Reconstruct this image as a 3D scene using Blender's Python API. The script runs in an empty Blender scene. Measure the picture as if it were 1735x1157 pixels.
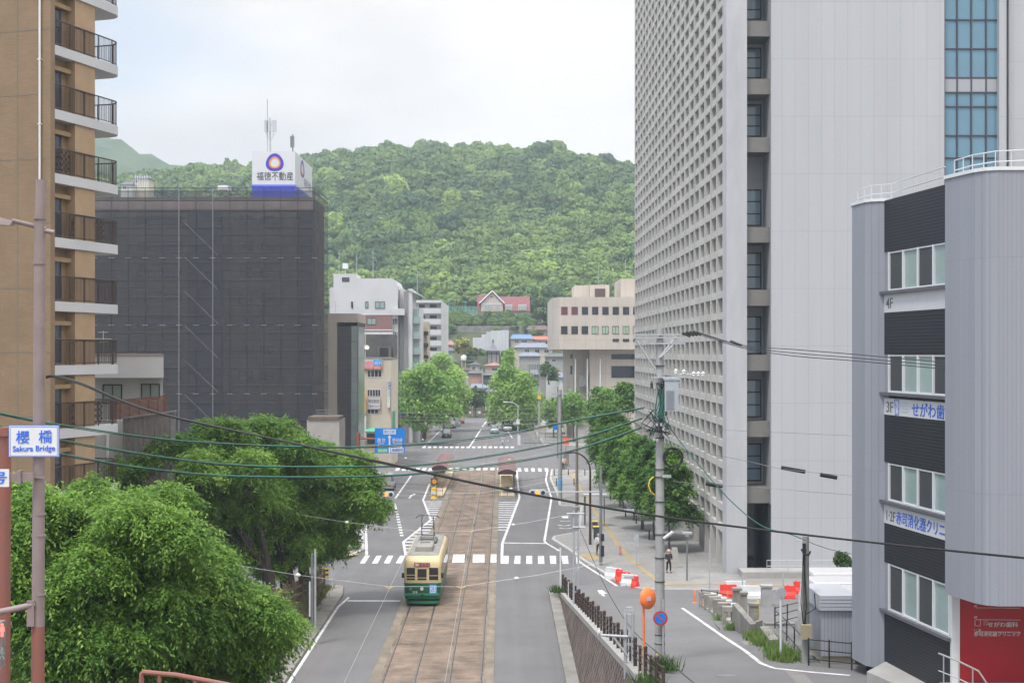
import bpy, bmesh, math, random
import numpy as np
from mathutils import Vector, Matrix

S = bpy.context.scene
COL = S.collection
rad = math.radians

# ------------------------------------------------------------------ camera
F, HX, HY, CH = 2410.0, 852.0, 598.0, 15.7      # focal length in photo pixels, street vanishing point, eye height
cam_d = bpy.data.cameras.new('camera')
cam = bpy.data.objects.new('camera', cam_d)
COL.objects.link(cam)
cam.location = (0, 0, CH)
cam.rotation_euler = (rad(90), 0, 0)
cam_d.sensor_width = 36.0
cam_d.lens = F * 36.0 / 1735.0
cam_d.shift_x = (867.5 - HX) / 1735.0
cam_d.shift_y = (HY - 578.5) / 1735.0
cam_d.clip_start = 0.5
cam_d.clip_end = 6000
S.camera = cam

# ------------------------------------------------------------------ sky, sun, exposure
SUN_EL, SUN_AZ = 64.0, 215.0                    # degrees; azimuth clockwise from +Y (behind the camera, to the left)
w = bpy.data.worlds.new('World')
S.world = w
w.use_nodes = True
nt = w.node_tree
nt.nodes.clear()
N = nt.nodes.new
out = N('ShaderNodeOutputWorld')
bg = N('ShaderNodeBackground')
bg.inputs['Strength'].default_value = 0.1
sky = N('ShaderNodeTexSky')
sky.sky_type = 'NISHITA'
sky.sun_disc = False
sky.sun_elevation = rad(SUN_EL)
sky.sun_rotation = rad(SUN_AZ)
sky.dust_density = 0.6
tc = N('ShaderNodeTexCoord')
mp = N('ShaderNodeMapping')
mp.inputs['Scale'].default_value = (3.2, 3.2, 8.5)
mp.inputs['Location'].default_value = (0.6, 0.0, -0.2)
nz = N('ShaderNodeTexNoise')
nz.inputs['Scale'].default_value = 1.25
nz.inputs['Detail'].default_value = 7
nz.inputs['Roughness'].default_value = 0.52
sep = N('ShaderNodeSeparateXYZ')
gx = N('ShaderNodeMapRange')                    # cloud cover closes towards the right of the street
gx.inputs['From Min'].default_value = -0.33
gx.inputs['From Max'].default_value = 0.02
gx.inputs['To Min'].default_value = -0.16
gx.inputs['To Max'].default_value = 0.36
add = N('ShaderNodeMath'); add.operation = 'ADD'
cr = N('ShaderNodeMapRange')
cr.inputs['From Min'].default_value = 0.38
cr.inputs['From Max'].default_value = 0.6; cr.inputs['To Min'].default_value = 0.64
nz2 = N('ShaderNodeTexNoise')
nz2.inputs['Scale'].default_value = 2.1
nz2.inputs['Detail'].default_value = 5
cr2 = N('ShaderNodeMapRange')
cr2.inputs['From Min'].default_value = 0.42
cr2.inputs['From Max'].default_value = 0.88
mixc = N('ShaderNodeMix'); mixc.data_type = 'RGBA'
mixc.inputs['A'].default_value = (4.05, 3.96, 3.9, 1)       # grey cloud
mixc.inputs['B'].default_value = (5.3, 5.15, 5.08, 1)    # bright cloud
add2 = N('ShaderNodeMath'); add2.operation = 'ADD'
mixs = N('ShaderNodeMix'); mixs.data_type = 'RGBA'
L = nt.links.new
L(tc.outputs['Generated'], mp.inputs['Vector'])
L(mp.outputs['Vector'], nz.inputs['Vector'])
L(mp.outputs['Vector'], nz2.inputs['Vector'])
L(tc.outputs['Generated'], sep.inputs['Vector'])
L(sep.outputs['X'], gx.inputs['Value'])
L(nz.outputs['Fac'], add.inputs[0]); L(gx.outputs['Result'], add.inputs[1])
L(add.outputs[0], cr.inputs['Value'])
L(nz2.outputs['Fac'], add2.inputs[0]); L(gx.outputs['Result'], add2.inputs[1])
L(add2.outputs[0], cr2.inputs['Value'])
L(cr2.outputs['Result'], mixc.inputs['Factor'])
L(cr.outputs['Result'], mixs.inputs['Factor'])
L(sky.outputs['Color'], mixs.inputs['A'])
L(mixc.outputs['Result'], mixs.inputs['B'])
zb = N('ShaderNodeMapRange')                     # an overcast sky is brightest overhead
zb.inputs['From Min'].default_value = 0.27; zb.inputs['From Max'].default_value = 1.0
zb.inputs['To Min'].default_value = 1.0; zb.inputs['To Max'].default_value = 3.3
mz = N('ShaderNodeMix'); mz.data_type = 'RGBA'; mz.blend_type = 'MULTIPLY'; mz.inputs['Factor'].default_value = 1
L(sep.outputs['Z'], zb.inputs['Value'])
L(mixs.outputs['Result'], mz.inputs['A']); L(zb.outputs['Result'], mz.inputs['B'])
L(mz.outputs['Result'], bg.inputs['Color'])
L(bg.outputs['Background'], out.inputs['Surface'])

sun_d = bpy.data.lights.new('sun', 'SUN')
sun_d.energy = 1.5
sun_d.angle = rad(10)
sun_d.color = (1.0, 0.96, 0.9)
sun = bpy.data.objects.new('sun', sun_d)
COL.objects.link(sun)
az, el = rad(SUN_AZ), rad(SUN_EL)
to_sun = Vector((math.sin(az) * math.cos(el), math.cos(az) * math.cos(el), math.sin(el)))
sun.rotation_euler = to_sun.to_track_quat('Z', 'Y').to_euler()

S.view_settings.view_transform = 'Standard'
S.view_settings.look = 'None'
S.view_settings.gamma = 1
S.view_settings.exposure = 1.06
S.render.engine = 'CYCLES'
S.cycles.max_bounces = 8
S.cycles.diffuse_bounces = 5
S.cycles.glossy_bounces = 3
S.cycles.transparent_max_bounces = 10
S.cycles.volume_bounces = 0
S.cycles.caustics_reflective = False
S.cycles.caustics_refractive = False
S.cycles.use_denoising = True
S.cycles.sample_clamp_indirect = 6

# ------------------------------------------------------------------ helpers
def P(px, py, Y):
    return Vector(((px - HX) * Y / F, Y, CH - (py - HY) * Y / F))
def G(px, py, z=0.0):
    Y = (CH - z) * F / (py - HY)
    return Vector(((px - HX) * Y / F, Y, z))
def lin(v):
    v /= 255.0
    return v / 12.92 if v <= 0.04045 else ((v + 0.055) / 1.055) ** 2.4
def col(r, g, b, k=1.0):
    return (lin(r) * k, lin(g) * k, lin(b) * k)
def ramp(y):
    """height of the two side ramps that climb from the junction to the overbridge"""
    d = 96.0 - y
    if d <= 0: return 0.0
    if d < 4: return 0.103 * d * d / 8.0
    return min(0.103 * (d - 2.0), 6.6)

MATS = {}
def mat(name, c, rough=0.6, var=0.0, scale=2.0, metal=0.0, bump=0.0, spec=0.4, c2=None, detail=4, stretch=None, coat=0.0, emit=None):
    """principled surface with a little noise in its colour and relief"""
    if name in MATS: return MATS[name]
    m = bpy.data.materials.new(name); MATS[name] = m
    m.use_nodes = True
    t = m.node_tree; b = t.nodes['Principled BSDF']
    b.inputs['Roughness'].default_value = rough
    b.inputs['Metallic'].default_value = metal
    b.inputs['Specular IOR Level'].default_value = spec
    b.inputs['Coat Weight'].default_value = coat
    if emit:
        b.inputs['Emission Color'].default_value = (*emit[0], 1)
        b.inputs['Emission Strength'].default_value = emit[1]
    b.inputs['Base Color'].default_value = (*c, 1)
    if var > 0 or c2:
        tcn = t.nodes.new('ShaderNodeTexCoord')
        mpn = t.nodes.new('ShaderNodeMapping')
        if stretch: mpn.inputs['Scale'].default_value = stretch
        n = t.nodes.new('ShaderNodeTexNoise')
        n.inputs['Scale'].default_value = scale
        n.inputs['Detail'].default_value = detail
        n.inputs['Roughness'].default_value = 0.62
        mr = t.nodes.new('ShaderNodeMapRange')
        mr.inputs['From Min'].default_value = 0.3; mr.inputs['From Max'].default_value = 0.7
        mx = t.nodes.new('ShaderNodeMix'); mx.data_type = 'RGBA'
        ca = c if c2 else tuple(x * (1 - var) for x in c)
        cb = c2 if c2 else tuple(min(1, x * (1 + var)) for x in c)
        mx.inputs['A'].default_value = (*ca, 1); mx.inputs['B'].default_value = (*cb, 1)
        t.links.new(tcn.outputs['Object'], mpn.inputs['Vector'])
        t.links.new(mpn.outputs['Vector'], n.inputs['Vector'])
        t.links.new(n.outputs['Fac'], mr.inputs['Value'])
        t.links.new(mr.outputs['Result'], mx.inputs['Factor'])
        t.links.new(mx.outputs['Result'], b.inputs['Base Color'])
        if bump:
            bp = t.nodes.new('ShaderNodeBump'); bp.inputs['Strength'].default_value = bump
            bp.inputs['Distance'].default_value = 0.05
            t.links.new(n.outputs['Fac'], bp.inputs['Height'])
            t.links.new(bp.outputs['Normal'], b.inputs['Normal'])
    return m

def brick_mat(name, c1, c2, mortar, bw, bh, msize=0.02, plane='XY', rough=0.8, offset=0.5, bump=0.3, dirt=0.25, rot=0.0, dscale=0.6, streak=None):
    """tiles, stones, panels or planks: real joints in object metres; plane says which axes carry the courses"""
    if name in MATS: return MATS[name]
    m = bpy.data.materials.new(name); MATS[name] = m
    m.use_nodes = True
    t = m.node_tree; b = t.nodes['Principled BSDF']
    b.inputs['Roughness'].default_value = rough
    b.inputs['Specular IOR Level'].default_value = 0.3
    tcn = t.nodes.new('ShaderNodeTexCoord')
    sp = t.nodes.new('ShaderNodeSeparateXYZ'); cb = t.nodes.new('ShaderNodeCombineXYZ')
    t.links.new(tcn.outputs['Object'], sp.inputs['Vector'])
    if plane == 'HZ':                       # any vertical wall: horizontal run = x + y
        ad = t.nodes.new('ShaderNodeMath'); ad.operation = 'ADD'
        t.links.new(sp.outputs['X'], ad.inputs[0]); t.links.new(sp.outputs['Y'], ad.inputs[1])
        t.links.new(ad.outputs[0], cb.inputs['X']); t.links.new(sp.outputs['Z'], cb.inputs['Y'])
    else:
        t.links.new(sp.outputs[plane[0]], cb.inputs['X']); t.links.new(sp.outputs[plane[1]], cb.inputs['Y'])
    mpn = t.nodes.new('ShaderNodeMapping'); mpn.inputs['Rotation'].default_value = (0, 0, rot)
    t.links.new(cb.outputs['Vector'], mpn.inputs['Vector'])
    br = t.nodes.new('ShaderNodeTexBrick')
    br.inputs['Scale'].default_value = 1.0
    br.inputs['Brick Width'].default_value = bw; br.inputs['Row Height'].default_value = bh
    br.inputs['Mortar Size'].default_value = msize; br.inputs['Mortar Smooth'].default_value = 0.1
    br.offset = offset
    br.inputs['Color1'].default_value = (*c1, 1); br.inputs['Color2'].default_value = (*c2, 1)
    br.inputs['Mortar'].default_value = (*mortar, 1)
    t.links.new(mpn.outputs['Vector'], br.inputs['Vector'])
    n = t.nodes.new('ShaderNodeTexNoise'); n.inputs['Scale'].default_value = dscale; n.inputs['Detail'].default_value = 6
    n.inputs['Roughness'].default_value = 0.65
    if streak:
        ms = t.nodes.new('ShaderNodeMapping'); ms.inputs['Scale'].default_value = streak
        t.links.new(tcn.outputs['Object'], ms.inputs['Vector']); t.links.new(ms.outputs['Vector'], n.inputs['Vector'])
    else: t.links.new(tcn.outputs['Object'], n.inputs['Vector'])
    mr = t.nodes.new('ShaderNodeMapRange')
    mr.inputs['From Min'].default_value = 0.3; mr.inputs['From Max'].default_value = 0.7
    mr.inputs['To Min'].default_value = 1 - dirt; mr.inputs['To Max'].default_value = 1 + dirt * 0.6
    t.links.new(n.outputs['Fac'], mr.inputs['Value'])
    mx = t.nodes.new('ShaderNodeMix'); mx.data_type = 'RGBA'; mx.blend_type = 'MULTIPLY'
    mx.inputs['Factor'].default_value = 1
    t.links.new(br.outputs['Color'], mx.inputs['A']); t.links.new(mr.outputs['Result'], mx.inputs['B'])
    t.links.new(mx.outputs['Result'], b.inputs['Base Color'])
    if bump:
        bp = t.nodes.new('ShaderNodeBump'); bp.inputs['Strength'].default_value = bump; bp.inputs['Distance'].default_value = 0.02
        bp.invert = True
        t.links.new(br.outputs['Fac'], bp.inputs['Height']); t.links.new(bp.outputs['Normal'], b.inputs['Normal'])
    return m

def glass_mat(name, c, rough=0.06, spec=0.9, var=0.0):
    m = mat(name, c, rough=rough, spec=spec, var=var, scale=0.5)
    return m

def leaf_mat(name, ca, cb, trans=0.3):
    """leaf faces carry a 'tint' attribute that runs from the first colour to the second"""
    m = bpy.data.materials.new(name); m.use_nodes = True
    t = m.node_tree; t.nodes.clear()
    o = t.nodes.new('ShaderNodeOutputMaterial')
    at = t.nodes.new('ShaderNodeAttribute'); at.attribute_name = 'tint'
    rp = t.nodes.new('ShaderNodeMix'); rp.data_type = 'RGBA'
    rp.inputs['A'].default_value = (*ca, 1); rp.inputs['B'].default_value = (*cb, 1)
    d = t.nodes.new('ShaderNodeBsdfPrincipled'); d.inputs['Roughness'].default_value = 0.5; d.inputs['Specular IOR Level'].default_value = 0.3
    tr = t.nodes.new('ShaderNodeBsdfTranslucent')
    ms = t.nodes.new('ShaderNodeMixShader'); ms.inputs[0].default_value = trans
    t.links.new(at.outputs['Fac'], rp.inputs['Factor'])
    t.links.new(rp.outputs['Result'], d.inputs['Base Color']); t.links.new(rp.outputs['Result'], tr.inputs['Color'])
    t.links.new(d.outputs[0], ms.inputs[1]); t.links.new(tr.outputs[0], ms.inputs[2])
    t.links.new(ms.outputs[0], o.inputs['Surface'])
    return m

def worn(name, c, dark, stretch, thr=0.5):
    """trafficked surface: wheel-worn bands, stains, fine speckle and hairline cracks"""
    m = bpy.data.materials.new(name); MATS[name] = m; m.use_nodes = True
    t = m.node_tree; b = t.nodes['Principled BSDF']; b.inputs['Roughness'].default_value = 0.88; b.inputs['Specular IOR Level'].default_value = 0.25
    n_ = t.nodes.new; tcn = n_('ShaderNodeTexCoord')
    def noise(sc, det, st=None):
        x = n_('ShaderNodeTexNoise'); x.inputs['Scale'].default_value = sc; x.inputs['Detail'].default_value = det; x.inputs['Roughness'].default_value = 0.65
        if st:
            mp_ = n_('ShaderNodeMapping'); mp_.inputs['Scale'].default_value = st
            t.links.new(tcn.outputs['Object'], mp_.inputs['Vector']); t.links.new(mp_.outputs['Vector'], x.inputs['Vector'])
        else: t.links.new(tcn.outputs['Object'], x.inputs['Vector'])
        return x
    def rng_(x, a, b_, lo, hi):
        r = n_('ShaderNodeMapRange'); r.inputs['From Min'].default_value = a; r.inputs['From Max'].default_value = b_
        r.inputs['To Min'].default_value = lo; r.inputs['To Max'].default_value = hi; t.links.new(x, r.inputs['Value']); return r.outputs['Result']
    def mul(a, b_):
        x = n_('ShaderNodeMath'); x.operation = 'MULTIPLY'; t.links.new(a, x.inputs[0]); t.links.new(b_, x.inputs[1]); return x.outputs[0]
    bands = rng_(noise(1.0, 3, stretch).outputs['Fac'], thr - 0.16, thr + 0.16, 0.0, 1.0)
    stains = rng_(noise(0.22, 7).outputs['Fac'], 0.42, 0.66, 1.0, 0.86)
    speck = rng_(noise(9.0, 3).outputs['Fac'], 0.3, 0.7, 0.94, 1.07)
    vo = n_('ShaderNodeTexVoronoi'); vo.feature = 'DISTANCE_TO_EDGE'; vo.inputs['Scale'].default_value = 0.16
    dn = noise(0.8, 5); mxv = n_('ShaderNodeMix'); mxv.data_type = 'VECTOR'; mxv.inputs['Factor'].default_value = 0.12
    t.links.new(tcn.outputs['Object'], mxv.inputs['A']); t.links.new(dn.outputs['Color'], mxv.inputs['B'])
    t.links.new(mxv.outputs['Result'], vo.inputs['Vector'])
    crack = rng_(vo.outputs['Distance'], 0.001, 0.004, 0.9, 1.0)
    mx = n_('ShaderNodeMix'); mx.data_type = 'RGBA'; mx.inputs['A'].default_value = (*c, 1); mx.inputs['B'].default_value = (*[(p * 0.6 + q * 0.4) if thr == 0.5 else q for p, q in zip(c, dark)], 1)
    t.links.new(bands, mx.inputs['Factor'])
    m2 = n_('ShaderNodeMix'); m2.data_type = 'RGBA'; m2.blend_type = 'MULTIPLY'; m2.inputs['Factor'].default_value = 1
    t.links.new(mx.outputs['Result'], m2.inputs['A']); t.links.new(mul(mul(stains, speck), crack), m2.inputs['B'])
    t.links.new(m2.outputs['Result'], b.inputs['Base Color'])
    return m

WLOC = {}
def root(name, label, cat, loc=(0, 0, 0), group=None, rotz=0.0):
    """an Empty at the base of a thing; its parts hang from it"""
    o = bpy.data.objects.new(name, None)
    o.empty_display_size = 0.3
    COL.objects.link(o)
    o.location = loc; o.rotation_euler = (0, 0, rotz)
    o['label'] = label; o['category'] = cat
    if group: o['group'] = group
    WLOC[o.name] = Vector(loc)
    return o
def tag(o, label, cat, group=None):
    o['label'] = label; o['category'] = cat
    if group: o['group'] = group
    return o
def kind(o, k):
    o['kind'] = k
    return o

def frame_of(d):
    d = Vector(d).normalized()
    up = Vector((0, 0, 1)) if abs(d.z) < 0.95 else Vector((1, 0, 0))
    a = d.cross(up).normalized(); b = a.cross(d).normalized()
    return a, b

class MB:
    """collects faces in world metres and links them as one mesh object"""
    def __init__(s): s.v = []; s.f = []; s.m = []; s.cur = 0
    def mi(s, i): s.cur = i; return s
    def face(s, pts):
        n = len(s.v); s.v += [tuple(p) for p in pts]; s.f.append(tuple(range(n, n + len(pts)))); s.m.append(s.cur); return s
    def hexa(s, c):
        """8 corners: bottom ring 0-3 counter-clockwise from above, top ring 4-7"""
        n = len(s.v); s.v += [tuple(p) for p in c]
        for f in ((3, 2, 1, 0), (4, 5, 6, 7), (0, 1, 5, 4), (1, 2, 6, 5), (2, 3, 7, 6), (3, 0, 4, 7)):
            s.f.append(tuple(n + i for i in f)); s.m.append(s.cur)
        return s
    def box(s, x0, x1, y0, y1, z0, z1):
        return s.hexa([(x0, y0, z0), (x1, y0, z0), (x1, y1, z0), (x0, y1, z0), (x0, y0, z1), (x1, y0, z1), (x1, y1, z1), (x0, y1, z1)])
    def obox(s, o, u, v, a0, a1, b0, b1, z0, z1):
        """box in a plan frame: origin o, unit plan axes u (a) and v (b), u x v = up"""
        o = Vector((o[0], o[1], 0)); u = Vector((u[0], u[1], 0)); v = Vector((v[0], v[1], 0))
        if u.cross(v).z < 0: a0, a1 = a1, a0
        q = [o + u * a + v * b for a, b in ((a0, b0), (a1, b0), (a1, b1), (a0, b1))]
        return s.hexa([(p.x, p.y, z0) for p in q] + [(p.x, p.y, z1) for p in q])
    def prism(s, pts, z0, z1, caps=True):
        """vertical extrusion of a plan polygon, counter-clockwise; z0/z1 numbers or functions of (x, y)"""
        n = len(pts); k = len(s.v)
        g = lambda z, p: z(p[0], p[1]) if callable(z) else z
        s.v += [(p[0], p[1], g(z0, p)) for p in pts] + [(p[0], p[1], g(z1, p)) for p in pts]
        for i in range(n):
            j = (i + 1) % n
            s.f.append((k + i, k + j, k + n + j, k + n + i)); s.m.append(s.cur)
        if caps:
            s.f.append(tuple(k + n + i for i in range(n))); s.m.append(s.cur)
            s.f.append(tuple(k + i for i in reversed(range(n)))); s.m.append(s.cur)
        return s
    def tube(s, pts, r, seg=8, caps=True):
        """a pipe through points; r one radius or one per point"""
        pts = [Vector(p) for p in pts]; n = len(pts)
        rs = r if isinstance(r, (list, tuple)) else [r] * n
        k = len(s.v); a = b = None
        for i, p in enumerate(pts):
            d = pts[min(i + 1, n - 1)] - pts[max(i - 1, 0)]
            if a is None: a, b = frame_of(d)
            else:
                d.normalize(); a = (a - d * a.dot(d))
                a = a.normalized() if a.length > 1e-6 else frame_of(d)[0]
                b = a.cross(d)
            for j in range(seg):
                t = 2 * math.pi * j / seg
                s.v.append(tuple(p + a * (math.cos(t) * rs[i]) + b * (math.sin(t) * rs[i])))
        for i in range(n - 1):
            for j in range(seg):
                j2 = (j + 1) % seg
                s.f.append((k + i * seg + j, k + (i + 1) * seg + j, k + (i + 1) * seg + j2, k + i * seg + j2)); s.m.append(s.cur)
        if caps:
            s.f.append(tuple(k + j for j in range(seg))); s.m.append(s.cur)
            s.f.append(tuple(k + (n - 1) * seg + j for j in reversed(range(seg)))); s.m.append(s.cur)
        return s
    def lathe(s, c, prof, seg=12):
        """profile [(r, z)] turned about the vertical through c"""
        return s.tube([(c[0], c[1], c[2] + z) for r, z in prof], [max(r, 0.001) for r, z in prof], seg)
    def disc(s, c, nrm, r, th, seg=24):
        n = Vector(nrm).normalized(); c = Vector(c)
        return s.tube([c - n * th / 2, c + n * th / 2], r, seg)
    def sphere(s, c, r, seg=10, rings=6, sc=(1, 1, 1)):
        k = len(s.v)
        for i in range(rings + 1):
            th = math.pi * i / rings
            for j in range(seg):
                ph = 2 * math.pi * j / seg
                s.v.append((c[0] + r * sc[0] * math.sin(th) * math.cos(ph), c[1] + r * sc[1] * math.sin(th) * math.sin(ph), c[2] + r * sc[2] * math.cos(th)))
        for i in range(rings):
            for j in range(seg):
                j2 = (j + 1) % seg
                s.f.append((k + i * seg + j, k + (i + 1) * seg + j, k + (i + 1) * seg + j2, k + i * seg + j2)); s.m.append(s.cur)
        return s
    def build(s, name, m, parent=None, smooth=False, bevel=0.0, off=None):
        me = bpy.data.meshes.new(name)
        o_ = Vector((0, 0, 0))
        if off is not None: o_ = Vector(off)
        elif parent is not None: o_ = WLOC.get(parent.name, o_)
        vs = s.v if o_.length == 0 else [(x - o_.x, y - o_.y, z - o_.z) for x, y, z in s.v]
        me.from_pydata(vs, [], s.f)
        ms = m if isinstance(m, (list, tuple)) else [m]
        for mm in ms: me.materials.append(mm)
        if len(ms) > 1: me.polygons.foreach_set('material_index', s.m)
        if smooth:
            me.polygons.foreach_set('use_smooth', [True] * len(me.polygons))
            me.set_sharp_from_angle(angle=rad(40))
        me.update()
        o = bpy.data.objects.new(name, me)
        COL.objects.link(o)
        if parent is not None: o.parent = parent
        WLOC[o.name] = o_
        if bevel:
            md = o.modifiers.new('bevel', 'BEVEL'); md.width = bevel; md.segments = 2; md.limit_method = 'ANGLE'
        return o

def solo(mb, name, m, label, cat, group=None, smooth=False, base=None, **k):
    """a thing that is one mesh; its origin goes to its base"""
    if base is None:
        a = np.array(mb.v); base = (a[:, 0].mean(), a[:, 1].mean(), a[:, 2].min())
    o = mb.build(name, m, None, smooth, off=base, **k)
    o.location = base
    return tag(o, label, cat, group)

def dup(o, loc=None, rotz=None, label=None, group=None, mats=None, scale=None):
    """copy a thing with its parts and sub-parts; mats swaps materials by name"""
    def cp(src, par):
        c = src.copy(); COL.objects.link(c)
        if par is not None: c.parent = par
        if mats and c.type == 'MESH':
            hit = [i for i, sl in enumerate(c.data.materials) if sl and sl.name in mats]
            if hit:
                c.data = c.data.copy()
                for i in hit: c.data.materials[i] = mats[c.data.materials[i].name]
        for ch in src.children: cp(ch, c)
        return c
    c = cp(o, None)
    if loc is not None: c.location = loc
    if rotz is not None: c.rotation_euler = (0, 0, rotz)
    if scale is not None: c.scale = (scale,) * 3 if not isinstance(scale, tuple) else scale
    if label: c['label'] = label
    if group: c['group'] = group
    return c

def np_mesh(name, V, Fq, m, parent=None, tint=None, smooth=False, off=None):
    """big quad mesh from arrays"""
    me = bpy.data.meshes.new(name)
    V = np.asarray(V, dtype=np.float32)
    o_ = Vector((0, 0, 0))
    if off is not None: o_ = Vector(off)
    elif parent is not None: o_ = WLOC.get(parent.name, o_)
    V = V - np.array(o_, dtype=np.float32)
    Fq = np.asarray(Fq, dtype=np.int32)
    nf, k = Fq.shape
    me.vertices.add(len(V)); me.vertices.foreach_set('co', V.ravel())
    me.loops.add(nf * k); me.loops.foreach_set('vertex_index', Fq.ravel())
    me.polygons.add(nf); me.polygons.foreach_set('loop_start', np.arange(0, nf * k, k, dtype=np.int32))
    if tint is not None:
        a = me.attributes.new('tint', 'FLOAT', 'POINT'); a.data.foreach_set('value', np.asarray(tint, dtype=np.float32))
    for mm in (m if isinstance(m, (list, tuple)) else [m]): me.materials.append(mm)
    if smooth: me.polygons.foreach_set('use_smooth', np.ones(nf, dtype=bool))
    me.update(calc_edges=True)
    o = bpy.data.objects.new(name, me); COL.objects.link(o)
    if parent is not None: o.parent = parent
    WLOC[o.name] = o_
    return o

def text(name, s, size, m, o, u, v, parent=None, depth=0.006, bold=0.0, align='LEFT', width=None, spacing=1.0):
    """lettering as thin raised mesh: origin o (baseline), u reading direction, v up"""
    c = bpy.data.curves.new('lettering', 'FONT')
    c.body = s; c.size = size; c.extrude = depth; c.offset = bold * 0.3; c.align_x = align; c.resolution_u = 3
    c.space_character = spacing
    t = bpy.data.objects.new('lettering', c); COL.objects.link(t)
    dg = bpy.context.evaluated_depsgraph_get()
    me = bpy.data.meshes.new_from_object(t.evaluated_get(dg))
    bpy.data.objects.remove(t); bpy.data.curves.remove(c)
    u = Vector(u).normalized(); v = Vector(v).normalized(); n = u.cross(v)
    k = 1.0
    if width and len(me.vertices):
        xs = [q.co.x for q in me.vertices]
        if max(xs) - min(xs) > 0: k = width / (max(xs) - min(xs))
    off = WLOC.get(parent.name, Vector()) if parent is not None else Vector()
    for q in me.vertices:
        q.co = Vector(o) + u * (q.co.x * k) + v * q.co.y + n * q.co.z - off
    me.materials.clear(); me.materials.append(m)
    ob = bpy.data.objects.new(name, me); me.name = name; COL.objects.link(ob)
    if parent is not None: ob.parent = parent
    WLOC[ob.name] = off
    return ob

def catenary(a, b, sag, n=24):
    a = Vector(a); b = Vector(b)
    return [a.lerp(b, i / n) - Vector((0, 0, 4 * sag * (i / n) * (1 - i / n))) for i in range(n + 1)]

# ------------------------------------------------------------------ common materials
M_ = dict(
    asphalt=worn('asphalt', (0.15, 0.149, 0.153), (0.11, 0.109, 0.112), (1.1, 0.035, 1.0)),
    asphalt_old=worn('asphalt_old', (0.166, 0.164, 0.165), (0.12, 0.119, 0.12), (0.5, 0.12, 1.0)),
    line=worn('road_paint', (0.6, 0.605, 0.61), (0.27, 0.27, 0.275), (1.5, 1.5, 1.0), 0.62),
    concrete=mat('concrete', (0.27, 0.265, 0.25), 0.85, c2=(0.36, 0.35, 0.335), scale=0.7, detail=8, bump=0.1),
    concrete_dark=mat('old_concrete', (0.12, 0.115, 0.105), 0.9, c2=(0.27, 0.26, 0.24), scale=0.8, detail=8, bump=0.2),
    pole=mat('pole_concrete', (0.28, 0.28, 0.28), 0.8, c2=(0.36, 0.36, 0.36), scale=2.5, detail=6),
    galv=mat('galvanised_steel', (0.42, 0.44, 0.47), 0.45, var=0.12, scale=4, metal=0.3),
    steel=mat('grey_steel', (0.2, 0.21, 0.22), 0.5, var=0.15, scale=4, metal=0.3),
    black=mat('black_metal', (0.02, 0.02, 0.022), 0.5, var=0.3, scale=5),
    brown=mat('brown_metal', (0.05, 0.033, 0.028), 0.5, var=0.25, scale=6),
    white=mat('white_paint', (0.62, 0.63, 0.64), 0.5, var=0.05, scale=1.5),
    white_wall=mat('white_render', (0.46, 0.465, 0.475), 0.75, var=0.07, scale=0.4, detail=8),
    cable=mat('black_cable', (0.02, 0.02, 0.023), 0.55),
    green_cable=mat('green_cable', (0.02, 0.17, 0.13), 0.5, c2=(0.05, 0.07, 0.06), scale=1.2, detail=3),
    wire=mat('thin_wire', (0.2, 0.2, 0.2), 0.5, metal=0.5),
    rubber=mat('tyre_rubber', (0.02, 0.02, 0.02), 0.8),
    glass_dark=glass_mat('dark_glass', (0.03, 0.04, 0.05)),
    glass_blue=glass_mat('blue_glass', (0.14, 0.25, 0.34), 0.05, var=0.05),
    glass_pale=glass_mat('curtained_glass', (0.26, 0.34, 0.33), 0.12, 0.7, var=0.12),
    orange=mat('orange_paint', (0.75, 0.17, 0.045), 0.5, var=0.12, scale=4),
    red=mat('red_plastic', (0.72, 0.05, 0.04), 0.45, var=0.08, scale=3),
    yellow=mat('yellow_paint', (0.72, 0.48, 0.05), 0.5, var=0.1, scale=3),
    blue=mat('blue_paint', (0.0, 0.19, 0.62), 0.45, var=0.05),
    skin=mat('skin', (0.5, 0.32, 0.24), 0.6),
)
# ------------------------------------------------------------------ ground, hills, roads
rng = np.random.default_rng(7)
random.seed(11)

HY_ = [0, 345, 400, 430, 468, 478, 500, 560, 640, 720, 800, 900, 1000]
HZ_ = [0, 0, 6.5, 13, 24, 27.5, 30, 49, 83, 109, 121, 118, 106]
def hill(x, y):
    z = np.interp(y, HY_, HZ_)
    k = np.interp(x, [-500, -260, -200, -143, -117, -34, 0, 33, 66, 200, 400], [0.82, 0.84, 0.865, 0.955, 0.99, 1.02, 1.0, 0.97, 0.945, 0.9, 0.85])
    wob = np.sin(x * 0.031 + y * 0.011) * 2.2 + np.sin(x * 0.013 - y * 0.027 + 1.3) * 2.5 + np.sin(x * 0.062 + y * 0.017) * 3.5 * np.clip((790 - y) / 120, 0, 1)
    return z * k + wob * np.clip((z - 32) / 60, 0, 1)

bank_soil = mat('forest_soil', (0.035, 0.05, 0.02), 0.95, c2=(0.07, 0.08, 0.035), scale=0.08, detail=8)
town_ground = mat('town_ground', (0.13, 0.13, 0.125), 0.9, c2=(0.2, 0.195, 0.185), scale=0.12, detail=9)
kind(MB().box(-1250, 1250, -60, 1850, -0.6, -0.03).build('ground', town_ground), 'structure')

nx, ny = 130, 120
xs = np.linspace(-520, 420, nx); ys = np.linspace(345, 1000, ny)
XX, YY = np.meshgrid(xs, ys)
ZZ = hill(XX, YY) - 0.02
V = np.stack([XX, YY, ZZ], -1).reshape(-1, 3)
I = np.arange(nx * ny).reshape(ny, nx)
Q = np.stack([I[:-1, :-1], I[:-1, 1:], I[1:, 1:], I[1:, :-1]], -1).reshape(-1, 4)
kind(np_mesh('hills', V, Q, bank_soil, smooth=True), 'structure')

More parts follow.
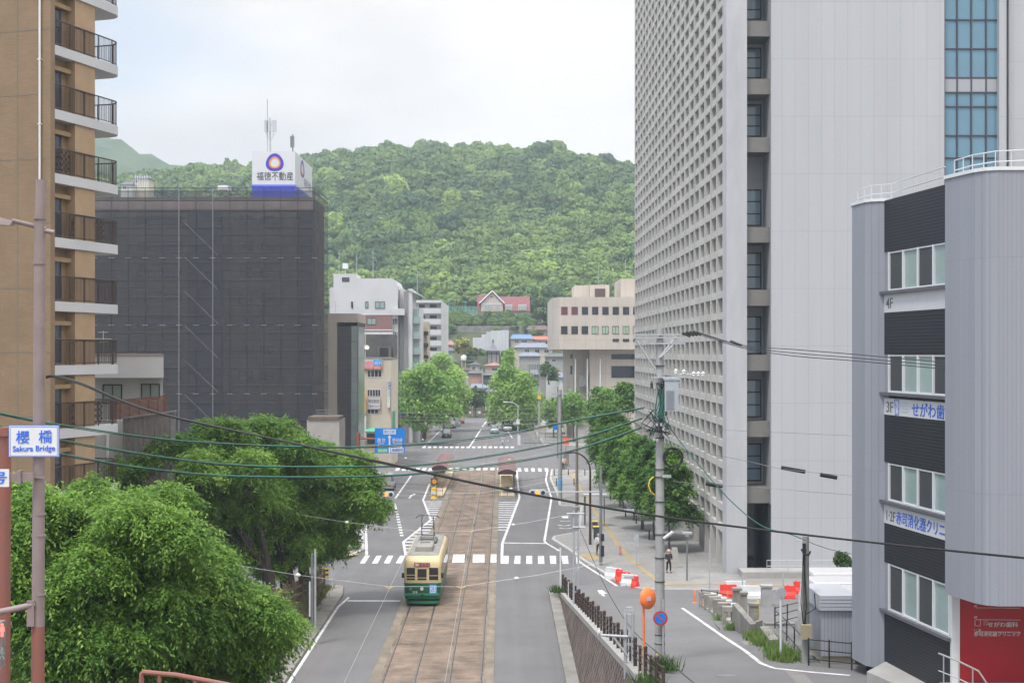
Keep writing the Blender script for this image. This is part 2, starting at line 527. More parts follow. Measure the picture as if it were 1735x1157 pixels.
# far mountain behind the left shoulder
xs = np.linspace(-1040, 210, 160); ys = np.linspace(1000, 1480, 60)
XX, YY = np.meshgrid(xs, ys)
ridge = np.interp(XX, [-1040, -620, -430, -325, -300, -258, -215, -150, 210], [125, 173, 190, 192, 188, 168, 157, 135, 83])
ZZ = ridge * np.clip(1 - np.abs(YY - 1120) / 290, 0, 1) ** 0.9 + np.sin(XX * 0.05) * 3 + np.sin(YY * 0.06 + XX * 0.02) * 3 + rng.normal(0, 1.6, XX.shape)
V = np.stack([XX, YY, ZZ], -1).reshape(-1, 3)
I = np.arange(160 * 60).reshape(60, 160)
Q = np.stack([I[:-1, :-1], I[:-1, 1:], I[1:, 1:], I[1:, :-1]], -1).reshape(-1, 4)
kind(np_mesh('far_mountain', V, Q, mat('far_forest', (0.03, 0.055, 0.022), 0.95, c2=(0.07, 0.11, 0.04), scale=0.05, detail=9, bump=1.0)), 'structure')

# carriageways: one sheet, 4 mm over the ground, cut along the kerbs and the tram bed
kb_left = [(-10.35, 30), (-10.35, 88), (-10.6, 96)]
road = MB()
def sheet(m, pts, z=0.0): m.face([(p[0], p[1], z) for p in pts])
sheet(road, [(-11.6, 30), (3.2, 30), (3.2, 96), (-11.6, 96)], 0.0)
sheet(road, [(-60, 96), (60, 96), (60, 112), (-60, 112)], 0.0)
sheet(road, [(-19, 112), (14, 112), (14, 189), (-19, 189)], 0.0)
sheet(road, [(-170, 189), (170, 189), (170, 238), (-170, 238)], 0.0)
sheet(road, [(-17, 238), (6, 238), (3, 352), (-14, 352)], 0.0)
kind(road.build('road', M_['asphalt']), 'structure')

# tram bed of worn pinkish setts, with grooves for the rails
bed_m = brick_mat('sett_paving', (0.222, 0.165, 0.124), (0.15, 0.116, 0.092), (0.19, 0.155, 0.128), 0.9, 0.38, 0.025, 'XY', 0.85, dirt=0.5, bump=0.4, dscale=0.5)
bed_edge = brick_mat('granite_edging', (0.22, 0.187, 0.145), (0.18, 0.154, 0.122), (0.16, 0.14, 0.12), 0.55, 1.2, 0.02, 'XY', 0.85, dirt=0.3)
rails_x = [-5.75, -4.24, -2.58, -1.07]
bed = MB()
edges = [(-6.4, -5.95, 1), (-5.95, -0.9, 0), (-0.9, -0.45, 1)]
for a, b, k in edges:
    bed.mi(k).box(a, b, 30, 193, 0.0, 0.03)
tram_bed = kind(bed.build('tram_bed', [bed_m, bed_edge]), 'structure')
rail_m = mat('rail_steel', (0.16, 0.15, 0.145), 0.35, metal=0.7, var=0.2, scale=2)
groove_m = mat('rail_groove', (0.035, 0.03, 0.027), 0.8)
rl = MB()
def rail_line(pts):
    for i in range(len(pts) - 1):
        a, b = Vector(pts[i]), Vector(pts[i + 1]); d = (b - a).normalized(); n = Vector((d.y, -d.x))
        for o0, o1, k, z in ((-0.035, 0.035, 0, 0.040), (0.035, 0.068, 1, 0.0345)):
            rl.mi(k).face([(*(a + n * o0), z), (*(a + n * o1), z), (*(b + n * o1), z), (*(b + n * o0), z)][::-1])
def curve_away(x, r0):
    pts = [(x, 30), (x, 183)]
    R = r0 - x
    for k in range(1, 11):
        t = rad(9 * k)
        pts.append((x - R * (1 - math.cos(t)) , 183 + R * math.sin(t)))
    pts.append((-150, pts[-1][1]))
    return pts
for x in rails_x:
    rail_line(curve_away(x, 20 + 0))
def scurve(x0, y0, x1, y1, n=10):
    return [(x0 + (x1 - x0) * (3 * t * t - 2 * t ** 3), y0 + (y1 - y0) * t) for t in [i / n for i in range(n + 1)]]
for a, b in ((0, 2), (1, 3)):
    rail_line(scurve(rails_x[a], 152, rails_x[b], 129))
kind(rl.build('tram_rail', [rail_m, groove_m], tram_bed), 'structure')

# painted markings, each pattern a child sheet of the road
road_o = bpy.data.objects['road']
def strip(m, pts, wd, z=0.006):
    pts = [Vector((p[0], p[1])) for p in pts]
    for i in range(len(pts) - 1):
        d = (pts[i + 1] - pts[i]).normalized(); n = Vector((-d.y, d.x)) * wd / 2
        e = d * (wd * 0.3 if 0 < i else 0)
        m.face([(*(pts[i] - e + n), z), (*(pts[i] - e - n), z), (*(pts[i + 1] - n), z), (*(pts[i + 1] + n), z)])
def g2(px, py): v = G(px, py); return (v.x, v.y)
c3 = lambda x, y: g2(580 + x / 6.428, 780 + y / 6.428)
c4 = lambda x, y: g2(820 + x / 5.783, 780 + y / 5.783)
mk = MB()
strip(mk, [(-10.2, 62), (-10.2, 88), (-9.9, 91.5)], 0.16)
strip(mk, [(-9.85, 90.2), (-6.5, 90.2)], 0.42)
strip(mk, [c3(245, 500), c3(265, 1030)], 0.22)
strip(mk, [c3(750, 165), c3(575, 415)], 0.22)
strip(mk, [(-13.2, 239), (-12.5, 300)], 0.16)
strip(mk, [c3(572, 470), c3(585, 530)], 0.2)
for k in range(10):
    x0, y0 = 590 + k * 6.2, 547 + k * 29
    a, b = c3(x0, y0), c3(x0 + 2.8, y0 + 14)
    strip(mk, [a, b], 0.3)
kind(mk.build('lane_line', M_['line'], road_o), 'structure')
mk = MB()
out_l = [c3(950, 255), c3(880, 430), c3(965, 645), c3(665, 885), c3(690, 1030)]
strip(mk, out_l, 0.2)
def hatch(outline, xr, y0, y1, step, wd):
    y = y0
    while y < y1:
        for i in range(len(outline) - 1):
            (xa, ya), (xb, yb) = outline[i], outline[i + 1]
            if min(ya, yb) <= y <= max(ya, yb):
                x = xa + (xb - xa) * (y - ya) / (yb - ya)
                mk.face([(x, y, 0.0065), (xr, y - 0.05, 0.0065), (xr, y + wd - 0.05, 0.0065), (x, y + wd, 0.0065)] if x < xr else
                        [(xr, y + 0.1, 0.0065), (x, y, 0.0065), (x, y + wd, 0.0065), (xr, y + wd + 0.1, 0.0065)])
                break
        y += step
hatch(out_l, -6.42, 110, 150.5, 2.0, 0.62)
out_r = [c4(178, 1010), c4(176, 925), c4(180, 812), c4(347, 365), c4(320, 95)]
strip(mk, out_r, 0.22)
hatch(out_r, -0.43, 126, 151, 1.95, 0.55)
strip(mk, [c4(190, 806), c4(600, 812)], 0.42)
kind(mk.build('hatching', M_['line'], road_o), 'structure')
mk = MB()
strip(mk, [c4(622, 95), c4(606, 190), c4(662, 370), c4(592, 790), c4(612, 810), c4(740, 885)], 0.2)
strip(mk, [c4(940, 990), c4(1041, 1048), g2(1000, 975), g2(1040, 1003), g2(1075, 1010), g2(1090, 1011)][:1] + [g2(990, 957), g2(1020, 976), g2(1045, 992), g2(1062, 1001), g2(1083, 1004.5)], 0.2)
strip(mk, [g2(1130, 1009), g2(1177, 1010)], 0.25)
strip(mk, [g2(1130, 1017), g2(1180, 1019)], 0.25)
kind(mk.build('edge_line', M_['line'], road_o), 'structure')
def bars(name, rows, parent=road_o, z=0.0065):
    m = MB()
    for (xa, xb, xc, xd, y0, y1) in rows:
        a, b, c, d = g2(xa, y0), g2(xb, y0), g2(xd, y1), g2(xc, y1)
        m.face([(*d, z), (*c, z), (*b, z), (*a, z)])
    return kind(m.build(name, M_['line'], parent), 'structure')
bars('crosswalk', [(580 + a / 6.428, 580 + b / 6.428, 580 + c / 6.428, 580 + d / 6.428, 941, 954.2) for a, b, c, d in
     ((245, 300, 190, 245), (372, 430, 322, 383), (498, 555, 450, 512), (630, 690, 580, 642))] +
     [(820 + a / 5.783, 820 + b / 5.783, 820 + c / 5.783, 820 + d / 5.783, 941.2, 954.8) for a, b, c, d in
     ((183, 243, 183, 241), (303, 358, 295, 356), (415, 473, 413, 473), (528, 588, 530, 593), (643, 705, 650, 710), (758, 820, 770, 830), (900, 930, 905, 947))])
bars('tram_bed_crosswalk', [(600 + a / 4.82, 600 + b / 4.82, 600 + c / 4.82, 600 + d / 4.82, 939.5, 953.5) for a, b, c, d in
     ((810, 905, 800, 900), (970, 1065, 967, 1065), (1116, 1163, 1113, 1163))], tram_bed, 0.038)
far_rows = []
for k in range(10):
    x = 672 + k * 11.2
    if not 737 < x < 757: far_rows.append((x, x + 6.6, x - 3.2, x + 3.6, 792.6, 797.2))
for k in range(6): far_rows.append((877 + k * 11.4 - 11.4, 882.5 + k * 11.4 - 11.4, 877.5 + k * 11.5 - 11.4, 883.5 + k * 11.5 - 11.4, 793, 798.6))
bars('far_crosswalk', far_rows)
bars('tram_bed_stripe', [(772 + k * 11.8, 779 + k * 11.8, 771 + k * 11.9, 778.4 + k * 11.9, 792.6, 796.6) for k in range(7)], tram_bed, 0.038)
bars('third_crosswalk', [(716 + k * 9.35, 721.5 + k * 9.35, 715.4 + k * 9.35, 721 + k * 9.35, 756.2, 758.8) for k in range(17)])
mk = MB()
strip(mk, [c3(728, 412), c3(752, 378), c3(772, 370)], 0.22)
a = [c3(770, 355), c3(803, 366), c3(772, 382)]
mk.face([(*p, 0.006) for p in a][::-1])
kind(mk.build('turn_arrow', M_['line'], road_o), 'structure')
mk = MB()
strip(mk, [g2(795, 757.5), g2(815, 727)], 0.3); strip(mk, [g2(817, 723), g2(824, 714)], 0.3)
strip(mk, [g2(805.5, 755.4), g2(824, 755.4)], 0.4); strip(mk, [g2(846, 706), g2(868, 742)], 0.2)
kind(mk.build('centre_line', M_['line'], road_o), 'structure')
mk = MB()                                   # faded words and arrow heads on the asphalt
for y, xa, xb, bend in ((882, 949, 966, 0.5), (889, 946, 966, 1.0), (894, 948, 968, 0.8)):
    pts = [g2(xa + (xb - xa) * t, y + bend * math.sin(t * 3.1) * 1.6) for t in (0, 0.25, 0.5, 0.75, 1)]
    strip(mk, pts, 0.3)
strip(mk, [g2(957.5, 874), g2(957.5, 877.5)], 0.6)
def ramp_pt(px, py):
    z = 0.0
    for _ in range(30): p = G(px, py, z); z = ramp(p.y)
    return p
kind(mk.build('faded_lettering', M_['line'], road_o), 'structure')
mk = MB()
for dx, dy in ((0, 0), (3.6, 2.6)):
    q = [ramp_pt(1012 + dx, 1000 + dy), ramp_pt(1020 + dx, 999.6 + dy), ramp_pt(1026 + dx, 1003 + dy), ramp_pt(1019 + dx, 1002.6 + dy), ramp_pt(1022 + dx, 1008 + dy), ramp_pt(1016 + dx, 1006 + dy)]
    mk.face([(p.x, p.y, p.z + 0.012) for p in q][::-1])
kind(mk.build('diamond_mark', M_['line'], road_o), 'structure')

# pavements with kerbs
paving = brick_mat('pale_paving', (0.27, 0.265, 0.255), (0.235, 0.232, 0.225), (0.16, 0.158, 0.15), 0.9, 0.3, 0.012, 'XY', 0.85, dirt=0.22, bump=0.15, dscale=0.25)
kerb_m = mat('kerb_stone', (0.33, 0.325, 0.315), 0.85, c2=(0.42, 0.41, 0.4), scale=1.5, detail=6)
tactile = mat('tactile_paving', (0.32, 0.24, 0.125), 0.8, var=0.15, scale=2.0)
def pavement(name, pts, z=0.13, kerb=0.22):
    o = kind(MB().prism(pts, -0.02, z).build(name, paving), 'structure')
    k = MB()
    n = len(pts)
    for i in range(n):
        a, b = Vector(pts[i]), Vector(pts[(i + 1) % n])
        if (b - a).length < 0.05: continue
        d = (b - a).normalized(); q = Vector((-d.y, d.x))
        k.hexa([(*(a - q * 0.02), -0.02), (*(b - q * 0.02), -0.02), (*(b + q * kerb), -0.02), (*(a + q * kerb), -0.02),
                (*(a - q * 0.02), z + 0.004), (*(b - q * 0.02), z + 0.004), (*(b + q * kerb), z + 0.004), (*(a + q * kerb), z + 0.004)])
    k.build('kerb', kerb_m, o)
    return o
# right: broad plaza pavement with a lay-by cut in it
right_pav = [g2(934, 795.6), g2(931.5, 812), g2(945, 842), g2(947, 857.5), g2(984, 859.5), g2(978, 903), g2(938, 910), g2(935, 915),
             g2(950, 924.5), g2(966, 935), g2(992, 954), g2(1022, 972), g2(1046, 987), g2(1064, 995), g2(1085, 999.5), g2(1130, 1001), (60, 93.6)]
right_pav = [(p[0], p[1]) for p in right_pav] + [(60, 188), (10.5, 189)]
pavement('right_pavement', right_pav[::-1] if sum((right_pav[i][0] * right_pav[(i + 1) % len(right_pav)][1] - right_pav[(i + 1) % len(right_pav)][0] * right_pav[i][1]) for i in range(len(right_pav))) < 0 else right_pav)
left_pav = [(-60, 114), (-13.5, 109.5), (-11.6, 110.2), (-11.0, 113), (-13.4, 136), (-15.3, 160), (-16, 186), (-18, 189), (-60, 189)]
pavement('left_pavement', left_pav)
pavement('park_pavement', [(7, 240), (60, 240), (60, 345), (5.5, 345)])
pavement('avenue_pavement', [(-60, 240), (-17.2, 240), (-14.2, 345), (-60, 345)])
tp = MB()
def zstrip(m, pts, wd, z):
    strip(m, pts, wd, z)
zstrip(tp, [g2(966, 800), g2(1000, 838 + 20), g2(1021, 885), g2(1048, 927), g2(1060, 941), g2(1080, 960), g2(1114, 987), g2(1130, 993.5)], 0.38, 0.140)
zstrip(tp, [g2(1112, 993), g2(1240, 991), g2(1330, 995)], 0.5, 0.144)
zstrip(tp, [g2(992, 941), g2(1010, 951)], 1.2, 0.144)
zstrip(tp, [g2(572, 946), g2(598, 940)], 1.2, 0.144)
kind(tp.build('tactile_strip', tactile), 'structure')

# the two side ramps, their retaining walls and verge strips
def ramp_sheet(name, xa, xb, ya, yb, m, lift=0.004):
    n = 40; a = MB()
    k = 0
    for i in range(n + 1):
        y = ya + (yb - ya) * i / n
        a.v += [(xa(y), y, ramp(y) + lift), (xb(y), y, ramp(y) + lift)]
    for i in range(n):
        a.f.append((2 * i, 2 * i + 1, 2 * i + 3, 2 * i + 2)); a.m.append(0)
    return kind(a.build(name, m), 'structure')
wall_top = lambda y: np.interp(y, [20, 45, 83.7, 93], [5.1, 4.55, 3.8, 3.66])
ramp_sheet('right_ramp_road', lambda y: wall_top(y) + 0.0, lambda y: 70.0, 20, 96.0, M_['asphalt_old'])
ramp_sheet('left_ramp_road', lambda y: -60.0, lambda y: -11.9, 20, 96.0, M_['asphalt_old'])
stone = brick_mat('battered_stone', (0.15, 0.108, 0.09), (0.06, 0.046, 0.04), (0.26, 0.225, 0.2), 0.5, 0.5, 0.05, 'YZ', 0.9, offset=0.0, bump=1.0, dirt=0.5, rot=rad(45), dscale=0.9)
rw = MB(); n = 36
for i in range(n):
    ya, yb = 93 - 1.9 * i, 93 - 1.9 * (i + 1)
    ya, yb = max(ya, 20), max(yb, 20)
    if ya - yb < 0.05: break
    za, zb = ramp(ya) + 0.0, ramp(yb) + 0.0
    rw.mi(0).face([(3.62, ya, 0), (wall_top(ya), ya, za), (wall_top(yb), yb, zb), (3.62, yb, 0)])
    rw.mi(1).hexa([(wall_top(yb) - 0.05, yb, zb - 0.1), (wall_top(yb) + 0.5, yb, zb - 0.1), (wall_top(ya) + 0.5, ya, za - 0.1), (wall_top(ya) - 0.05, ya, za - 0.1),
                   (wall_top(yb) - 0.05, yb, zb + 0.16), (wall_top(yb) + 0.5, yb, zb + 0.16), (wall_top(ya) + 0.5, ya, za + 0.16), (wall_top(ya) - 0.05, ya, za + 0.16)])
solo(rw, 'retaining_wall', [stone, M_['concrete']], 'dark battered stone retaining wall with concrete coping beside the tram road', 'wall')
vs = MB()
vs.prism([(3.0, 20), (3.62, 20), (3.62, 93), (3.3, 94.6), (3.0, 94)], -0.02, 0.14)
vs.prism([(-11.4, 20), (-10.36, 20), (-10.36, 92), (-10.7, 95.5), (-11.4, 95.5)], -0.02, 0.14)
kind(vs.build('verge_strip', mat('verge_concrete', (0.15, 0.14, 0.125), 0.9, c2=(0.27, 0.26, 0.24), scale=0.9, detail=8)), 'structure')
bk = MB()
for i in range(40):
    ya, yb = 95.5 - 1.9 * i, 95.5 - 1.9 * (i + 1)
    if yb < 20: break
    bk.face([(-11.4, ya, 0.0), (-11.4, yb, 0.0), (-11.95, yb, ramp(yb) + 0.02), (-11.95, ya, ramp(ya) + 0.02)])
kind(bk.build('grassy_bank', mat('bank_earth', (0.06, 0.07, 0.03), 0.95, c2=(0.13, 0.1, 0.06), scale=1.4, detail=8, bump=0.5)), 'structure')
# white edge line up the right ramp, patches and a manhole
mk = MB()
pts = [ramp_pt(1156, 1030), ramp_pt(1185, 1050), ramp_pt(1225, 1078), ramp_pt(1262, 1102), ramp_pt(1290, 1124), ramp_pt(1312, 1132), ramp_pt(1370, 1138), ramp_pt(1440, 1144)]
for i in range(len(pts) - 1):
    a, b = pts[i], pts[i + 1]; d = (b - a).normalized(); q = Vector((-d.y, d.x, 0)) * 0.09
    up = Vector((0, 0, 0.014))
    mk.face([a + q + up, a - q + up, b - q + up, b + q + up])
kind(mk.build('ramp_edge_line', M_['line']), 'structure')
mk = MB(); c = ramp_pt(1232, 1144)
mk.face([(c.x + 0.36 * math.cos(t), c.y + 0.36 * math.sin(t), ramp(c.y + 0.36 * math.sin(t)) + 0.012) for t in [i * math.pi / 9 for i in range(18)]])
kind(mk.build('manhole_cover', M_['steel']), 'structure')
mk = MB()
for pts in ([(1255, 1086), (1278, 1085), (1290, 1090), (1262, 1092)], [(1330, 1136), (1362, 1140), (1378, 1157), (1350, 1157)]):
    q = [ramp_pt(*p) for p in pts]
    mk.face([(p.x, p.y, p.z + 0.009) for p in q][::-1])
kind(mk.build('asphalt_patch', mat('patch_asphalt', (0.19, 0.185, 0.175), 0.9, var=0.15, scale=1.0)), 'structure')
# ------------------------------------------------------------------ foliage makers
def unit(a): return a / np.maximum(np.linalg.norm(a, axis=-1, keepdims=True), 1e-9)
def card_quads(C, Nn, su, sv, r):
    """one bent quad per centre, facing Nn, turned at random in its plane"""
    n = len(C)
    t = unit(np.cross(Nn, unit(r.normal(size=(n, 3)))))
    b = np.cross(Nn, t)
    su = np.asarray(su).reshape(-1, 1); sv = np.asarray(sv).reshape(-1, 1)
    lift = Nn * su * r.uniform(-0.25, 0.25, (n, 1))
    V = np.stack([C - t * su, C - b * sv + lift, C + t * su, C + b * sv + lift], 1).reshape(-1, 3)
    Fq = np.arange(n * 4).reshape(n, 4)
    return V, Fq
def blob_points(blobs, n, r, up=0.25, inner=0.72, low=-0.55, tail=0.0):
    """points spread over the outer shells of a heap of ellipsoids, none deep inside a neighbour"""
    Cs = np.array([b[0] for b in blobs]); Rs = np.array([b[1] for b in blobs])
    wgt = (Rs.prod(1)) ** (2 / 3); wgt = wgt / wgt.sum()
    idx = r.choice(len(blobs), size=int(n * 1.9), p=wgt)
    d = unit(r.normal(size=(len(idx), 3)) + np.array([0, 0, up]))
    d = d[:, :]; keep = d[:, 2] > low
    idx, d = idx[keep], d[keep]
    rr = r.uniform(inner, 1.04, (len(idx), 1)) + (r.random((len(idx), 1)) < tail) * r.uniform(0.05, 0.45, (len(idx), 1))
    p = Cs[idx] + d * Rs[idx] * rr
    ok = np.ones(len(p), bool)
    for k in range(len(blobs)):
        q = np.linalg.norm((p - Cs[k]) / Rs[k], axis=1)
        ok &= (q > 0.70) | (idx == k)
    p, d, idx = p[ok][:n], d[ok][:n], idx[ok][:n]
    return p, d, idx
def twig_leaves(p, d, k, twig, ln, wd, droop, r):
    """drooping sprays: k leaves set alternately along a twig from each point"""
    n = len(p)
    out = unit(d * np.array([1, 1, 0.5]) + r.normal(0, 0.35, (n, 3)) + np.array([0, 0, 0.05]))
    T = np.tile(np.linspace(0.05, 1, k), n).reshape(n, k, 1)
    sgn = np.where(np.arange(k) % 2 == 0, 1, -1).reshape(1, k, 1)
    o3 = out[:, None, :]
    side = unit(np.cross(out, np.array([0, 0, 1.0]) + r.normal(0, 0.15, (n, 3))))[:, None, :]
    tw = twig * r.uniform(0.6, 1.3, (n, 1, 1))
    pos = p[:, None, :] + o3 * tw * T + np.array([0, 0, -1.0]) * (T ** 2) * tw * droop + r.normal(0, twig * 0.06, (n, k, 3))
    ax = unit(o3 * 0.7 + side * sgn * 0.75 + np.array([0, 0, -1.0]) * r.uniform(0.25, 1.0, (n, k, 1)) + r.normal(0, 0.25, (n, k, 3)))
    w_ = unit(np.cross(ax, np.array([0, 0, 1.0]) + r.normal(0, 0.35, (n, k, 3))))
    L_ = ln * r.uniform(0.7, 1.25, (n, k, 1)); W_ = wd * r.uniform(0.8, 1.2, (n, k, 1))
    nn = np.cross(ax, w_)
    V = np.stack([pos, pos + ax * L_ * 0.45 + w_ * W_ + nn * W_ * 0.3, pos + ax * L_, pos + ax * L_ * 0.45 - w_ * W_ + nn * W_ * 0.3], 2).reshape(-1, 3)
    return V, np.arange(n * k * 4).reshape(-1, 4)

bark = mat('bark', (0.035, 0.028, 0.024), 0.95, c2=(0.085, 0.07, 0.058), scale=3.5, detail=8, bump=0.8, stretch=(1, 1, 0.25))
bark_pale = mat('grey_bark', (0.1, 0.09, 0.078), 0.95, c2=(0.16, 0.145, 0.125), scale=4, detail=6, bump=0.4, stretch=(1, 1, 0.3))
leaf_cherry = leaf_mat('cherry_leaf', (0.07, 0.17, 0.025), (0.32, 0.51, 0.09), 0.45)
leaf_street = leaf_mat('street_tree_leaf', (0.05, 0.14, 0.028), (0.24, 0.42, 0.07), 0.42)
leaf_ginkgo = leaf_mat('avenue_leaf', (0.13, 0.28, 0.06), (0.42, 0.62, 0.15), 0.45)
leaf_hill = leaf_mat('hill_leaf', (0.028, 0.085, 0.03), (0.27, 0.39, 0.07), 0.15)
leaf_dark = leaf_mat('shrub_leaf', (0.025, 0.07, 0.018), (0.11, 0.19, 0.045), 0.25)
leaf_yellow = leaf_mat('yellow_leaf', (0.2, 0.24, 0.05), (0.42, 0.36, 0.08), 0.3)

def limbs(mb, base, fork, blobs, r0, r, crooked=0.25):
    """trunk from base to fork and a tapering limb to every bough"""
    base = Vector(base); fork = Vector(fork)
    j = lambda s: Vector((r.normal() * s, r.normal() * s, 0))
    mid = base.lerp(fork, 0.5) + j(crooked * 0.4)
    mb.tube([base - Vector((0, 0, 0.25)), base + (fork - base) * 0.08, mid, fork], [r0 * 1.45, r0 * 1.08, r0 * 0.92, r0 * 0.8], 10)
    for c, rr in blobs:
        c = Vector(c); ln = (c - fork).length
        m1 = fork.lerp(c, 0.4) + j(crooked) + Vector((0, 0, ln * 0.06)); m2 = fork.lerp(c, 0.75) + j(crooked)
        rb = r0 * 0.5
        mb.tube([fork - Vector((0, 0, r0 * 0.4)), m1, m2, c], [rb, rb * 0.62, rb * 0.38, rb * 0.12], 6)
        for _ in range(2 if len(blobs) > 30 else 4):
            e = c + Vector((r.normal() * rr[0] * 0.55, r.normal() * rr[1] * 0.55, abs(r.normal()) * rr[2] * 0.5))
            mb.tube([m2, m2.lerp(e, 0.55) + j(0.1), e], [rb * 0.3, rb * 0.18, rb * 0.06], 5)

def tree(name, label, base, blobs, mat_leaf, r0, fork_z, n, style, group=None, seed=0, bk=None, cat='tree', tint_shift=0.0):
    """trunk with limbs + one crown of separate leaf faces"""
    r = np.random.default_rng(seed)
    ro = root(name, label, cat, base, group)
    tb = MB()
    limbs(tb, base, (base[0], base[1], base[2] + fork_z), blobs if len(blobs) < 20 else blobs[::6], r0, r)
    tb.build('trunk', bk or bark, ro, smooth=True)
    p, d, idx = blob_points(blobs, n, r, up=style.get('up', 0.25), inner=style.get('inner', 0.62), low=style.get('low', -0.6), tail=style.get('tail', 0.0))
    bt = r.normal(0, 0.13, len(blobs))
    lo = min(b[0][2] - b[1][2] for b in blobs); hi = max(b[0][2] + b[1][2] for b in blobs)
    t = 0.36 + bt[idx] + r.normal(0, 0.14, len(p)) + tint_shift + (r.random(len(p)) < 0.07) * 0.3
    if style['kind'] == 'twig':
        k = style['k']
        V, Fq = twig_leaves(p, d, k, style['twig'], style['ln'], style['wd'], style.get('droop', 0.5), r)
        tt = np.repeat(t, k * 4) + np.repeat(r.normal(0, 0.07, len(p) * k), 4)
    else:
        nn = unit(d * 0.7 + r.normal(0, 0.6, d.shape) + np.array([0, 0, 0.35]))
        sz = style['sz'] * r.uniform(0.6, 1.35, len(p))
        V, Fq = card_quads(p, nn, sz, sz * r.uniform(0.5, 0.9, len(p)), r)
        tt = np.repeat(t, 4)
    np_mesh('crown', V, Fq, mat_leaf, ro, np.clip(tt, 0, 1))
    return ro

def pix_blobs(lst, Y, seed, dy=1.6, flat=0.8, split=0):
    r = np.random.default_rng(seed); res = []
    for px, py, rp in lst:
        y = Y + r.uniform(-dy, dy)
        c = P(px, py, y); q = rp * y / F
        if not split: res.append(((c.x, c.y, c.z), (q, q * 1.1, q * flat)))
        for _ in range(split):                     # every bough breaks into flat layers of spray
            d = unit(r.normal(size=3)) * r.uniform(0.35, 0.85) * q; s = q * r.uniform(0.4, 0.66)
            res.append(((c.x + d[0], c.y + d[1], c.z + d[2] * 0.85), (s, s * 1.1, s * r.uniform(0.45, 0.75))))
    return res

# ------------------------------------------------------------------ cherry trees beside the left ramp
near = [(40, 930, 95), (150, 905, 95), (250, 905, 80), (60, 1040, 125), (200, 1020, 125), (330, 1000, 95), (300, 1090, 120), (405, 1040, 70),
        (445, 1060, 55), (400, 1110, 85), (150, 1150, 140), (20, 870, 60), (330, 935, 55), (475, 1080, 38), (270, 850, 45), (100, 850, 50), (180, 868, 62), (230, 880, 60), (60, 890, 66), (300, 905, 58), (350, 975, 66), (0, 1000, 90), (110, 990, 105), (260, 1000, 95), (350, 1060, 90), (140, 850, 46), (30, 835, 40)]
tree('cherry_tree', 'largest bright green cherry tree filling the near left corner below the bridge name sign', (-13.2, 45.0, ramp(45)),
     pix_blobs(near, 44, 3, 2.4, 0.78, 6), leaf_cherry, 0.36, 2.2, 34000, dict(kind='twig', k=11, twig=0.5, ln=0.16, wd=0.03, droop=0.7, inner=0.3, tail=0.2), 'cherry trees on the left bank', 5, tint_shift=-0.05)
sty = dict(kind='twig', k=9, twig=0.6, ln=0.2, wd=0.042, droop=0.6, inner=0.3, tail=0.14)
def on_ramp(px, Y): return ((px - HX) * Y / F, Y, ramp(Y))
tree('cherry_tree', 'cherry tree with the dark trunk farthest left of the three behind the wooden fence', on_ramp(455, 81),
     pix_blobs([(300, 760, 42), (250, 800, 48), (320, 810, 62), (375, 735, 42), (390, 790, 55), (300, 870, 60), (370, 870, 60), (225, 830, 30), (400, 920, 45), (330, 830, 50), (265, 860, 45), (350, 780, 45), (400, 850, 48)], 80, 8, 2.5, 0.7, 5),
     leaf_cherry, 0.42, 2.0, 14500, sty, 'cherry trees on the left bank', 12, tint_shift=-0.02)
tree('cherry_tree', 'cherry tree with the thickest dark trunk, in the middle of three behind the wooden fence', on_ramp(484, 84),
     pix_blobs([(440, 735, 45), (505, 755, 45), (455, 800, 60), (520, 820, 50), (470, 870, 60), (430, 925, 45), (495, 925, 40), (450, 960, 22), (420, 850, 50), (450, 900, 48), (400, 765, 40), (480, 790, 45), (445, 850, 55), (500, 880, 45), (410, 890, 40)], 83, 9, 2.5, 0.7, 5),
     leaf_cherry, 0.5, 2.0, 14500, sty, 'cherry trees on the left bank', 13, tint_shift=-0.05)
tree('cherry_tree', 'cherry tree reaching over the left lane, its mossy trunk by the steel posts', on_ramp(514, 87),
     pix_blobs([(560, 770, 40), (600, 800, 40), (620, 845, 32), (560, 840, 52), (600, 865, 32), (540, 890, 42), (575, 905, 26), (560, 925, 22), (632, 868, 16), (525, 935, 22)], 87, 10, 2.2, 0.7, 5),
     leaf_cherry, 0.4, 2.2, 12500, sty, 'cherry trees on the left bank', 14, bk=mat('mossy_bark', (0.06, 0.07, 0.04), 0.95, c2=(0.11, 0.11, 0.07), scale=3, detail=7, bump=0.6), tint_shift=-0.08)

# ------------------------------------------------------------------ street trees along the tower's pavement
def auto_blobs(base, h, R, r, n=11, lowf=0.3, taper=0.45):
    res = []
    for i in range(n):
        f = lowf + (0.92 - lowf) * (i + 0.5) / n
        rr = R * (1 - taper * max(0, (f - 0.35) / 0.65) ** 1.3)
        a = i * 2.4 + r.uniform(-0.4, 0.4); q = rr * r.uniform(0.35, 0.6) * (0.3 if f > 0.85 else 1)
        s = rr * r.uniform(0.42, 0.6)
        res.append(((base[0] + math.cos(a) * q, base[1] + math.sin(a) * q, base[2] + h * f), (s, s, s * 0.72)))
    return res
spots = [(1133, 934, 8.6, 2.2, 'street tree nearest the corner, standing behind the utility pole by the stone monument'),
         (1108, 914, 8.2, 2.1, 'street tree standing second from the corner in the row before the grey tower'),
         (1090, 898, 8.6, 2.2, 'street tree standing third from the corner in the row before the grey tower'),
         (1074, 880, 8.4, 2.4, 'street tree standing fourth from the corner beside the dark kiosk cabinet'),
         (1056, 860, 8.6, 2.5, 'street tree in the row just in front of the red post box'),
         (1045, 845, 8.4, 2.5, 'street tree in the row just beyond the red post box'),
         (1035, 828, 9.6, 3.0, 'street tree second from the far end of the row before the grey tower'),
         (1029, 815, 9.8, 3.0, 'street tree at the far end of the row before the grey tower')]
r_ = np.random.default_rng(40)
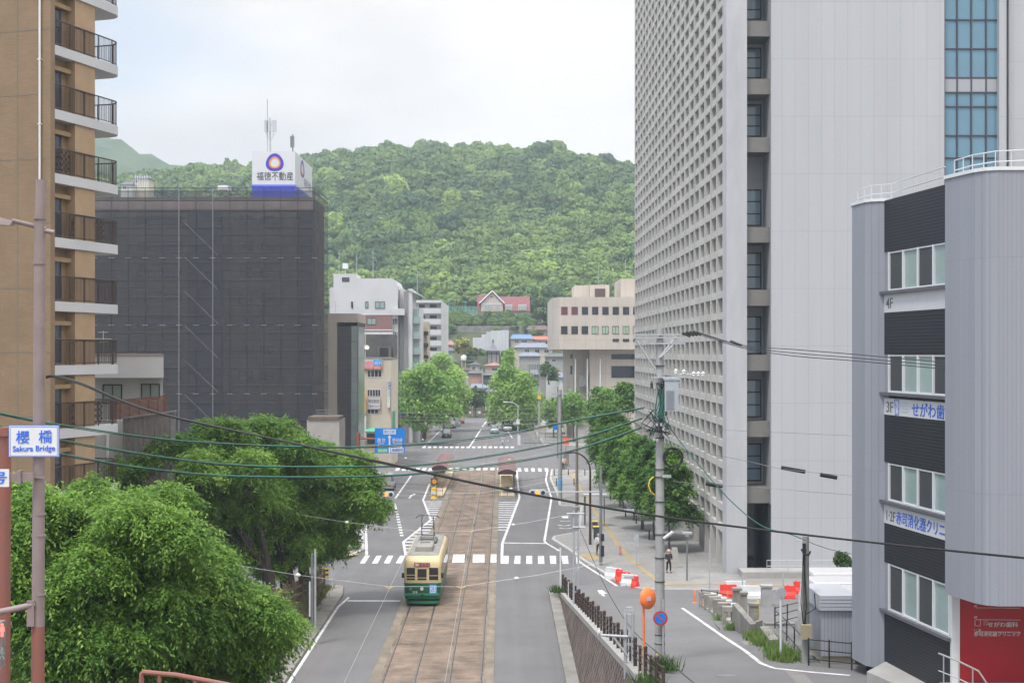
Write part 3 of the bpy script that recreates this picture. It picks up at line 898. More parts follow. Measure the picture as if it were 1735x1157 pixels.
for i, (px, py, h, R, lb) in enumerate(spots):
    b = G(px, py, 0.13)
    tree('street_tree', lb, tuple(b), auto_blobs(b, h, R, r_, 13, 0.3), leaf_street, 0.09, h * 0.28, 3300,
         dict(kind='twig', k=8, twig=0.45, ln=0.24, wd=0.065, droop=0.3, inner=0.3, tail=0.12), 'street trees before the tower', 50 + i, bark_pale, tint_shift=(0.02, -0.06, 0.05, -0.03, 0.0, -0.08, -0.1, -0.05)[i])

# ------------------------------------------------------------------ avenue and park trees beyond the crossing
def card_tree(label, px, py, lst, Y, sz, n, m, group, seed, name='avenue_tree', r0=0.25, fz=3.0, shift=0.0, dy=2.0, flat=0.85, z=None):
    b = P(px, py, Y); z = b.z if z is None else z
    tree(name, label, (b.x, b.y, z), pix_blobs(lst, Y, seed, dy, flat), m, r0, fz, n, dict(kind='card', sz=sz, inner=0.4, tail=0.12), group, seed, bark_pale, tint_shift=shift)
card_tree('bushy avenue tree left of the far road, nearest the blue road sign', 715, 742,
          [(718, 636, 26), (700, 662, 27), (735, 655, 32), (710, 690, 30), (748, 690, 32), (725, 708, 30), (696, 712, 18), (768, 700, 18), (745, 712, 18), (712, 724, 16), (692, 690, 20), (690, 640, 14)], 242, 0.27, 8500, leaf_ginkgo, 'avenue trees', 61, z=0.1, shift=-0.05)
card_tree('taller avenue tree left of the far road with its top before the white flats', 752, 735,
          [(748, 612, 18), (735, 635, 24), (765, 638, 24), (755, 660, 30), (778, 668, 22), (770, 692, 24), (742, 690, 26), (782, 692, 14)], 285, 0.29, 7500, leaf_ginkgo, 'avenue trees', 62, z=0.1, shift=0.08)
card_tree('tall pale green avenue tree right of the far road below the temple roof', 862, 735,
          [(863, 598, 9), (862, 612, 13), (858, 630, 17), (850, 648, 22), (880, 645, 22), (865, 665, 30), (845, 682, 22), (892, 675, 22), (865, 700, 34), (842, 706, 18), (896, 705, 20), (880, 724, 22)], 290, 0.29, 9500, leaf_ginkgo, 'avenue trees', 63, z=0.1, shift=0.14)
card_tree('lower avenue tree at the edge of the park, touching the tall pale one', 903, 740,
          [(900, 650, 14), (905, 672, 17), (895, 690, 18), (912, 700, 15), (903, 715, 14)], 300, 0.32, 2400, leaf_ginkgo, 'avenue trees', 64, z=0.1, shift=0.02)
card_tree('small dark round tree at the far end of the road', 806, 690, [(806, 675, 13), (798, 684, 10), (815, 684, 10)], 345, 0.4, 900, leaf_dark, 'avenue trees', 65, z=0.1, shift=-0.15)
park = [('light green park tree behind the concrete pole with the yellow box', 938, 735, [(940, 690, 20), (928, 705, 16), (950, 705, 18), (940, 718, 14)], 262, leaf_ginkgo, 0.0),
        ('light green park tree left of the arched lamp post', 972, 728, [(970, 680, 20), (958, 697, 18), (982, 697, 20), (972, 712, 18)], 250, leaf_ginkgo, 0.0),
        ('mid green park tree before the pale hall stairs', 1022, 715, [(1015, 668, 16), (1030, 672, 18), (1010, 690, 20), (1032, 695, 20), (1020, 712, 20)], 228, leaf_street, 0.12),
        ('dark green park tree next to the tower edge, bare stem showing', 1062, 725, [(1058, 660, 16), (1068, 672, 18), (1055, 683, 16), (1066, 692, 14)], 212, leaf_street, -0.1),
        ('low bright park tree half behind the first street trees', 1040, 745, [(1040, 722, 22), (1025, 735, 18), (1055, 730, 18), (1035, 750, 18), (1012, 745, 12)], 205, leaf_street, 0.15)]
for i, (lb, px, py, lst, Y, m, sh) in enumerate(park):
    card_tree(lb, px, py, lst, Y, 0.26, 2400, m, 'park trees', 70 + i, 'park_tree', 0.16, 2.4, sh, z=0.13)

def shrub(name, label, c, rx, ry, rz, n, sz, m, seed, group=None, cat='shrub', shift=0.0, blobs=5):
    r = np.random.default_rng(seed)
    bl = [((c[0] + r.uniform(-0.5, 0.5) * rx, c[1] + r.uniform(-0.5, 0.5) * ry, c[2] + rz * r.uniform(0.35, 0.8)), (rx * 0.6, ry * 0.6, rz * 0.5)) for _ in range(blobs)]
    p, d, idx = blob_points(bl, n, r, 0.3, 0.4)
    p[:, 2] = np.maximum(p[:, 2], c[2] + 0.02)
    nn = unit(d * 0.6 + r.normal(0, 0.6, d.shape)); s_ = sz * r.uniform(0.6, 1.4, len(p))
    V, Fq = card_quads(p, nn, s_, s_ * 0.6, r)
    ro = root(name, label, cat, c, group)
    np_mesh('foliage', V, Fq, m, ro, np.clip(np.repeat(0.35 + shift + r.normal(0, 0.2, len(p)), 4), 0, 1))
    st = MB()
    for b, _ in bl: st.tube([c, Vector(c).lerp(Vector(b), 0.6) + Vector((0.03, 0, 0)), b], [0.03, 0.02, 0.008], 5)
    st.build('stem', bark_pale, ro)
    return ro

# ------------------------------------------------------------------ the wooded hill: thousands of crowns that read as one mass
def crown_variant(r, nblob, nq):
    bl = []
    for i in range(nblob):
        a = r.uniform(0, 6.28); q = math.sqrt(r.uniform(0, 1)) * 0.68
        bl.append(((math.cos(a) * q, math.sin(a) * q, 0.95 - 0.75 * q * q + r.uniform(-0.2, 0.12)), (r.uniform(0.2, 0.38),) * 2 + (r.uniform(0.16, 0.3),)))
    bl.append(((0, 0, 0.3), (0.95, 0.95, 0.5)))
    p, d, idx = blob_points(bl, nq, r, 0.5, 0.86, -0.25)
    nn = unit(d * 1.0 + r.normal(0, 0.4, d.shape) + np.array([0, 0, 0.1]))
    sz = 0.074 * r.uniform(0.6, 1.4, len(p))
    V, Fq = card_quads(p, nn, sz, sz * 0.8, r)
    bt = r.normal(0, 0.07, len(bl))
    tb = np.repeat(bt[idx] + r.normal(0, 0.05, len(p)), 4)
    for k, (c, rr) in enumerate(bl):               # leafy core of every clump
        i, j = np.meshgrid(np.arange(5), np.arange(8), indexing='ij')
        th, ph = i * math.pi / 4, j * 2 * math.pi / 8
        q = np.stack([np.sin(th) * np.cos(ph), np.sin(th) * np.sin(ph), np.cos(th)], -1).reshape(-1, 3) * (1 + r.normal(0, 0.06, (40, 1)))
        W = np.array(c) + q * np.array(rr) * 0.84
        I_ = np.arange(40).reshape(5, 8); J_ = np.roll(I_, -1, 1)
        Fc = np.stack([I_[:-1], I_[1:], J_[1:], J_[:-1]], -1).reshape(-1, 4) + len(V)
        V = np.concatenate([V, W]); Fq = np.concatenate([Fq, Fc]); tb = np.concatenate([tb, np.full(40, bt[k])])
    return V, Fq, tb
rh = np.random.default_rng(99)
variants = [crown_variant(rh, 14 + (i % 4) * 5, 900) for i in range(8)]
Vs, Fs, Ts, nv = [], [], [], 0
def hill_tree(x, y, R, H, t, v):
    global nv
    z = float(hill(x, y))
    V, Fq, tb = variants[v]
    a = rh.uniform(0, 6.28); c, s = math.cos(a), math.sin(a)
    W = np.stack([(V[:, 0] * c - V[:, 1] * s) * R + x, (V[:, 0] * s + V[:, 1] * c) * R + y, V[:, 2] * H + z + 1.0], 1)
    Vs.append(W); Fs.append(Fq + nv); nv += len(V); Ts.append(np.clip(tb + t, 0, 1))
y = 503.0
while y < 830:
    step = 7.4 if y < 700 else 8.4
    half = y * 0.16
    x = -0.31 * y
    while x < half:
        xx = x + rh.uniform(-2.6, 2.6); yy = y + rh.uniform(-2.6, 2.6)
        big = rh.random()
        R = rh.uniform(3.8, 5.6) if big < 0.6 else rh.uniform(5.6, 8.0)
        patch = math.sin(xx * 0.045 + 1.0) * math.sin(yy * 0.037) * 0.12 + math.sin(xx * 0.017 - yy * 0.021) * 0.1
        t = 0.36 + patch + rh.normal(0, 0.13) + (0.3 if rh.random() < 0.05 else 0) - (0.1 if big > 0.9 else 0)
        if rh.random() > 0.03: hill_tree(xx, yy, R, R * rh.choice([0.85, 1.05, 1.3, 1.6], p=[0.4, 0.4, 0.19, 0.01]), t, int(rh.integers(8)))
        x += step * rh.uniform(0.7, 1.25)
    y += step * 0.86
kind(np_mesh('forest', np.concatenate(Vs), np.concatenate(Fs), leaf_hill, None, np.concatenate(Ts)), 'stuff')['label'] = 'dense green broadleaf forest covering the hill'
# hedge and shrubs on the terrace below the gabled house
Vs, Fs, Ts, nv = [], [], [], 0
for k in range(150):
    xx = rh.uniform(-75, 30); yy = rh.uniform(466, 476)
    if yy > 470 and -14 < xx < 10: yy -= 4
    hill_tree(xx, yy, rh.uniform(1.5, 2.6), rh.uniform(1.8, 3.2), 0.28 + rh.normal(0, 0.1), int(rh.integers(8)))
for k in range(260):
    xx = rh.uniform(-95, 40); yy = rh.uniform(380, 466)
    hill_tree(xx, yy, rh.uniform(1.0, 2.2), rh.uniform(0.8, 2.0), 0.3 + rh.normal(0, 0.15), int(rh.integers(8)))
kind(np_mesh('undergrowth', np.concatenate(Vs), np.concatenate(Fs), leaf_hill, None, np.concatenate(Ts)), 'stuff')['label'] = 'low shrubs and undergrowth on the slope between the houses'
# grass tufts on the left bank and beside the ramp
def tufts(name, label, pts, hmin, hmax, per, m, seed):
    r = np.random.default_rng(seed); pts = np.asarray(pts); n = len(pts) * per
    b = np.repeat(pts, per, 0) + np.concatenate([r.normal(0, 0.16, (n, 2)), np.zeros((n, 1))], 1)
    d = unit(np.concatenate([r.normal(0, 0.45, (n, 2)), np.ones((n, 1))], 1)); h = r.uniform(hmin, hmax, (n, 1))
    sd = unit(np.cross(d, r.normal(size=(n, 3)))) * 0.022
    V = np.stack([b - sd, b + sd, b + d * h * 0.6 + sd * 0.7, b + d * h], 1).reshape(-1, 3)
    o = np_mesh(name, V, np.arange(n * 4).reshape(n, 4), m, None, np.clip(np.repeat(r.normal(0.4, 0.25, n), 4), 0, 1))
    kind(o, 'stuff')['label'] = label
g_pts = []
for k in range(420):
    yy = rh.uniform(55, 95.5); t = rh.random()
    g_pts.append((-11.4 - 0.55 * t, yy, ramp(yy) * t))
tufts('bank_grass', 'rough grass on the bank below the left fence', g_pts, 0.15, 0.5, 12, leaf_mat('dry_grass', (0.07, 0.11, 0.03), (0.24, 0.2, 0.09), 0.2), 5)
# ------------------------------------------------------------------ building helpers
UP = Vector((0, 0, 1))
def window(parent, c0, u, w_, h, mf, mg, cols=2, rows=1, t=0.05, name='window', proud=0.05, sill=None):
    """frame (part) with its glass (sub-part); c0 lower left corner seen from outside, u reading direction"""
    u = Vector((u[0], u[1], 0)).normalized(); v = -(u.cross(UP)); c0 = Vector(c0)
    fm = MB(); z0, z1 = c0.z, c0.z + h
    fm.obox(c0, u, v, 0, t, -proud, 0.02, z0, z1); fm.obox(c0, u, v, w_ - t, w_, -proud, 0.02, z0, z1)
    fm.obox(c0, u, v, t, w_ - t, -proud, 0.02, z0, z0 + t); fm.obox(c0, u, v, t, w_ - t, -proud, 0.02, z1 - t, z1)
    for i in range(1, cols): x = w_ * i / cols; fm.obox(c0, u, v, x - t / 2, x + t / 2, -proud * 0.8, 0.02, z0 + t, z1 - t)
    for i in range(1, rows): z = z0 + h * i / rows; fm.obox(c0, u, v, t, w_ - t, -proud * 0.6, 0.02, z - t / 2, z + t / 2)
    f = fm.build(name, mf, parent)
    MB().obox(c0, u, v, t * 0.6, w_ - t * 0.6, -0.012, 0.015, z0 + t * 0.6, z1 - t * 0.6).build('pane', mg, f)
    if sill: MB().obox(c0, u, v, -0.06, w_ + 0.06, -proud - 0.07, 0.02, z0 - 0.07, z0 - 0.002).build('sill', sill, f)
    return f
def pane_px(parent, px0, px1, py0, py1, Y, mg, mf=None, cols=2, name='window', rows=1, t=0.06):
    a = P(px0, py1, Y); b = P(px1, py0, Y)
    return window(parent, a, (1, 0, 0), b.x - a.x, b.z - a.z, mf or M_['steel'], mg, cols, rows, t, name)
def zpx(py, Y): return CH - (py - HY) * Y / F
def xpx(px, Y): return (px - HX) * Y / F
def front_box(mb, px0, px1, py0, py1, Y, depth, z0=None):
    mb.box(xpx(px0, Y), xpx(px1, Y), Y, Y + depth, zpx(py1, Y) if z0 is None else z0, zpx(py0, Y)); return mb
FX = Vector((1, 0, 0))

# ------------------------------------------------------------------ tall tiled apartment building at the left edge
O = Vector((-21.1, 67.0, 0)); U = Vector((0.304, 0.953, 0)).normalized(); IN = Vector((-U.y, U.x, 0))
def AB(a, b, z): q = O + U * a + IN * b; return Vector((q.x, q.y, z))
tile = brick_mat('ochre_tile', (0.235, 0.165, 0.1), (0.21, 0.145, 0.087), (0.2, 0.135, 0.08), 0.26, 0.075, 0.008, 'HZ', 0.6, dirt=0.14, bump=0.15, dscale=0.5)
ap = root('apartment_building', 'tall ochre tiled apartment block with curved white balconies at the left edge', 'building', tuple(O))
MB().obox(O, U, IN, -0.35, 0, 0, 12, 0, 41).build('wall', tile, ap)
bd = MB(); bd.obox(O, U, IN, 0, 3.4, 0.62, 12, 0, 41)
for k in range(12): bd.obox(O, U, IN, 0.0, 3.4, 0.3, 0.62, 17.6 - 3.03 * 2 + 3.03 * (k - 2) + 2.45, 17.6 - 3.03 * 2 + 3.03 * (k - 2) + 2.66)
bd.build('wall', mat('ochre_render', (0.29, 0.195, 0.105), 0.7, var=0.12, scale=0.8, detail=7), ap)
MB().obox(O, U, IN, 1.75, 3.42, 0.1, 0.64, 0, 41).build('pillar', mat('tan_stone', (0.34, 0.235, 0.14), 0.65, var=0.12, scale=1.2, detail=7), ap)
jt = MB()
for k in range(12):
    z = 3.6 + 3.03 * k
    jt.obox(O, U, IN, -0.36, -0.35, 0, 12, z, z + 0.03)
for b in (1.25 + 0.55, 4.6, 7.4): jt.obox(O, U, IN, -0.361, -0.35, b, b + 0.03, 0, 41)
jt.build('expansion_joint', mat('joint_grey', (0.16, 0.15, 0.14), 0.8), ap)
dp = MB().tube([AB(-0.44, 0.52, 7), AB(-0.44, 0.52, 41)], 0.055, 8)
for k in range(12): dp.obox(O, U, IN, -0.5, -0.35, 0.44, 0.6, 5.2 + 3.03 * k, 5.26 + 3.03 * k)
dp.build('drainpipe', M_['white'], ap, smooth=True)
def balcony(z, screen):
    pl = [(0, 0.0), (5.0, 0.0)] + [(5.0 + 0.95 * math.sin(t), 0.95 - 0.95 * math.cos(t)) for t in [rad(15 * i) for i in range(1, 7)]] + [(5.95, 2.4), (0, 2.4)]
    q = [AB(a, b, 0) for a, b in pl]
    sl = MB().prism([(p.x, p.y) for p in q], z - 0.46, z).build('balcony', M_['white_wall'], ap)
    path = [(0.05, 0.07), (5.0, 0.07)] + [(5.0 + 0.88 * math.sin(t), 0.95 - 0.88 * math.cos(t)) for t in [rad(15 * i) for i in range(1, 7)]] + [(5.88, 2.3)]
    pts = [AB(a, b, 0) for a, b in path]
    rl = MB()
    for h, r in ((1.22, 0.032), (0.1, 0.022)):
        rl.tube([p + UP * (z + h) for p in pts], r, 6)
    # upright bars along the path
    d = [0]
    for i in range(1, len(pts)): d.append(d[-1] + (pts[i] - pts[i - 1]).length)
    s = 0.05; k = 0
    while s < d[-1]:
        i = max(j for j in range(len(d) - 1) if d[j] <= s)
        p = pts[i].lerp(pts[i + 1], (s - d[i]) / (d[i + 1] - d[i]))
        r = 0.032 if k % 11 == 0 else 0.0115
        rl.tube([p + UP * (z + (0.0 if k % 11 == 0 else 0.1)), p + UP * (z + 1.22)], r, 5, False)
        s += 0.108; k += 1
    rl.build('railing', M_['brown'], sl)
    if screen:
        sc = MB(); u = U
        for i in range(int(screen[1] / 0.16)):
            for j in range(7):
                if (i + j) % 2: continue
                sc.obox(O, U, IN, screen[0] + i * 0.16, screen[0] + i * 0.16 + 0.15, 0.16, 0.18, z + 0.12 + j * 0.15, z + 0.26 + j * 0.15)
        sc.build('lattice_screen', mat('lattice_wood', screen[2], 0.7, var=0.2, scale=3), sl)
zb = CH - (619 - HY) * 67.0 / F
scr = {3: (0.1, 1.3, (0.05, 0.033, 0.028)), 2: (1.4, 3.0, (0.16, 0.075, 0.035)), -1: (1.6, 2.6, (0.06, 0.04, 0.03))}
for k in range(-2, 7):
    z = zb + 3.02 * k
    balcony(z, scr.get(k))
    window(ap, AB(0.35, 0.6, z + 0.05), U * -1 if False else (-U), 0.01, 0.01, M_['steel'], M_['glass_dark']) if False else None
    fm = MB().obox(O, U, IN, 0.3, 1.35, 0.56, 0.63, z + 0.03, z + 2.12)
    f = fm.build('window', M_['steel'], ap)
    MB().obox(O, U, IN, 0.36, 1.29, 0.545, 0.62, z + 0.1, z + 2.06).build('pane', M_['glass_dark'], f)
for k in (1, 2, 4):                                    # air conditioner boxes on some balconies
    z = zb + 3.02 * k
    a = MB().obox(O, U, IN, 2.0 + 0.3 * k % 1, 2.75 + 0.3 * k % 1, 0.45, 0.75, z + 0.02, z + 0.62)
    solo(a, 'air_conditioner', M_['white'], ['', 'small white air conditioner on the lowest high balcony', 'small white air conditioner on a balcony level with the mesh roofline', '', 'small white air conditioner on the balcony below the topmost full one'][k], 'air conditioner', 'balcony air conditioners')

# ------------------------------------------------------------------ low white house beside it
ax = root('low_house', 'low white rendered house with deep parapet and small windows below the balconies', 'building', (-22, 82, 0))
w1 = MB(); w1.prism([(xpx(60, 83.2), 83.2), (xpx(276, 83.2), 83.2), (xpx(270, 92), 92), (xpx(60, 92), 92)], 0, zpx(640, 83.2)); w1.build('wall', M_['white_wall'], ax)
pr = MB(); a = xpx(60, 82); b = xpx(277, 82)
pr.prism([(a, 82), (b, 82), (xpx(272, 92), 92), (a, 92)], zpx(640, 82), zpx(602, 82))
pr.build('parapet', M_['white_wall'], ax)
MB().prism([(a, 81.95), (b + 0.05, 81.95), (xpx(273, 92), 92), (a, 92)], zpx(602, 82), zpx(600, 82)).build('parapet_cap', mat('copper_cap', (0.3, 0.2, 0.15), 0.6), ax)
for x0, x1, y0, y1, m in ((136, 152, 653, 682, 'glass_dark'), (174, 207, 651, 684, 'glass_pale'), (239, 271, 650, 676, 'glass_pale')):
    pane_px(ax, x0, x1, y0, y1, 83.2, M_[m], M_['brown'])
sf = MB(); front_box(sf, 187, 283, 681, 712, 80, 0.02); 
sf = MB()
for k in range(16):
    z = zpx(711, 80) + k * 0.068
    a, b = P(186, 0, 80), P(283, 0, 80)
    sf.hexa([(a.x, 80, z), (b.x, 80, z + 0.3), (b.x, 80.04, z + 0.3), (a.x, 80.04, z), (a.x, 80, z + 0.055), (b.x, 80, z + 0.355), (b.x, 80.04, z + 0.355), (a.x, 80.04, z + 0.055)])
for k in range(7):
    x = xpx(186 + k * 16, 80); dz = 0.3 * k / 6
    sf.box(x, x + 0.06, 80.04, 80.1, zpx(716, 80) + dz, zpx(684, 80) + dz)
so = solo(sf, 'slat_fence', mat('red_brown_slats', (0.17, 0.075, 0.05), 0.8, var=0.3, scale=2), 'red brown wooden slat fence on the terrace of the low white house', 'fence')
cw = MB(); Yc = 78
for k in range(10):
    x0, x1 = xpx(208 + k * 8.8, Yc), xpx(208 + (k + 1) * 8.8, Yc)
    zt = zpx(708 - k * 1.15, Yc)
    cw.mi(0).box(x0, x1, Yc + 0.12, Yc + 0.2, 4, zt); cw.mi(1).box(x0, x0 + 0.07, Yc, Yc + 0.12, 4, zt)
cw.mi(0).hexa([(xpx(206, Yc), Yc - 0.05, zpx(710, Yc)), (xpx(297, Yc), Yc - 0.05, zpx(698, Yc)), (xpx(297, Yc), Yc + 0.25, zpx(698, Yc)), (xpx(206, Yc), Yc + 0.25, zpx(710, Yc)),
           (xpx(206, Yc), Yc - 0.05, zpx(707, Yc)), (xpx(297, Yc), Yc - 0.05, zpx(695, Yc)), (xpx(297, Yc), Yc + 0.25, zpx(695, Yc)), (xpx(206, Yc), Yc + 0.25, zpx(707, Yc))])
solo(cw, 'metal_screen_wall', [mat('weathered_metal', (0.2, 0.2, 0.21), 0.6, var=0.2, scale=1.5), mat('rusty_rib', (0.18, 0.14, 0.12), 0.7, var=0.3, scale=2)], 'grey ribbed metal screen wall with rusty ribs below the slat fence', 'wall')
gw = root('garden_wall', 'pale wall with two white pipes behind the lower balconies', 'wall', (-23, 79, 0))
g_ = MB(); front_box(g_, 100, 209, 712, 900, 79, 0.3, 0); g_.build('wall', M_['white_wall'], gw)
g_ = MB()
for x in (150, 182): g_.tube([P(x, 728, 78.9), P(x, 800, 78.9)], 0.08, 8)
g_.build('pipe', M_['white'], gw, smooth=True)
an = MB(); Ya = 81.5
an.tube([P(175, 602, Ya), P(175, 560, Ya)], 0.02, 6)
for y, hw in ((563, 8), (574, 14), (579, 8)): an.tube([P(175 - hw, y, Ya), P(175 + hw, y, Ya)], 0.014, 5)
for x in (165, 170, 180, 186): an.tube([P(x, 574, Ya - 0.3), P(x, 574, Ya + 0.3)], 0.01, 5)
solo(an, 'antenna', M_['galv'], 'thin television antenna on the low white house roof', 'antenna', 'rooftop antennas')

# ------------------------------------------------------------------ building wrapped in dark scaffold netting
YN = 150.0; sN = F / YN
nb = root('netted_building', 'large block wrapped in dark scaffold netting, windows showing faintly through', 'building', (-25, YN, 0))
xa, xb, zt = xpx(60, YN), xpx(533, YN), zpx(322, YN)
MB().box(xa, xb - 0.4, YN + 1.5, YN + 11.2, 0, zt - 0.6).build('wall', mat('dull_ochre_brick', (0.14, 0.125, 0.1), 0.85, var=0.2, scale=0.5), nb)  # dull brick colour with random variation
MB().box(xa, xb - 0.35, YN + 1.4, YN + 1.5, zt - 2.0, zt - 0.9).build('cornice', mat('pinkish_cornice', (0.32, 0.25, 0.23), 0.8, var=0.1), nb)
MB().box(xpx(505, YN), xb - 0.36, YN + 1.3, YN + 1.5, 0, zt - 2.0).build('stair_bay', mat('dark_grey_wall', (0.07, 0.07, 0.075), 0.85, var=0.15), nb)
MB().box(xpx(313, YN), xpx(372, YN), YN + 1.3, YN + 1.5, 0, zt - 2.0).build('stair_bay', MATS['dark_grey_wall'], nb)
for r in range(7):
    y0 = 366 + r * 43.8
    for x0, x1 in ((232, 308), (405, 428), (441, 464)):
        pane_px(nb, x0, x1, y0, y0 + 15, YN + 1.45, M_['glass_dark'], M_['black'], 4 if x1 - x0 > 50 else 2)
netm = bpy.data.materials.new('scaffold_net'); netm.use_nodes = True
t = netm.node_tree; b_ = t.nodes['Principled BSDF']; b_.inputs['Base Color'].default_value = (0.046, 0.048, 0.06, 1); b_.inputs['Roughness'].default_value = 0.8
tr = t.nodes.new('ShaderNodeBsdfTransparent'); mx = t.nodes.new('ShaderNodeMixShader')
tcn = t.nodes.new('ShaderNodeTexCoord'); nzn = t.nodes.new('ShaderNodeTexNoise'); nzn.inputs['Scale'].default_value = 0.5; nzn.inputs['Detail'].default_value = 5
mrn = t.nodes.new('ShaderNodeMapRange'); mrn.inputs['From Min'].default_value = 0.3; mrn.inputs['From Max'].default_value = 0.7; mrn.inputs['To Min'].default_value = 0.46; mrn.inputs['To Max'].default_value = 0.64
t.links.new(tcn.outputs['Object'], nzn.inputs['Vector']); t.links.new(nzn.outputs['Fac'], mrn.inputs['Value']); t.links.new(mrn.outputs['Result'], mx.inputs[0])
t.links.new(tr.outputs[0], mx.inputs[1]); t.links.new(b_.outputs[0], mx.inputs[2]); t.links.new(mx.outputs[0], t.nodes['Material Output'].inputs['Surface'])
bay = 28.7 / sN; rows = [zt, zpx(437, YN), zpx(551, YN), zpx(667, YN), 0.2]
ncol = int((xb - xa) / bay)
for i in range(ncol):
    x1 = xb - i * bay; x0 = max(xa, x1 - bay)
    for j in range(4):
        n_ = MB(); zz1, zz0 = rows[j] - 0.03, rows[j + 1] + 0.03
        wv = [YN + random.uniform(-0.04, 0.04) for _ in range(3)]
        xm = (x0 + x1) / 2
        n_.face([(x0 + 0.012, YN, zz0), (xm, wv[0], zz0), (xm, wv[1], zz1), (x0 + 0.012, YN, zz1)])
        n_.face([(xm, wv[0], zz0), (x1 - 0.012, YN, zz0), (x1 - 0.012, YN, zz1), (xm, wv[1], zz1)])
        n_.build('net_sheet', netm, nb)
for i in range(6):
    y0 = YN + i * 1.95
    for j in range(4):
        MB().face([(xb, y0 + 0.01, rows[j + 1] + 0.03), (xb, y0 + 1.93, rows[j + 1] + 0.03), (xb, y0 + 1.93, rows[j] - 0.03), (xb, y0 + 0.01, rows[j] - 0.03)]).build('net_sheet', netm, nb)
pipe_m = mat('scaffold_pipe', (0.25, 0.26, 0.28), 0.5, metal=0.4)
dark_pipe = mat('shaded_scaffold', (0.028, 0.028, 0.032), 0.6)  # dimness of pipes behind the net is put into this dark colour
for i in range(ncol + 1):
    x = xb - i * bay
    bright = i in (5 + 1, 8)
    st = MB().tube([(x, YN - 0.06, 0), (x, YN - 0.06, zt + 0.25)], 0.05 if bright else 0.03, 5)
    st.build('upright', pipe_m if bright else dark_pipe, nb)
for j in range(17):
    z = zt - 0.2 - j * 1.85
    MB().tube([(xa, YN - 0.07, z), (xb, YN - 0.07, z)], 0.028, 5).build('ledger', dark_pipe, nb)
    MB().tube([(xb - 0.1, YN, z), (xb - 0.1, YN + 11.7, z)], 0.035, 5).build('ledger', dark_pipe, nb)
    if j < 16: MB().box(xa, xb - 0.2, YN + 0.25, YN + 0.9, z - 0.9, z - 0.84).build('walk_board', dark_pipe, nb)
for j in range(3):
    cl = MB()
    for i in range(ncol + 1):
        x = xb - i * bay; cl.box(x - 0.28, x + 0.28, YN - 0.06, YN - 0.03, rows[j + 1] - 0.03, rows[j + 1] + 0.03)
    kind(cl.build('net_tie', mat('net_tie', (0.3, 0.3, 0.31), 0.7), nb), 'stuff')
for j in range(7):
    xs_, xe = xpx(312, YN), xpx(368, YN); z1 = zt - 3.4 - j * 3.62
    MB().hexa([(xs_, YN + 0.2, z1 - 0.12), (xe, YN + 0.2, z1 - 3.5), (xe, YN + 0.7, z1 - 3.5), (xs_, YN + 0.7, z1 - 0.12), (xs_, YN + 0.2, z1), (xe, YN + 0.2, z1 - 3.38), (xe, YN + 0.7, z1 - 3.38), (xs_, YN + 0.7, z1)]).build('scaffold_stair', mat('stair_plate', (0.3, 0.3, 0.31), 0.6), nb)
hd = MB(); hd.tube([(xb, YN, zt + 0.2), (xb, YN + 11.7, zt + 0.2)], 0.04, 5); hd.tube([(xa, YN, zt + 0.2), (xb, YN, zt + 0.2)], 0.04, 5)
hd.build('guard_rail', dark_pipe, nb)
# billboard box on its roof
bb = root('billboard', 'white rooftop sign box with ring emblem and blue base stripes', 'sign', (xpx(463, 152), 155, zt - 0.9))
bx0, bx1, bz0, bz1 = xpx(427, 152), xpx(500, 152), zpx(322, 152), zpx(257, 152)
MB().box(bx0, bx1, 152, 165.5, bz0 - 1.2, bz1).build('panel', mat('sign_white', (0.6, 0.62, 0.65), 0.4, var=0.03), bb)
st = MB(); st.box(bx0 - 0.01, bx1 + 0.02, 151.97, 165.5, bz0 - 1.0, bz0 + 0.42); st.build('stripe', mat('sign_blue', (0.05, 0.07, 0.52), 0.4), bb)
MB().box(bx0 - 0.015, bx1 + 0.025, 151.96, 165.5, bz0 + 0.44, bz0 + 0.6).build('stripe', mat('sign_blue_light', (0.25, 0.3, 0.75), 0.4), bb)
def ring(mb, c, u, v, n, r0, r1, sq=0.0, lift=0.02, seg=40, ph=0.0):
    c = Vector(c); u = Vector(u); v = Vector(v); n = Vector(n)
    f = lambda t, r: c + (u * math.cos(t) + v * math.sin(t)) * r * (1 + sq * math.cos(3 * t + ph)) + n * lift
    for i in range(seg):
        a, b = 2 * math.pi * i / seg, 2 * math.pi * (i + 1) / seg
        q = [f(a, r0), f(a, r1), f(b, r1), f(b, r0)]
        mb.face(q); mb.face([p - n * (lift - 0.004) for p in q][::-1])
        mb.face([q[1], q[1] - n * lift, q[2] - n * lift, q[2]])
for (c, u, n, kx) in (((xpx(465.5, 152), 152, zpx(276, 152)), (1, 0, 0), (0, -1, 0), 1.0), ((bx1, 157.5, zpx(276, 152)), (0, 1, 0), (1, 0, 0), 1.6)):
    r_ = MB(); ring(r_, c, [q * kx for q in u], (0, 0, 1), n, 0.62, 0.95, 0.05, ph=1.57); r_.build('emblem_ring', mat('emblem_violet', (0.07, 0.05, 0.45), 0.4), bb)
    r_ = MB(); ring(r_, c, [q * kx for q in u], (0, 0, 1), n, 0.45, 0.62, 0.03, ph=1.57, lift=0.024); r_.build('emblem_ring', mat('emblem_orange', (0.75, 0.3, 0.04), 0.4), bb)
text('lettering', '福徳不動産', 0.98, mat('sign_black', (0.03, 0.03, 0.035), 0.5), (bx0 + 0.48, 151.99, zpx(304.5, 152)), (1, 0, 0), UP, bb, bold=0.012, width=3.9)
text('lettering', '福徳不動産', 1.0, mat('sign_grey', (0.3, 0.3, 0.36), 0.5), (bx1 + 0.01, 158.8, zpx(301, 152)), (0, 1, 0), UP, bb, bold=0.01, width=5.8)
ms = root('antenna_mast', 'phone antenna mast with panel aerials and tall lightning rod behind the rooftop sign', 'antenna', (xpx(456, 160), 160, bz1), 'rooftop antennas')
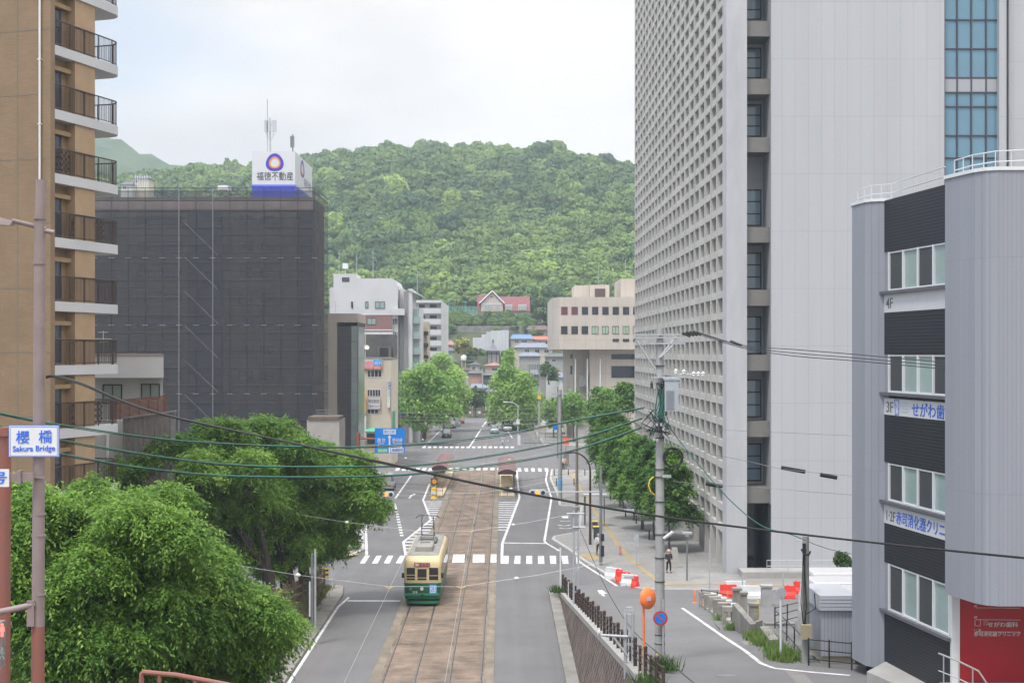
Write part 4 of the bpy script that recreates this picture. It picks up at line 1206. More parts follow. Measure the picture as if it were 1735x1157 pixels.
m_ = MB(); m_.tube([P(453, 258, 160), P(453, 168, 160)], 0.05, 6); m_.tube([P(458, 258, 160), P(457, 200, 160)], 0.09, 6); m_.tube([P(449, 212, 160), P(464, 212, 160)], 0.06, 6); m_.tube([P(451, 226, 160), P(458, 240, 160), P(465, 226, 160)], 0.04, 6)
m_.build('mast', M_['galv'], ms)
for px in (450, 456, 462, 466):
    a, b = P(px - 2, 224, 159.8), P(px + 2, 204, 159.8); MB().box(a.x, b.x, 159.7, 160.0, a.z, b.z).build('panel_aerial', mat('aerial_grey', (0.42, 0.44, 0.47), 0.6), ms)
m2 = MB(); m2.tube([P(496, 258, 163), P(496, 228, 163)], 0.07, 6)
for px in (493, 497): a, b = P(px - 1, 250, 162.9), P(px + 1.6, 231, 162.9); m2.box(a.x, b.x, 162.7, 163.0, a.z, b.z)
solo(m2, 'antenna', M_['steel'], 'short dark panel antenna on the right end of the rooftop sign', 'antenna', 'rooftop antennas')
rc = MB(); front_box(rc, 369, 386, 314, 322, 153, 2); rc.box(xpx(371, 153), xpx(384, 153), 152.9, 153, zpx(321, 153), zpx(316, 153))
solo(rc, 'rooftop_unit', M_['white'], 'small white plant unit peeping over the netted roof edge', 'machine', None)
# ------------------------------------------------------------------ grey tower with concrete lattice front
tw = root('office_tower', 'very tall grey office tower with deep concrete lattice front and pale panel side', 'building', (16, 100.5, 0))
fair = mat('fair_concrete', (0.35, 0.36, 0.38), 0.8, c2=(0.44, 0.45, 0.47), scale=0.6, detail=9, bump=0.06, stretch=(1, 1, 0.35))
lat = mat('lattice_concrete', (0.38, 0.375, 0.355), 0.8, c2=(0.49, 0.48, 0.455), scale=0.25, detail=9, bump=0.06)
panel = brick_mat('tower_panel', (0.405, 0.418, 0.442), (0.395, 0.408, 0.432), (0.33, 0.335, 0.35), 0.93, 4.05, 0.018, 'XZ', 0.55, offset=0.0, dirt=0.06, bump=0.15, dscale=1.0, streak=(0.5, 0.5, 0.035))
TX, TY0, TY1, TZ = 15.8, 102.0, 170.2, 64.0
MB().box(TX, TX + 1.45, 100.5, TY0, 0.1, TZ).build('corner_pillar', fair, tw)
nb_ = 22; pitch = (TY1 - TY0) / nb_
for k in range(nb_ + 1):
    y = TY0 + k * pitch
    MB().box(TX, TX + 1.15, y + 0.0, y + 0.32, 0.1, TZ - 0.01).build('lattice_fin', lat, tw)
zr = [2.75 + 1.54 * k for k in range(18)]
while zr[-1] < TZ - 1.5: zr.append(zr[-1] + 1.32)
for z in zr:
    MB().box(TX + 0.06, TX + 0.75, TY0 + 0.02, TY1, z, z + 0.5).build('lattice_beam', lat, tw)
MB().box(TX + 1.15, TX + 1.3, TY0, TY1, 0.1, TZ).build('inner_glazing', brick_mat('blinds_glazing', (0.14, 0.145, 0.15), (0.33, 0.33, 0.32), (0.05, 0.05, 0.05), 1.55, 1.54, 0.04, 'YZ', 0.3, offset=0.0, dirt=0.2, bump=0.0, dscale=0.2), tw)  # pane tones differ at random, as with varied blinds
cb_ = MB(); cb_.box(TX + 1.45, 31.2, 103.7, TY1, 0.1, TZ - 0.5); cb_.box(18.96, 31.2, 100.5, 103.7, 0.1, TZ); cb_.build('panel_wall', panel, tw)
for y0, y1 in ((-18, 34), (81, 133), (177, 232), (321, 383), (428, 490), (536, 600), (643, 707), (751, 815)):
    z0, z1 = zpx(y1, 103.6), zpx(y0, 103.6)
    window(tw, (17.35, 103.69, z0), (1, 0, 0), 1.5, z1 - z0, M_['black'], M_['glass_blue'], 1, 3, 0.09)
spn = mat('bronze_spandrel', (0.16, 0.155, 0.145), 0.5, var=0.05)
for y0, y1 in ((-62, -35), (36, 62), (134, 160), (233, 258), (385, 411), (491, 518), (601, 628), (714, 740), (825, 852)):
    MB().box(17.26, 18.95, 101.0, 103.6, zpx(y1, 101), zpx(y0, 101)).build('spandrel', spn, tw)
en = MB(); en.box(17.27, 18.9, 103.55, 103.68, 0.15, 4.9); en.box(18.86, 18.95, 100.62, 103.6, 0.15, 5.0)
for k in range(7): en.box(18.8, 18.87, 100.7 + k * 0.42, 100.76 + k * 0.42, 0.15, 5.0)
en.build('entrance_glazing', mat('entrance_glass', (0.02, 0.027, 0.035), 0.15, spec=0.8), tw)
# blue curtain wall
cw = MB(); cw.box(31.2, 35.1, 101.1, 104, 0.1, TZ - 0.1); cwo = cw.build('curtain_wall', glass_mat('sky_glass', (0.11, 0.235, 0.32), 0.06, 0.8, 0.06), tw)
rowsy = [-20, 34, 83, 132, 157, 181, 230, 268, 318, 360]
ml = MB()
for x in (1600, 1622, 1646, 1671, 1694): X = xpx(x, 101); ml.box(X - 0.05, X + 0.05, 101.0, 101.1, 0.1, TZ - 0.1)
zs_ = [zpx(y, 101) for y in rowsy]; z = zs_[-1]
while z > 3: z -= 2.05; zs_.append(z)
for z in zs_: ml.box(31.2, 35.1, 101.02, 101.1, z - 0.05, z + 0.05)
ml.build('mullion', mat('mullion', (0.05, 0.055, 0.075), 0.5), cwo)
MB().box(31.25, 35.08, 101.05, 101.1, zpx(157, 101) + 0.06, zpx(132, 101) - 0.06).build('grey_panel', mat('grey_spandrel', (0.33, 0.34, 0.37), 0.5), cwo)
e_ = MB(); e_.box(35.1, 35.62, 100.6, 104, 0.1, TZ); e_.box(36.1, 62, 101.5, 150, 0.1, TZ); e_.build('panel_wall', panel, tw)
MB().box(35.6, 36.12, 102.5, 104, 0.1, TZ).build('dark_slot', mat('slot_grey', (0.09, 0.09, 0.095), 0.7), tw)
pl_ = MB(); pl_.box(16.6, 31, 98.4, 100.45, 0.0, 0.55); pl_.box(31, 60, 98.4, 100.4, 0, 0.55)
pt = root('planter_wall', 'low concrete planter wall with handrail before the pale tower side', 'wall', (20, 98.4, 0.1))
pl_.build('wall', M_['concrete'], pt)
h_ = MB()
for z in (0.95, 1.35): h_.tube([(18.3, 98.6, z), (58, 98.6, z)], 0.025, 6)
for k in range(28): h_.tube([(18.3 + k * 1.45, 98.6, 0.5), (18.3 + k * 1.45, 98.6, 1.35)], 0.02, 6)
h_.build('handrail', M_['galv'], pt)
b_ = MB(); b_.box(23.0, 29.5, 98.2, 98.35, 0.45, 0.6)
for k in range(7): b_.box(23.1 + k * 1.05, 23.25 + k * 1.05, 98.2, 98.35, 0.13, 0.5)
b_.build('bench_rail', M_['steel'], pt)

# ------------------------------------------------------------------ pale hall with overhanging upper floors, right of the far road
YB = 255.0
hl = root('public_hall', 'beige hall with overhanging upper block and small square windows beside the tower', 'building', (xpx(1010, YB), YB, 0))
beige = brick_mat('beige_panel', (0.5, 0.45, 0.4), (0.485, 0.435, 0.385), (0.36, 0.32, 0.28), 1.9, 6.0, 0.03, 'XZ', 0.8, offset=0, dirt=0.1, bump=0.05, dscale=0.2)
X = lambda px: xpx(px, YB); Z = lambda py: zpx(py, YB)
up_ = MB()
up_.prism([(X(936.5), YB + 5), (X(948), YB), (X(1140), YB), (X(1140), YB + 30), (X(936.5), YB + 30)], Z(592), Z(503.5))
up_.build('upper_block', beige, hl)
lo = MB(); lo.prism([(X(965), YB + 9), (X(974), YB + 6), (X(1001), YB + 6), (X(1001), YB + 2.5), (X(1140), YB + 2.5), (X(1140), YB + 28), (X(965), YB + 28)], 0, Z(592) - 0.02)
lo.build('lower_wall', beige, hl)
rb = MB(); rb.box(X(976), X(1002), YB + 6, YB + 16, Z(503.5), Z(481)); rb.box(X(1002.3), X(1036), YB + 5, YB + 16, Z(503.5), Z(480.5)); rb.box(X(1056), X(1140), YB + 5, YB + 20, Z(503.5), Z(470)); rb.build('roof_house', beige, hl)
MB().box(X(1011), X(1029), YB + 4.93, YB + 5, Z(502), Z(487)).build('louvre', mat('maroon_louvre', (0.1, 0.06, 0.06), 0.7), hl)
mar = mat('maroon_blind', (0.13, 0.05, 0.06), 0.7)
for k in range(8):
    x = 951 + k * 17.4
    pane_px(hl, x, x + 10.6, 520, 533, YB - 0.01, mar if k < 2 else M_['glass_dark'], M_['brown'], 1 if k < 2 else 2)
    pane_px(hl, x - 0.4, x + 10.6, 552.5, 566, YB - 0.01, M_['glass_dark'] if k < 3 else mat('green_curtain_glass', (0.3, 0.42, 0.3), 0.2), M_['brown'], 2)
    if k >= 5: pane_px(hl, x, x + 10.6, 574, 579, YB - 0.01, M_['glass_dark'], M_['brown'], 2)
pane_px(hl, 1036, 1080, 600, 608.5, YB + 2.49, M_['glass_dark'], M_['brown'], 3)
pane_px(hl, 1036, 1080, 620, 640, YB + 2.49, M_['glass_dark'], M_['brown'], 2)
pane_px(hl, 966.5, 973, 600, 607, YB + 6.5, M_['glass_dark'], M_['brown'], 2); pane_px(hl, 966.5, 973, 620, 634, YB + 6.5, M_['glass_dark'], M_['brown'], 3)
MB().box(X(984), X(998), YB + 4.5, YB + 6, Z(656), Z(637)).build('sign_box', mat('grey_box', (0.4, 0.38, 0.37), 0.6), hl)
for px in (975.5, 996, 1018): MB().tube([(X(px), YB + 1.5, 0), (X(px), YB + 1.5, Z(608))], 0.12, 8).build('flag_pole', M_['white'], hl, smooth=True)
for px, y0, y1 in ((1014.5, 448, 481), (1059.5, 440, 470)): MB().tube([P(px, y1, YB + 8), P(px, y0, YB + 8)], 0.05, 6).build('lightning_rod', M_['galv'], hl)

# ------------------------------------------------------------------ clinic building at the right edge
CO = Vector((12.93, 48.1, 0)); CU = Vector((0.135, -0.991, 0)).normalized(); CV = Vector((-CU.y, CU.x, 0))
cl = root('clinic_building', 'grey ribbed clinic block with dark louvre bands, white sign bands and red entrance wall', 'building', (13.5, 46, 5))
rib = brick_mat('ribbed_grey_panel', (0.255, 0.27, 0.305), (0.247, 0.262, 0.297), (0.22, 0.233, 0.265), 0.12, 6.7, 0.01, 'HZ', 0.45, offset=0.0, dirt=0.08, bump=0.5, dscale=1.0, streak=(0.7, 0.7, 0.05))
louv = brick_mat('dark_louvre', (0.024, 0.027, 0.034), (0.022, 0.025, 0.032), (0.008, 0.009, 0.012), 30, 0.105, 0.022, 'HZ', 0.5, offset=0.0, dirt=0.08, bump=0.4)
band_w = mat('sign_band_white', (0.5, 0.51, 0.53), 0.5, var=0.03)
MB().prism([(13.9, 43.12), (22, 43.12), (22, 56), (14.3, 56), (13.25, 48.0)], 4.2, 20.7).build('wall', mat('clinic_inner', (0.2, 0.2, 0.22), 0.7), cl)
cz = lambda y: CH - (y - HY) / 50.1
for y0, y1 in ((340, 427.5), (530, 600), (702, 782), (885, 951), (1034, 1134)):
    lo_ = MB()
    lo_.obox(CO, CU, CV, -0.1, 5.05, -0.02, 0.2, cz(y1), cz(y0))
    lo_.build('louvre_band', louv, cl)
for y0, y1 in ((427.5, 494), (600, 664), (782, 846), (951, 1030)):
    z0, z1 = cz(y1), cz(y0) - 0.02
    g_ = MB(); g_.obox(CO, CU, CV, 0.3, 5.0, 0.0, 0.06, z0, z0 + 0.06); g_.obox(CO, CU, CV, 0.3, 5.0, 0.0, 0.06, z1 - 0.05, z1)
    for k in range(5):
        a = 0.3 + k * 1.14; g_.obox(CO, CU, CV, a, a + 0.07, -0.03, 0.08, z0, z1)
    f = g_.build('window', M_['white'], cl)
    for k in range(4):
        a = 0.37 + k * 1.14; dk = (k % 2 == 0) if y0 != 600 else k in (0, 3)
        MB().obox(CO, CU, CV, a, a + 1.07, 0.03 if dk else 0.05, 0.12, z0 + 0.06, z1 - 0.05).build('pane', mat('insect_screen', (0.045, 0.05, 0.055), 0.5) if dk else M_['glass_pale'], f)
    MB().obox(CO, CU, CV, -0.15, 5.1, -0.16, 0.1, z0 - 0.1, z0).build('window_ledge', mat('ledge_grey', (0.1, 0.1, 0.115), 0.5), cl)
MB().obox(CO, CU, CV, -0.1, 0.3, 0.0, 0.2, cz(1034), cz(427)).build('jamb_panel', rib, cl)
lt_b = mat('letter_blue', (0.03, 0.12, 0.5), 0.4); lt_g = mat('letter_grey', (0.12, 0.12, 0.13), 0.5)
for y0, y1 in ((497, 530), (673, 702), (852.5, 885)):
    MB().obox(CO, CU, CV, -0.1, 5.06, -0.03, 0.2, cz(y1) + 0.003, cz(y0) - 0.02).build('sign_band', band_w, cl)
def ctext(s, a, y, size, m, width=None, bold=0.0):
    p = CO + CU * a - CV * 0.035
    return text('lettering', s, size, m, (p.x, p.y, cz(y)), CU, UP, cl, bold=bold, width=width)
ctext('4F', 0.15, 523, 0.5, lt_g, 0.55, 0.006)
ctext('3F', 0.15, 697, 0.5, lt_g, 0.55, 0.006)
ctext('1·2F', 0.1, 879, 0.48, lt_g, 0.72, 0.006)
ctext('せがわ歯科', 2.2, 698, 0.48, lt_b, 3.0, 0.014)
ctext('赤司消化器クリニック', 0.98, 878.5, 0.46, lt_b, 4.55, 0.012)
lg = MB(); q = lambda a, z: CO + CU * a - CV * 0.034 + UP * z
zc = cz(688)
lg.tube([q(0.86, zc + 0.24), q(1.2, zc + 0.24), q(1.22, zc - 0.12), q(1.12, zc - 0.3), q(1.04, zc - 0.2), q(0.94, zc - 0.3), q(0.9, zc - 0.02), q(0.86, zc + 0.24)], 0.014, 5)
lg.tube([q(0.9, zc + 0.1), q(1.2, zc - 0.08)], 0.012, 5)
lg.build('tooth_emblem', lt_b, cl)
for k in range(4): ctext(('SEGAWA', 'DENTAL', 'CLINIC', 'since')[k] if False else '───', 1.34, 682 + k * 4.6, 0.1, mat('letter_pale_blue', (0.3, 0.4, 0.6), 0.5), 0.6)
# ribbed bays
MB().prism([(12.2, 49.7), (12.36, 48.55), (12.52, 48.3), (12.92, 48.12), (14.2, 48.2), (14.6, 56), (14.0, 56)], 5.05, 20.83).build('bay', rib, cl)
MB().prism([(13.58, 43.3), (13.15, 42.3), (13.5, 40.7), (13.7, 40.35), (14.0, 40.2), (22, 40.0), (22, 43.3)], 8.55, 20.86).build('bay', rib, cl)
cp = MB(); cp.prism([(12.16, 49.7), (12.33, 48.5), (12.5, 48.25), (12.92, 48.07), (14.3, 48.16), (14.7, 56), (13.96, 56)], 20.83, 20.93)
cp.prism([(13.55, 43.3), (13.11, 42.3), (13.46, 40.66), (13.68, 40.31), (14.0, 40.16), (22.1, 39.96), (22.1, 43.4)], 20.86, 20.96)
cp.build('parapet_cap', M_['white'], cl)
rr = MB()
def roof_rail(pts, z, posts):
    for h in (0.28, 0.58): rr.tube([(p[0], p[1], z + h) for p in pts], 0.018, 6)
    for i in range(len(pts) - 1):
        for k in range(posts):
            t_ = k / posts; p = Vector(pts[i]).lerp(Vector(pts[i + 1]), t_); rr.tube([(p.x, p.y, z), (p.x, p.y, z + 0.59)], 0.016, 5)
roof_rail([(12.6, 50.5), (12.75, 49.2), (13.3, 48.7), (13.75, 44.2)], 20.9, 2)
roof_rail([(13.65, 43.0), (13.8, 41.8), (14.2, 41.0), (15, 40.7), (21.5, 40.6)], 20.93, 2)
rr.build('roof_railing', mat('railing_white', (0.45, 0.46, 0.48), 0.5), cl, smooth=True)
redm = mat('entrance_red', (0.36, 0.012, 0.02), 0.35, var=0.08, scale=0.6)
MB().box(13.8, 22, 43.02, 43.12, 4.6, 8.9).build('entrance_wall', redm, cl)
MB().box(13.56, 13.8, 42.95, 43.12, 4.4, 9.2).build('entrance_post', M_['white'], cl)
lw = mat('letter_white', (0.6, 0.58, 0.57), 0.4)
def rtext(s, px, py, size, width, bold=0.004):
    p = P(px, py, 43.01); text('lettering', s, size, lw, p, (1, 0, 0), UP, cl, bold=bold, width=width)
rtext('せがわ歯科', 1673, 1061, 0.17, 0.92); rtext('赤司消化器クリニック', 1650, 1076.5, 0.16, 1.4)
rtext('3F', 1650, 1047, 0.09, 0.1); rtext('1・2F', 1650, 1068.5, 0.085, 0.2); rtext('4F', 1650, 1028, 0.09, 0.1)
ll = MB()
for y in (1029, 1049, 1069.5):
    a = P(1654, y, 43.0); b = P(1729, y + 0.8, 43.0); ll.tube([a, b], 0.008, 4)
a = P(1652, 1059, 43.0); ll.tube([a, a + Vector((0, 0, .17)), a + Vector((.17, 0, .17)), a + Vector((.15, 0, -.02)), a], 0.01, 4)
for k in range(3): ll.tube([a + Vector((0.25, 0, 0.02 + k * 0.06)), a + Vector((0.4, 0, 0.02 + k * 0.06))], 0.006, 4)
ll.build('lettering_rule', lw, cl)
ld = MB().box(13.2, 22, 40.6, 43.0, 4.4, 5.75); ld.build('landing', M_['concrete'], cl)
hr = MB(); Yh = 41.0
top = [P(1590, 1106, Yh), P(1625, 1120, Yh), P(1658, 1136, Yh), P(1672, 1157, Yh), P(1690, 1190, Yh)]
hr.tube(top, 0.026, 8); hr.tube([p - UP * 0.5 for p in top[:3]] , 0.018, 6)
for p in (top[0].lerp(top[1], 0.25), top[1], top[2].lerp(top[1], 0.3)): hr.tube([p, p - UP * 0.95], 0.02, 6)
hr.build('handrail', mat('stainless', (0.5, 0.5, 0.5), 0.3, metal=0.7), cl, smooth=True)
MB().prism([(11.9, 46.5), (12.9, 42.5), (14.5, 40.6), (22, 40.3), (22, 48), (12.9, 48)], 3.8, 5.3).build('base_slab', M_['concrete'], cl)
# ------------------------------------------------------------------ buildings left of the far road
# concrete and dark glass block next to the netting
Y1 = 166.0; X = lambda px: xpx(px, Y1); Z = lambda py: zpx(py, Y1)
db = root('slim_building', 'slim concrete framed building with dark panel face and glazed corner beside the netting', 'building', (X(580), Y1, 0))
buff = mat('buff_concrete', (0.4, 0.36, 0.31), 0.8, var=0.1, scale=0.5, detail=7)
f_ = MB(); f_.box(X(540), X(571), Y1, Y1 + 9, 0, Z(531)); f_.box(X(571), X(607), Y1, Y1 + 9, Z(546), Z(531)); f_.build('wall', buff, db)
MB().box(X(571.2), X(594.5), Y1 + 0.15, Y1 + 8.9, 0, Z(552)).build('dark_panel', brick_mat('slate_panel', (0.09, 0.092, 0.1), (0.082, 0.084, 0.092), (0.05, 0.05, 0.055), 1.2, 0.55, 0.015, 'XZ', 0.5, dirt=0.12, bump=0.1), db)
MB().box(X(571.2), X(606.5), Y1 + 0.3, Y1 + 8.8, Z(551.5), Z(546.2)).build('clerestory', M_['black'], db)
gl = MB().box(X(594.8), X(605.2), Y1 + 0.25, Y1 + 8.85, 0, Z(552)).build('glazed_corner', mat('pale_green_glass', (0.3, 0.37, 0.36), 0.15, spec=0.7, c2=(0.2, 0.25, 0.25), scale=0.4), db)
m_ = MB(); m_.box(X(605.2), X(606.8), Y1 + 0.2, Y1 + 0.5, 0, Z(546))
for k in range(9): m_.box(X(594.8), X(605.2), Y1 + 0.2, Y1 + 0.25, 1 + k * 2.0, 1.08 + k * 2.0)
m_.build('mullion', M_['steel'], gl)
Y1 = 135.0
lb = root('concrete_block_house', 'low plain concrete block with planted roof edge and bare steel rods', 'building', (X(556), Y1, 0))
f_ = MB(); f_.box(X(520), X(575), Y1, Y1 + 5, 0, Z(712)); f_.build('wall', mat('grey_render', (0.34, 0.32, 0.3), 0.85, var=0.1, scale=0.5, detail=7), lb)
MB().box(X(522), X(574), Y1 - 0.1, Y1 + 4, Z(711.8), Z(706)).build('roof_slab', mat('rusty_slab', (0.13, 0.1, 0.08), 0.9, var=0.3, scale=1), lb)
f_ = MB()
for k in range(9): f_.tube([P(552 + k * 2.6, 707, Y1 + 0.5), P(552 + k * 2.6 + 0.4, 690 - (k * 7 % 5), Y1 + 0.5)], 0.015, 4)
for y in (695, 700): f_.tube([P(536, y, Y1 + 0.5), P(572, y - 1, Y1 + 0.5)], 0.015, 4)
f_.build('rod', M_['steel'], lb)
# cream shop building with signs
Y1 = 196.0
sh = root('shop_building', 'cream four storey shop building with pink lettered roof sign on its flank', 'building', (X(635), Y1, 0))
cream = mat('cream_render', (0.5, 0.45, 0.37), 0.8, var=0.1, scale=0.4, detail=8)
MB().box(X(600), X(663), Y1, Y1 + 12, 0, Z(608)).build('wall', cream, sh)
MB().box(X(600), X(664), Y1 - 0.1, Y1 + 12, Z(608), Z(606)).build('parapet_cap', M_['concrete_dark'], sh)
sb = MB().box(X(605), X(647.5), Y1 - 0.25, Y1 - 0.05, Z(626), Z(608.5)).build('roof_sign', band_w, sh)
MB().box(X(605), X(647.5), Y1 - 0.27, Y1 - 0.25, Z(625.8), Z(620.5)).build('sign_stripe', mat('sign_vermilion', (0.72, 0.1, 0.05), 0.5), sb)
for a, b in ((633, 639.4), (640.6, 647)): MB().box(X(a), X(b), Y1 - 0.28, Y1 - 0.25, Z(619.5), Z(609.5)).build('sign_square', mat('sign_sky', (0.02, 0.33, 0.75), 0.5), sb)
pk = mat('sign_pink', (0.8, 0.12, 0.25), 0.5)
text('lettering', '歯周歯科', 0.72, pk, (X(609), Y1 - 0.26, Z(618.8)), FX, UP, sb, width=1.9, bold=0.02)
text('lettering', '歯', 0.5, M_['white'], (X(634.2), Y1 - 0.29, Z(617)), FX, UP, sb, bold=0.015)
text('lettering', '科', 0.5, M_['white'], (X(641.6), Y1 - 0.29, Z(617)), FX, UP, sb, bold=0.015)
text('lettering', '診療時間 電話', 0.3, M_['white'], (X(609), Y1 - 0.29, Z(624.6)), FX, UP, sb, width=2.9, bold=0.01)
for x0, x1, y0, y1, n in ((608, 618, 627, 639, 2), (622, 647, 627, 639, 4), (622, 645, 659.5, 672, 5), (622, 641, 693, 701, 3)):
    pane_px(sh, x0, x1, y0, y1, Y1, M_['glass_dark'], M_['white'], n)
s2 = MB().box(X(622), X(644.5), Y1 - 0.3, Y1 - 0.05, Z(692.5), Z(673.5)).build('shop_sign', band_w, sh)
text('lettering', '陶芸教室', 0.55, lt_g, (X(624.5), Y1 - 0.31, Z(682)), FX, UP, s2, width=1.45)
text('lettering', '工房ギャラリー', 0.4, lt_g, (X(624), Y1 - 0.31, Z(690)), FX, UP, s2, width=1.6)
MB().box(X(613), X(621), Y1 - 0.8, Y1 - 0.55, Z(698), Z(664)).build('banner_sign', mat('sign_amber', (0.62, 0.33, 0.1), 0.5), sh)
MB().box(X(613), X(621), Y1 - 0.83, Y1 - 0.56, Z(667), Z(664.5)).build('banner_cap', mat('sign_yellow', (0.75, 0.55, 0.1), 0.5), sh)
text('lettering', 'ビル', 0.4, M_['red'], (X(614.5), Y1 - 0.84, Z(680)), FX, UP, sh, width=0.5)
MB().box(X(612), X(621), Y1 - 0.7, Y1 - 0.5, Z(745), Z(704)).build('blank_sign', M_['white'], sh)
MB().hexa([(X(620), Y1 - 1.2, Z(731)), (X(645), Y1 - 1.2, Z(731)), (X(645), Y1, Z(727)), (X(620), Y1, Z(727)), (X(620), Y1 - 1.2, Z(729.5)), (X(645), Y1 - 1.2, Z(729.5)), (X(645), Y1, Z(724.5)), (X(620), Y1, Z(724.5))]).build('awning', mat('green_awning', (0.12, 0.4, 0.3), 0.6), sh)
pane_px(sh, 622, 640, 735, 752, Y1, M_['glass_dark'], M_['brown'], 3)
MB().box(X(657), X(661), Y1 - 0.8, Y1 - 0.1, Z(690), Z(645)).build('vertical_sign', M_['white'], sh)
text('lettering', '\n'.join('診療所入口'), 0.42, lt_b, (X(657.6), Y1 - 0.81, Z(650)), FX, UP, sh)
vs_ = MB().box(X(664), X(668.5), Y1 + 1, Y1 + 1.5, Z(735), Z(697)); vs_.build('vertical_sign', mat('sign_green', (0.13, 0.42, 0.28), 0.6), sh)
# dark unfinished block behind
Y1 = 212.0
dk = root('dark_building', 'dark stained block with a dish rack on its roof behind the cream shops', 'building', (X(640), Y1, 0))
MB().box(X(600), X(667), Y1, Y1 + 8, 0, Z(567)).build('wall', mat('stained_dark_wall', (0.055, 0.053, 0.052), 0.9, c2=(0.13, 0.125, 0.12), scale=0.35, detail=9), dk)
MB().box(X(641), X(663), Y1 - 1.2, Y1, Z(607), Z(587)).build('lift_house', mat('stained_grey_wall', (0.16, 0.155, 0.145), 0.9, c2=(0.07, 0.07, 0.065), scale=0.5, detail=8), dk)
pane_px(dk, 643, 658, 589, 604, Y1 - 1.2, M_['black'], M_['brown'], 3)
ds = MB(); c = P(619, 588, Y1 - 4); ds.tube([P(619, 607, Y1 - 4), P(619, 565, Y1 - 4)], 0.05, 6)
for dx in (-5, 3): q = P(618 + dx, 588.5, Y1 - 4); ds.disc(q, (0.3, -0.8, 0.6), 0.42, 0.06, 14)
solo(ds, 'rooftop_dish', mat('cream_dish', (0.5, 0.47, 0.4), 0.6), 'pair of cream dishes on a thin mast before the dark block', 'dish')
# large white building with maroon band
Y1 = 247.0
wb = root('white_apartment_building', 'large white apartment building with maroon band, grey pier and green glass balconies', 'building', (X(630), Y1, 0))
wr = mat('bright_white_render', (0.5, 0.505, 0.52), 0.7, var=0.05, scale=0.3, detail=7)
b1 = MB()
b1.box(X(565), X(665), Y1, Y1 + 14, 0, Z(480)); b1.box(X(565), X(603), Y1, Y1 + 8, Z(480), Z(464))
# main front gable to the curved roof
pts = [(603, 472), (664, 471.5), (670, 475), (674, 484), (674, 540), (603, 540)]
n0 = len(b1.v)
b1.face([(X(x), Y1 - 0.02, Z(y)) for x, y in pts][::-1]); b1.face([(X(x), Y1 + 14, Z(y)) for x, y in pts])
for i in range(len(pts)):
    a, b = pts[i], pts[(i + 1) % len(pts)]
    b1.face([(X(a[0]), Y1 - 0.02, Z(a[1])), (X(b[0]), Y1 - 0.02, Z(b[1])), (X(b[0]), Y1 + 14, Z(b[1])), (X(a[0]), Y1 + 14, Z(a[1]))])
b1.box(X(665), X(674), Y1 + 0.6, Y1 + 14, 0, Z(540))
b1.build('wall', wr, wb)
MB().box(X(556), X(565), Y1 + 2, Y1 + 12, 0, Z(486)).build('wing', wr, wb)
MB().box(X(603), X(665), Y1 - 0.06, Y1 - 0.025, Z(561.5), Z(533.5)).build('maroon_band', mat('maroon_tile', (0.23, 0.125, 0.12), 0.7, var=0.06), wb)
tr_ = MB()
for y in (532.5, 559, 565): tr_.box(X(603), X(666), Y1 - 0.12, Y1 - 0.07, Z(y + 1), Z(y - 0.6))
tr_.build('string_course', M_['white'], wb)
MB().box(X(579.5), X(592), Y1 - 0.05, Y1 + 0.02, Z(477.5), Z(470)).build('vent_window', M_['glass_dark'], wb)
for x0, x1, y0, y1, g in ((595, 598, 511, 522, 'glass_dark'), (619, 624, 511, 522, 'glass_pale'), (635.5, 652, 511, 522.5, 'glass_pale'), (610, 615.5, 538.5, 550, 'glass_pale'), (622, 637, 538.5, 550, 'glass_pale')):
    pane_px(wb, x0, x1, y0, y1, Y1 - 0.07, M_[g], M_['black'], 2 if x1 - x0 > 10 else 1)
for k, y in enumerate((538, 562, 585, 607, 628)):
    for j in range(3):
        pane_px(wb, 666.3 + j * 2.6, 668.4 + j * 2.6, y, y + 12, Y1 + 0.58, M_['glass_dark'], M_['white'], 1, t=0.03)
pane_px(wb, 667, 675, 507.5, 521, Y1 + 0.55, M_['glass_dark'], M_['black'], 2)
MB().box(X(665), X(685.5), Y1 - 0.6, Y1 + 2, Z(534), Z(523)).build('balcony', wr, wb)
MB().box(X(683.5), X(690.5), Y1 + 1, Y1 + 12, 0, Z(493)).build('grey_pier', mat('mauve_grey_pier', (0.21, 0.2, 0.215), 0.7), wb)
MB().box(X(675), X(684), Y1 + 2.2, Y1 + 13, 0, Z(489)).build('wall', wr, wb)
MB().box(X(690.5), X(698), Y1 + 1.2, Y1 + 12, 0, Z(489)).build('wall', wr, wb)
MB().hexa([(X(690), Y1 + 1, Z(491)), (X(713), Y1 + 1, Z(501)), (X(713), Y1 + 12, Z(501)), (X(690), Y1 + 12, Z(491)), (X(690), Y1 + 1, Z(489)), (X(713), Y1 + 1, Z(499)), (X(713), Y1 + 12, Z(499)), (X(690), Y1 + 12, Z(489))]).build('canopy_roof', wr, wb)
sd = MB().box(X(698), X(711), Y1 + 2.4, Y1 + 12, 0, Z(521)); sd.build('wall', wr, wb)
for k in range(6):
    y = 523 + k * 26.5
    pane_px(wb, 698.5, 710.5, y, y + 17, Y1 + 2.38, mat('balcony_green_glass', (0.26, 0.36, 0.35), 0.15), M_['white'], 4, t=0.05)
    MB().box(X(698), X(712), Y1 + 1.6, Y1 + 2.35, Z(y + 24), Z(y + 22)).build('balcony', wr, wb)
    MB().box(X(698.2), X(711.8), Y1 + 1.55, Y1 + 1.62, Z(y + 22), Z(y + 13)).build('glass_balustrade', MATS['balcony_green_glass'], wb)
ar = MB()
for px, y0, y1 in ((574.5, 424, 464), (604, 430, 472), (632, 424, 471), (707, 461, 505)): 
    MB().tube([P(px, y1, Y1 + 3), P(px, y0, Y1 + 3)], 0.045, 5).build('lightning_rod', M_['galv'], wb)
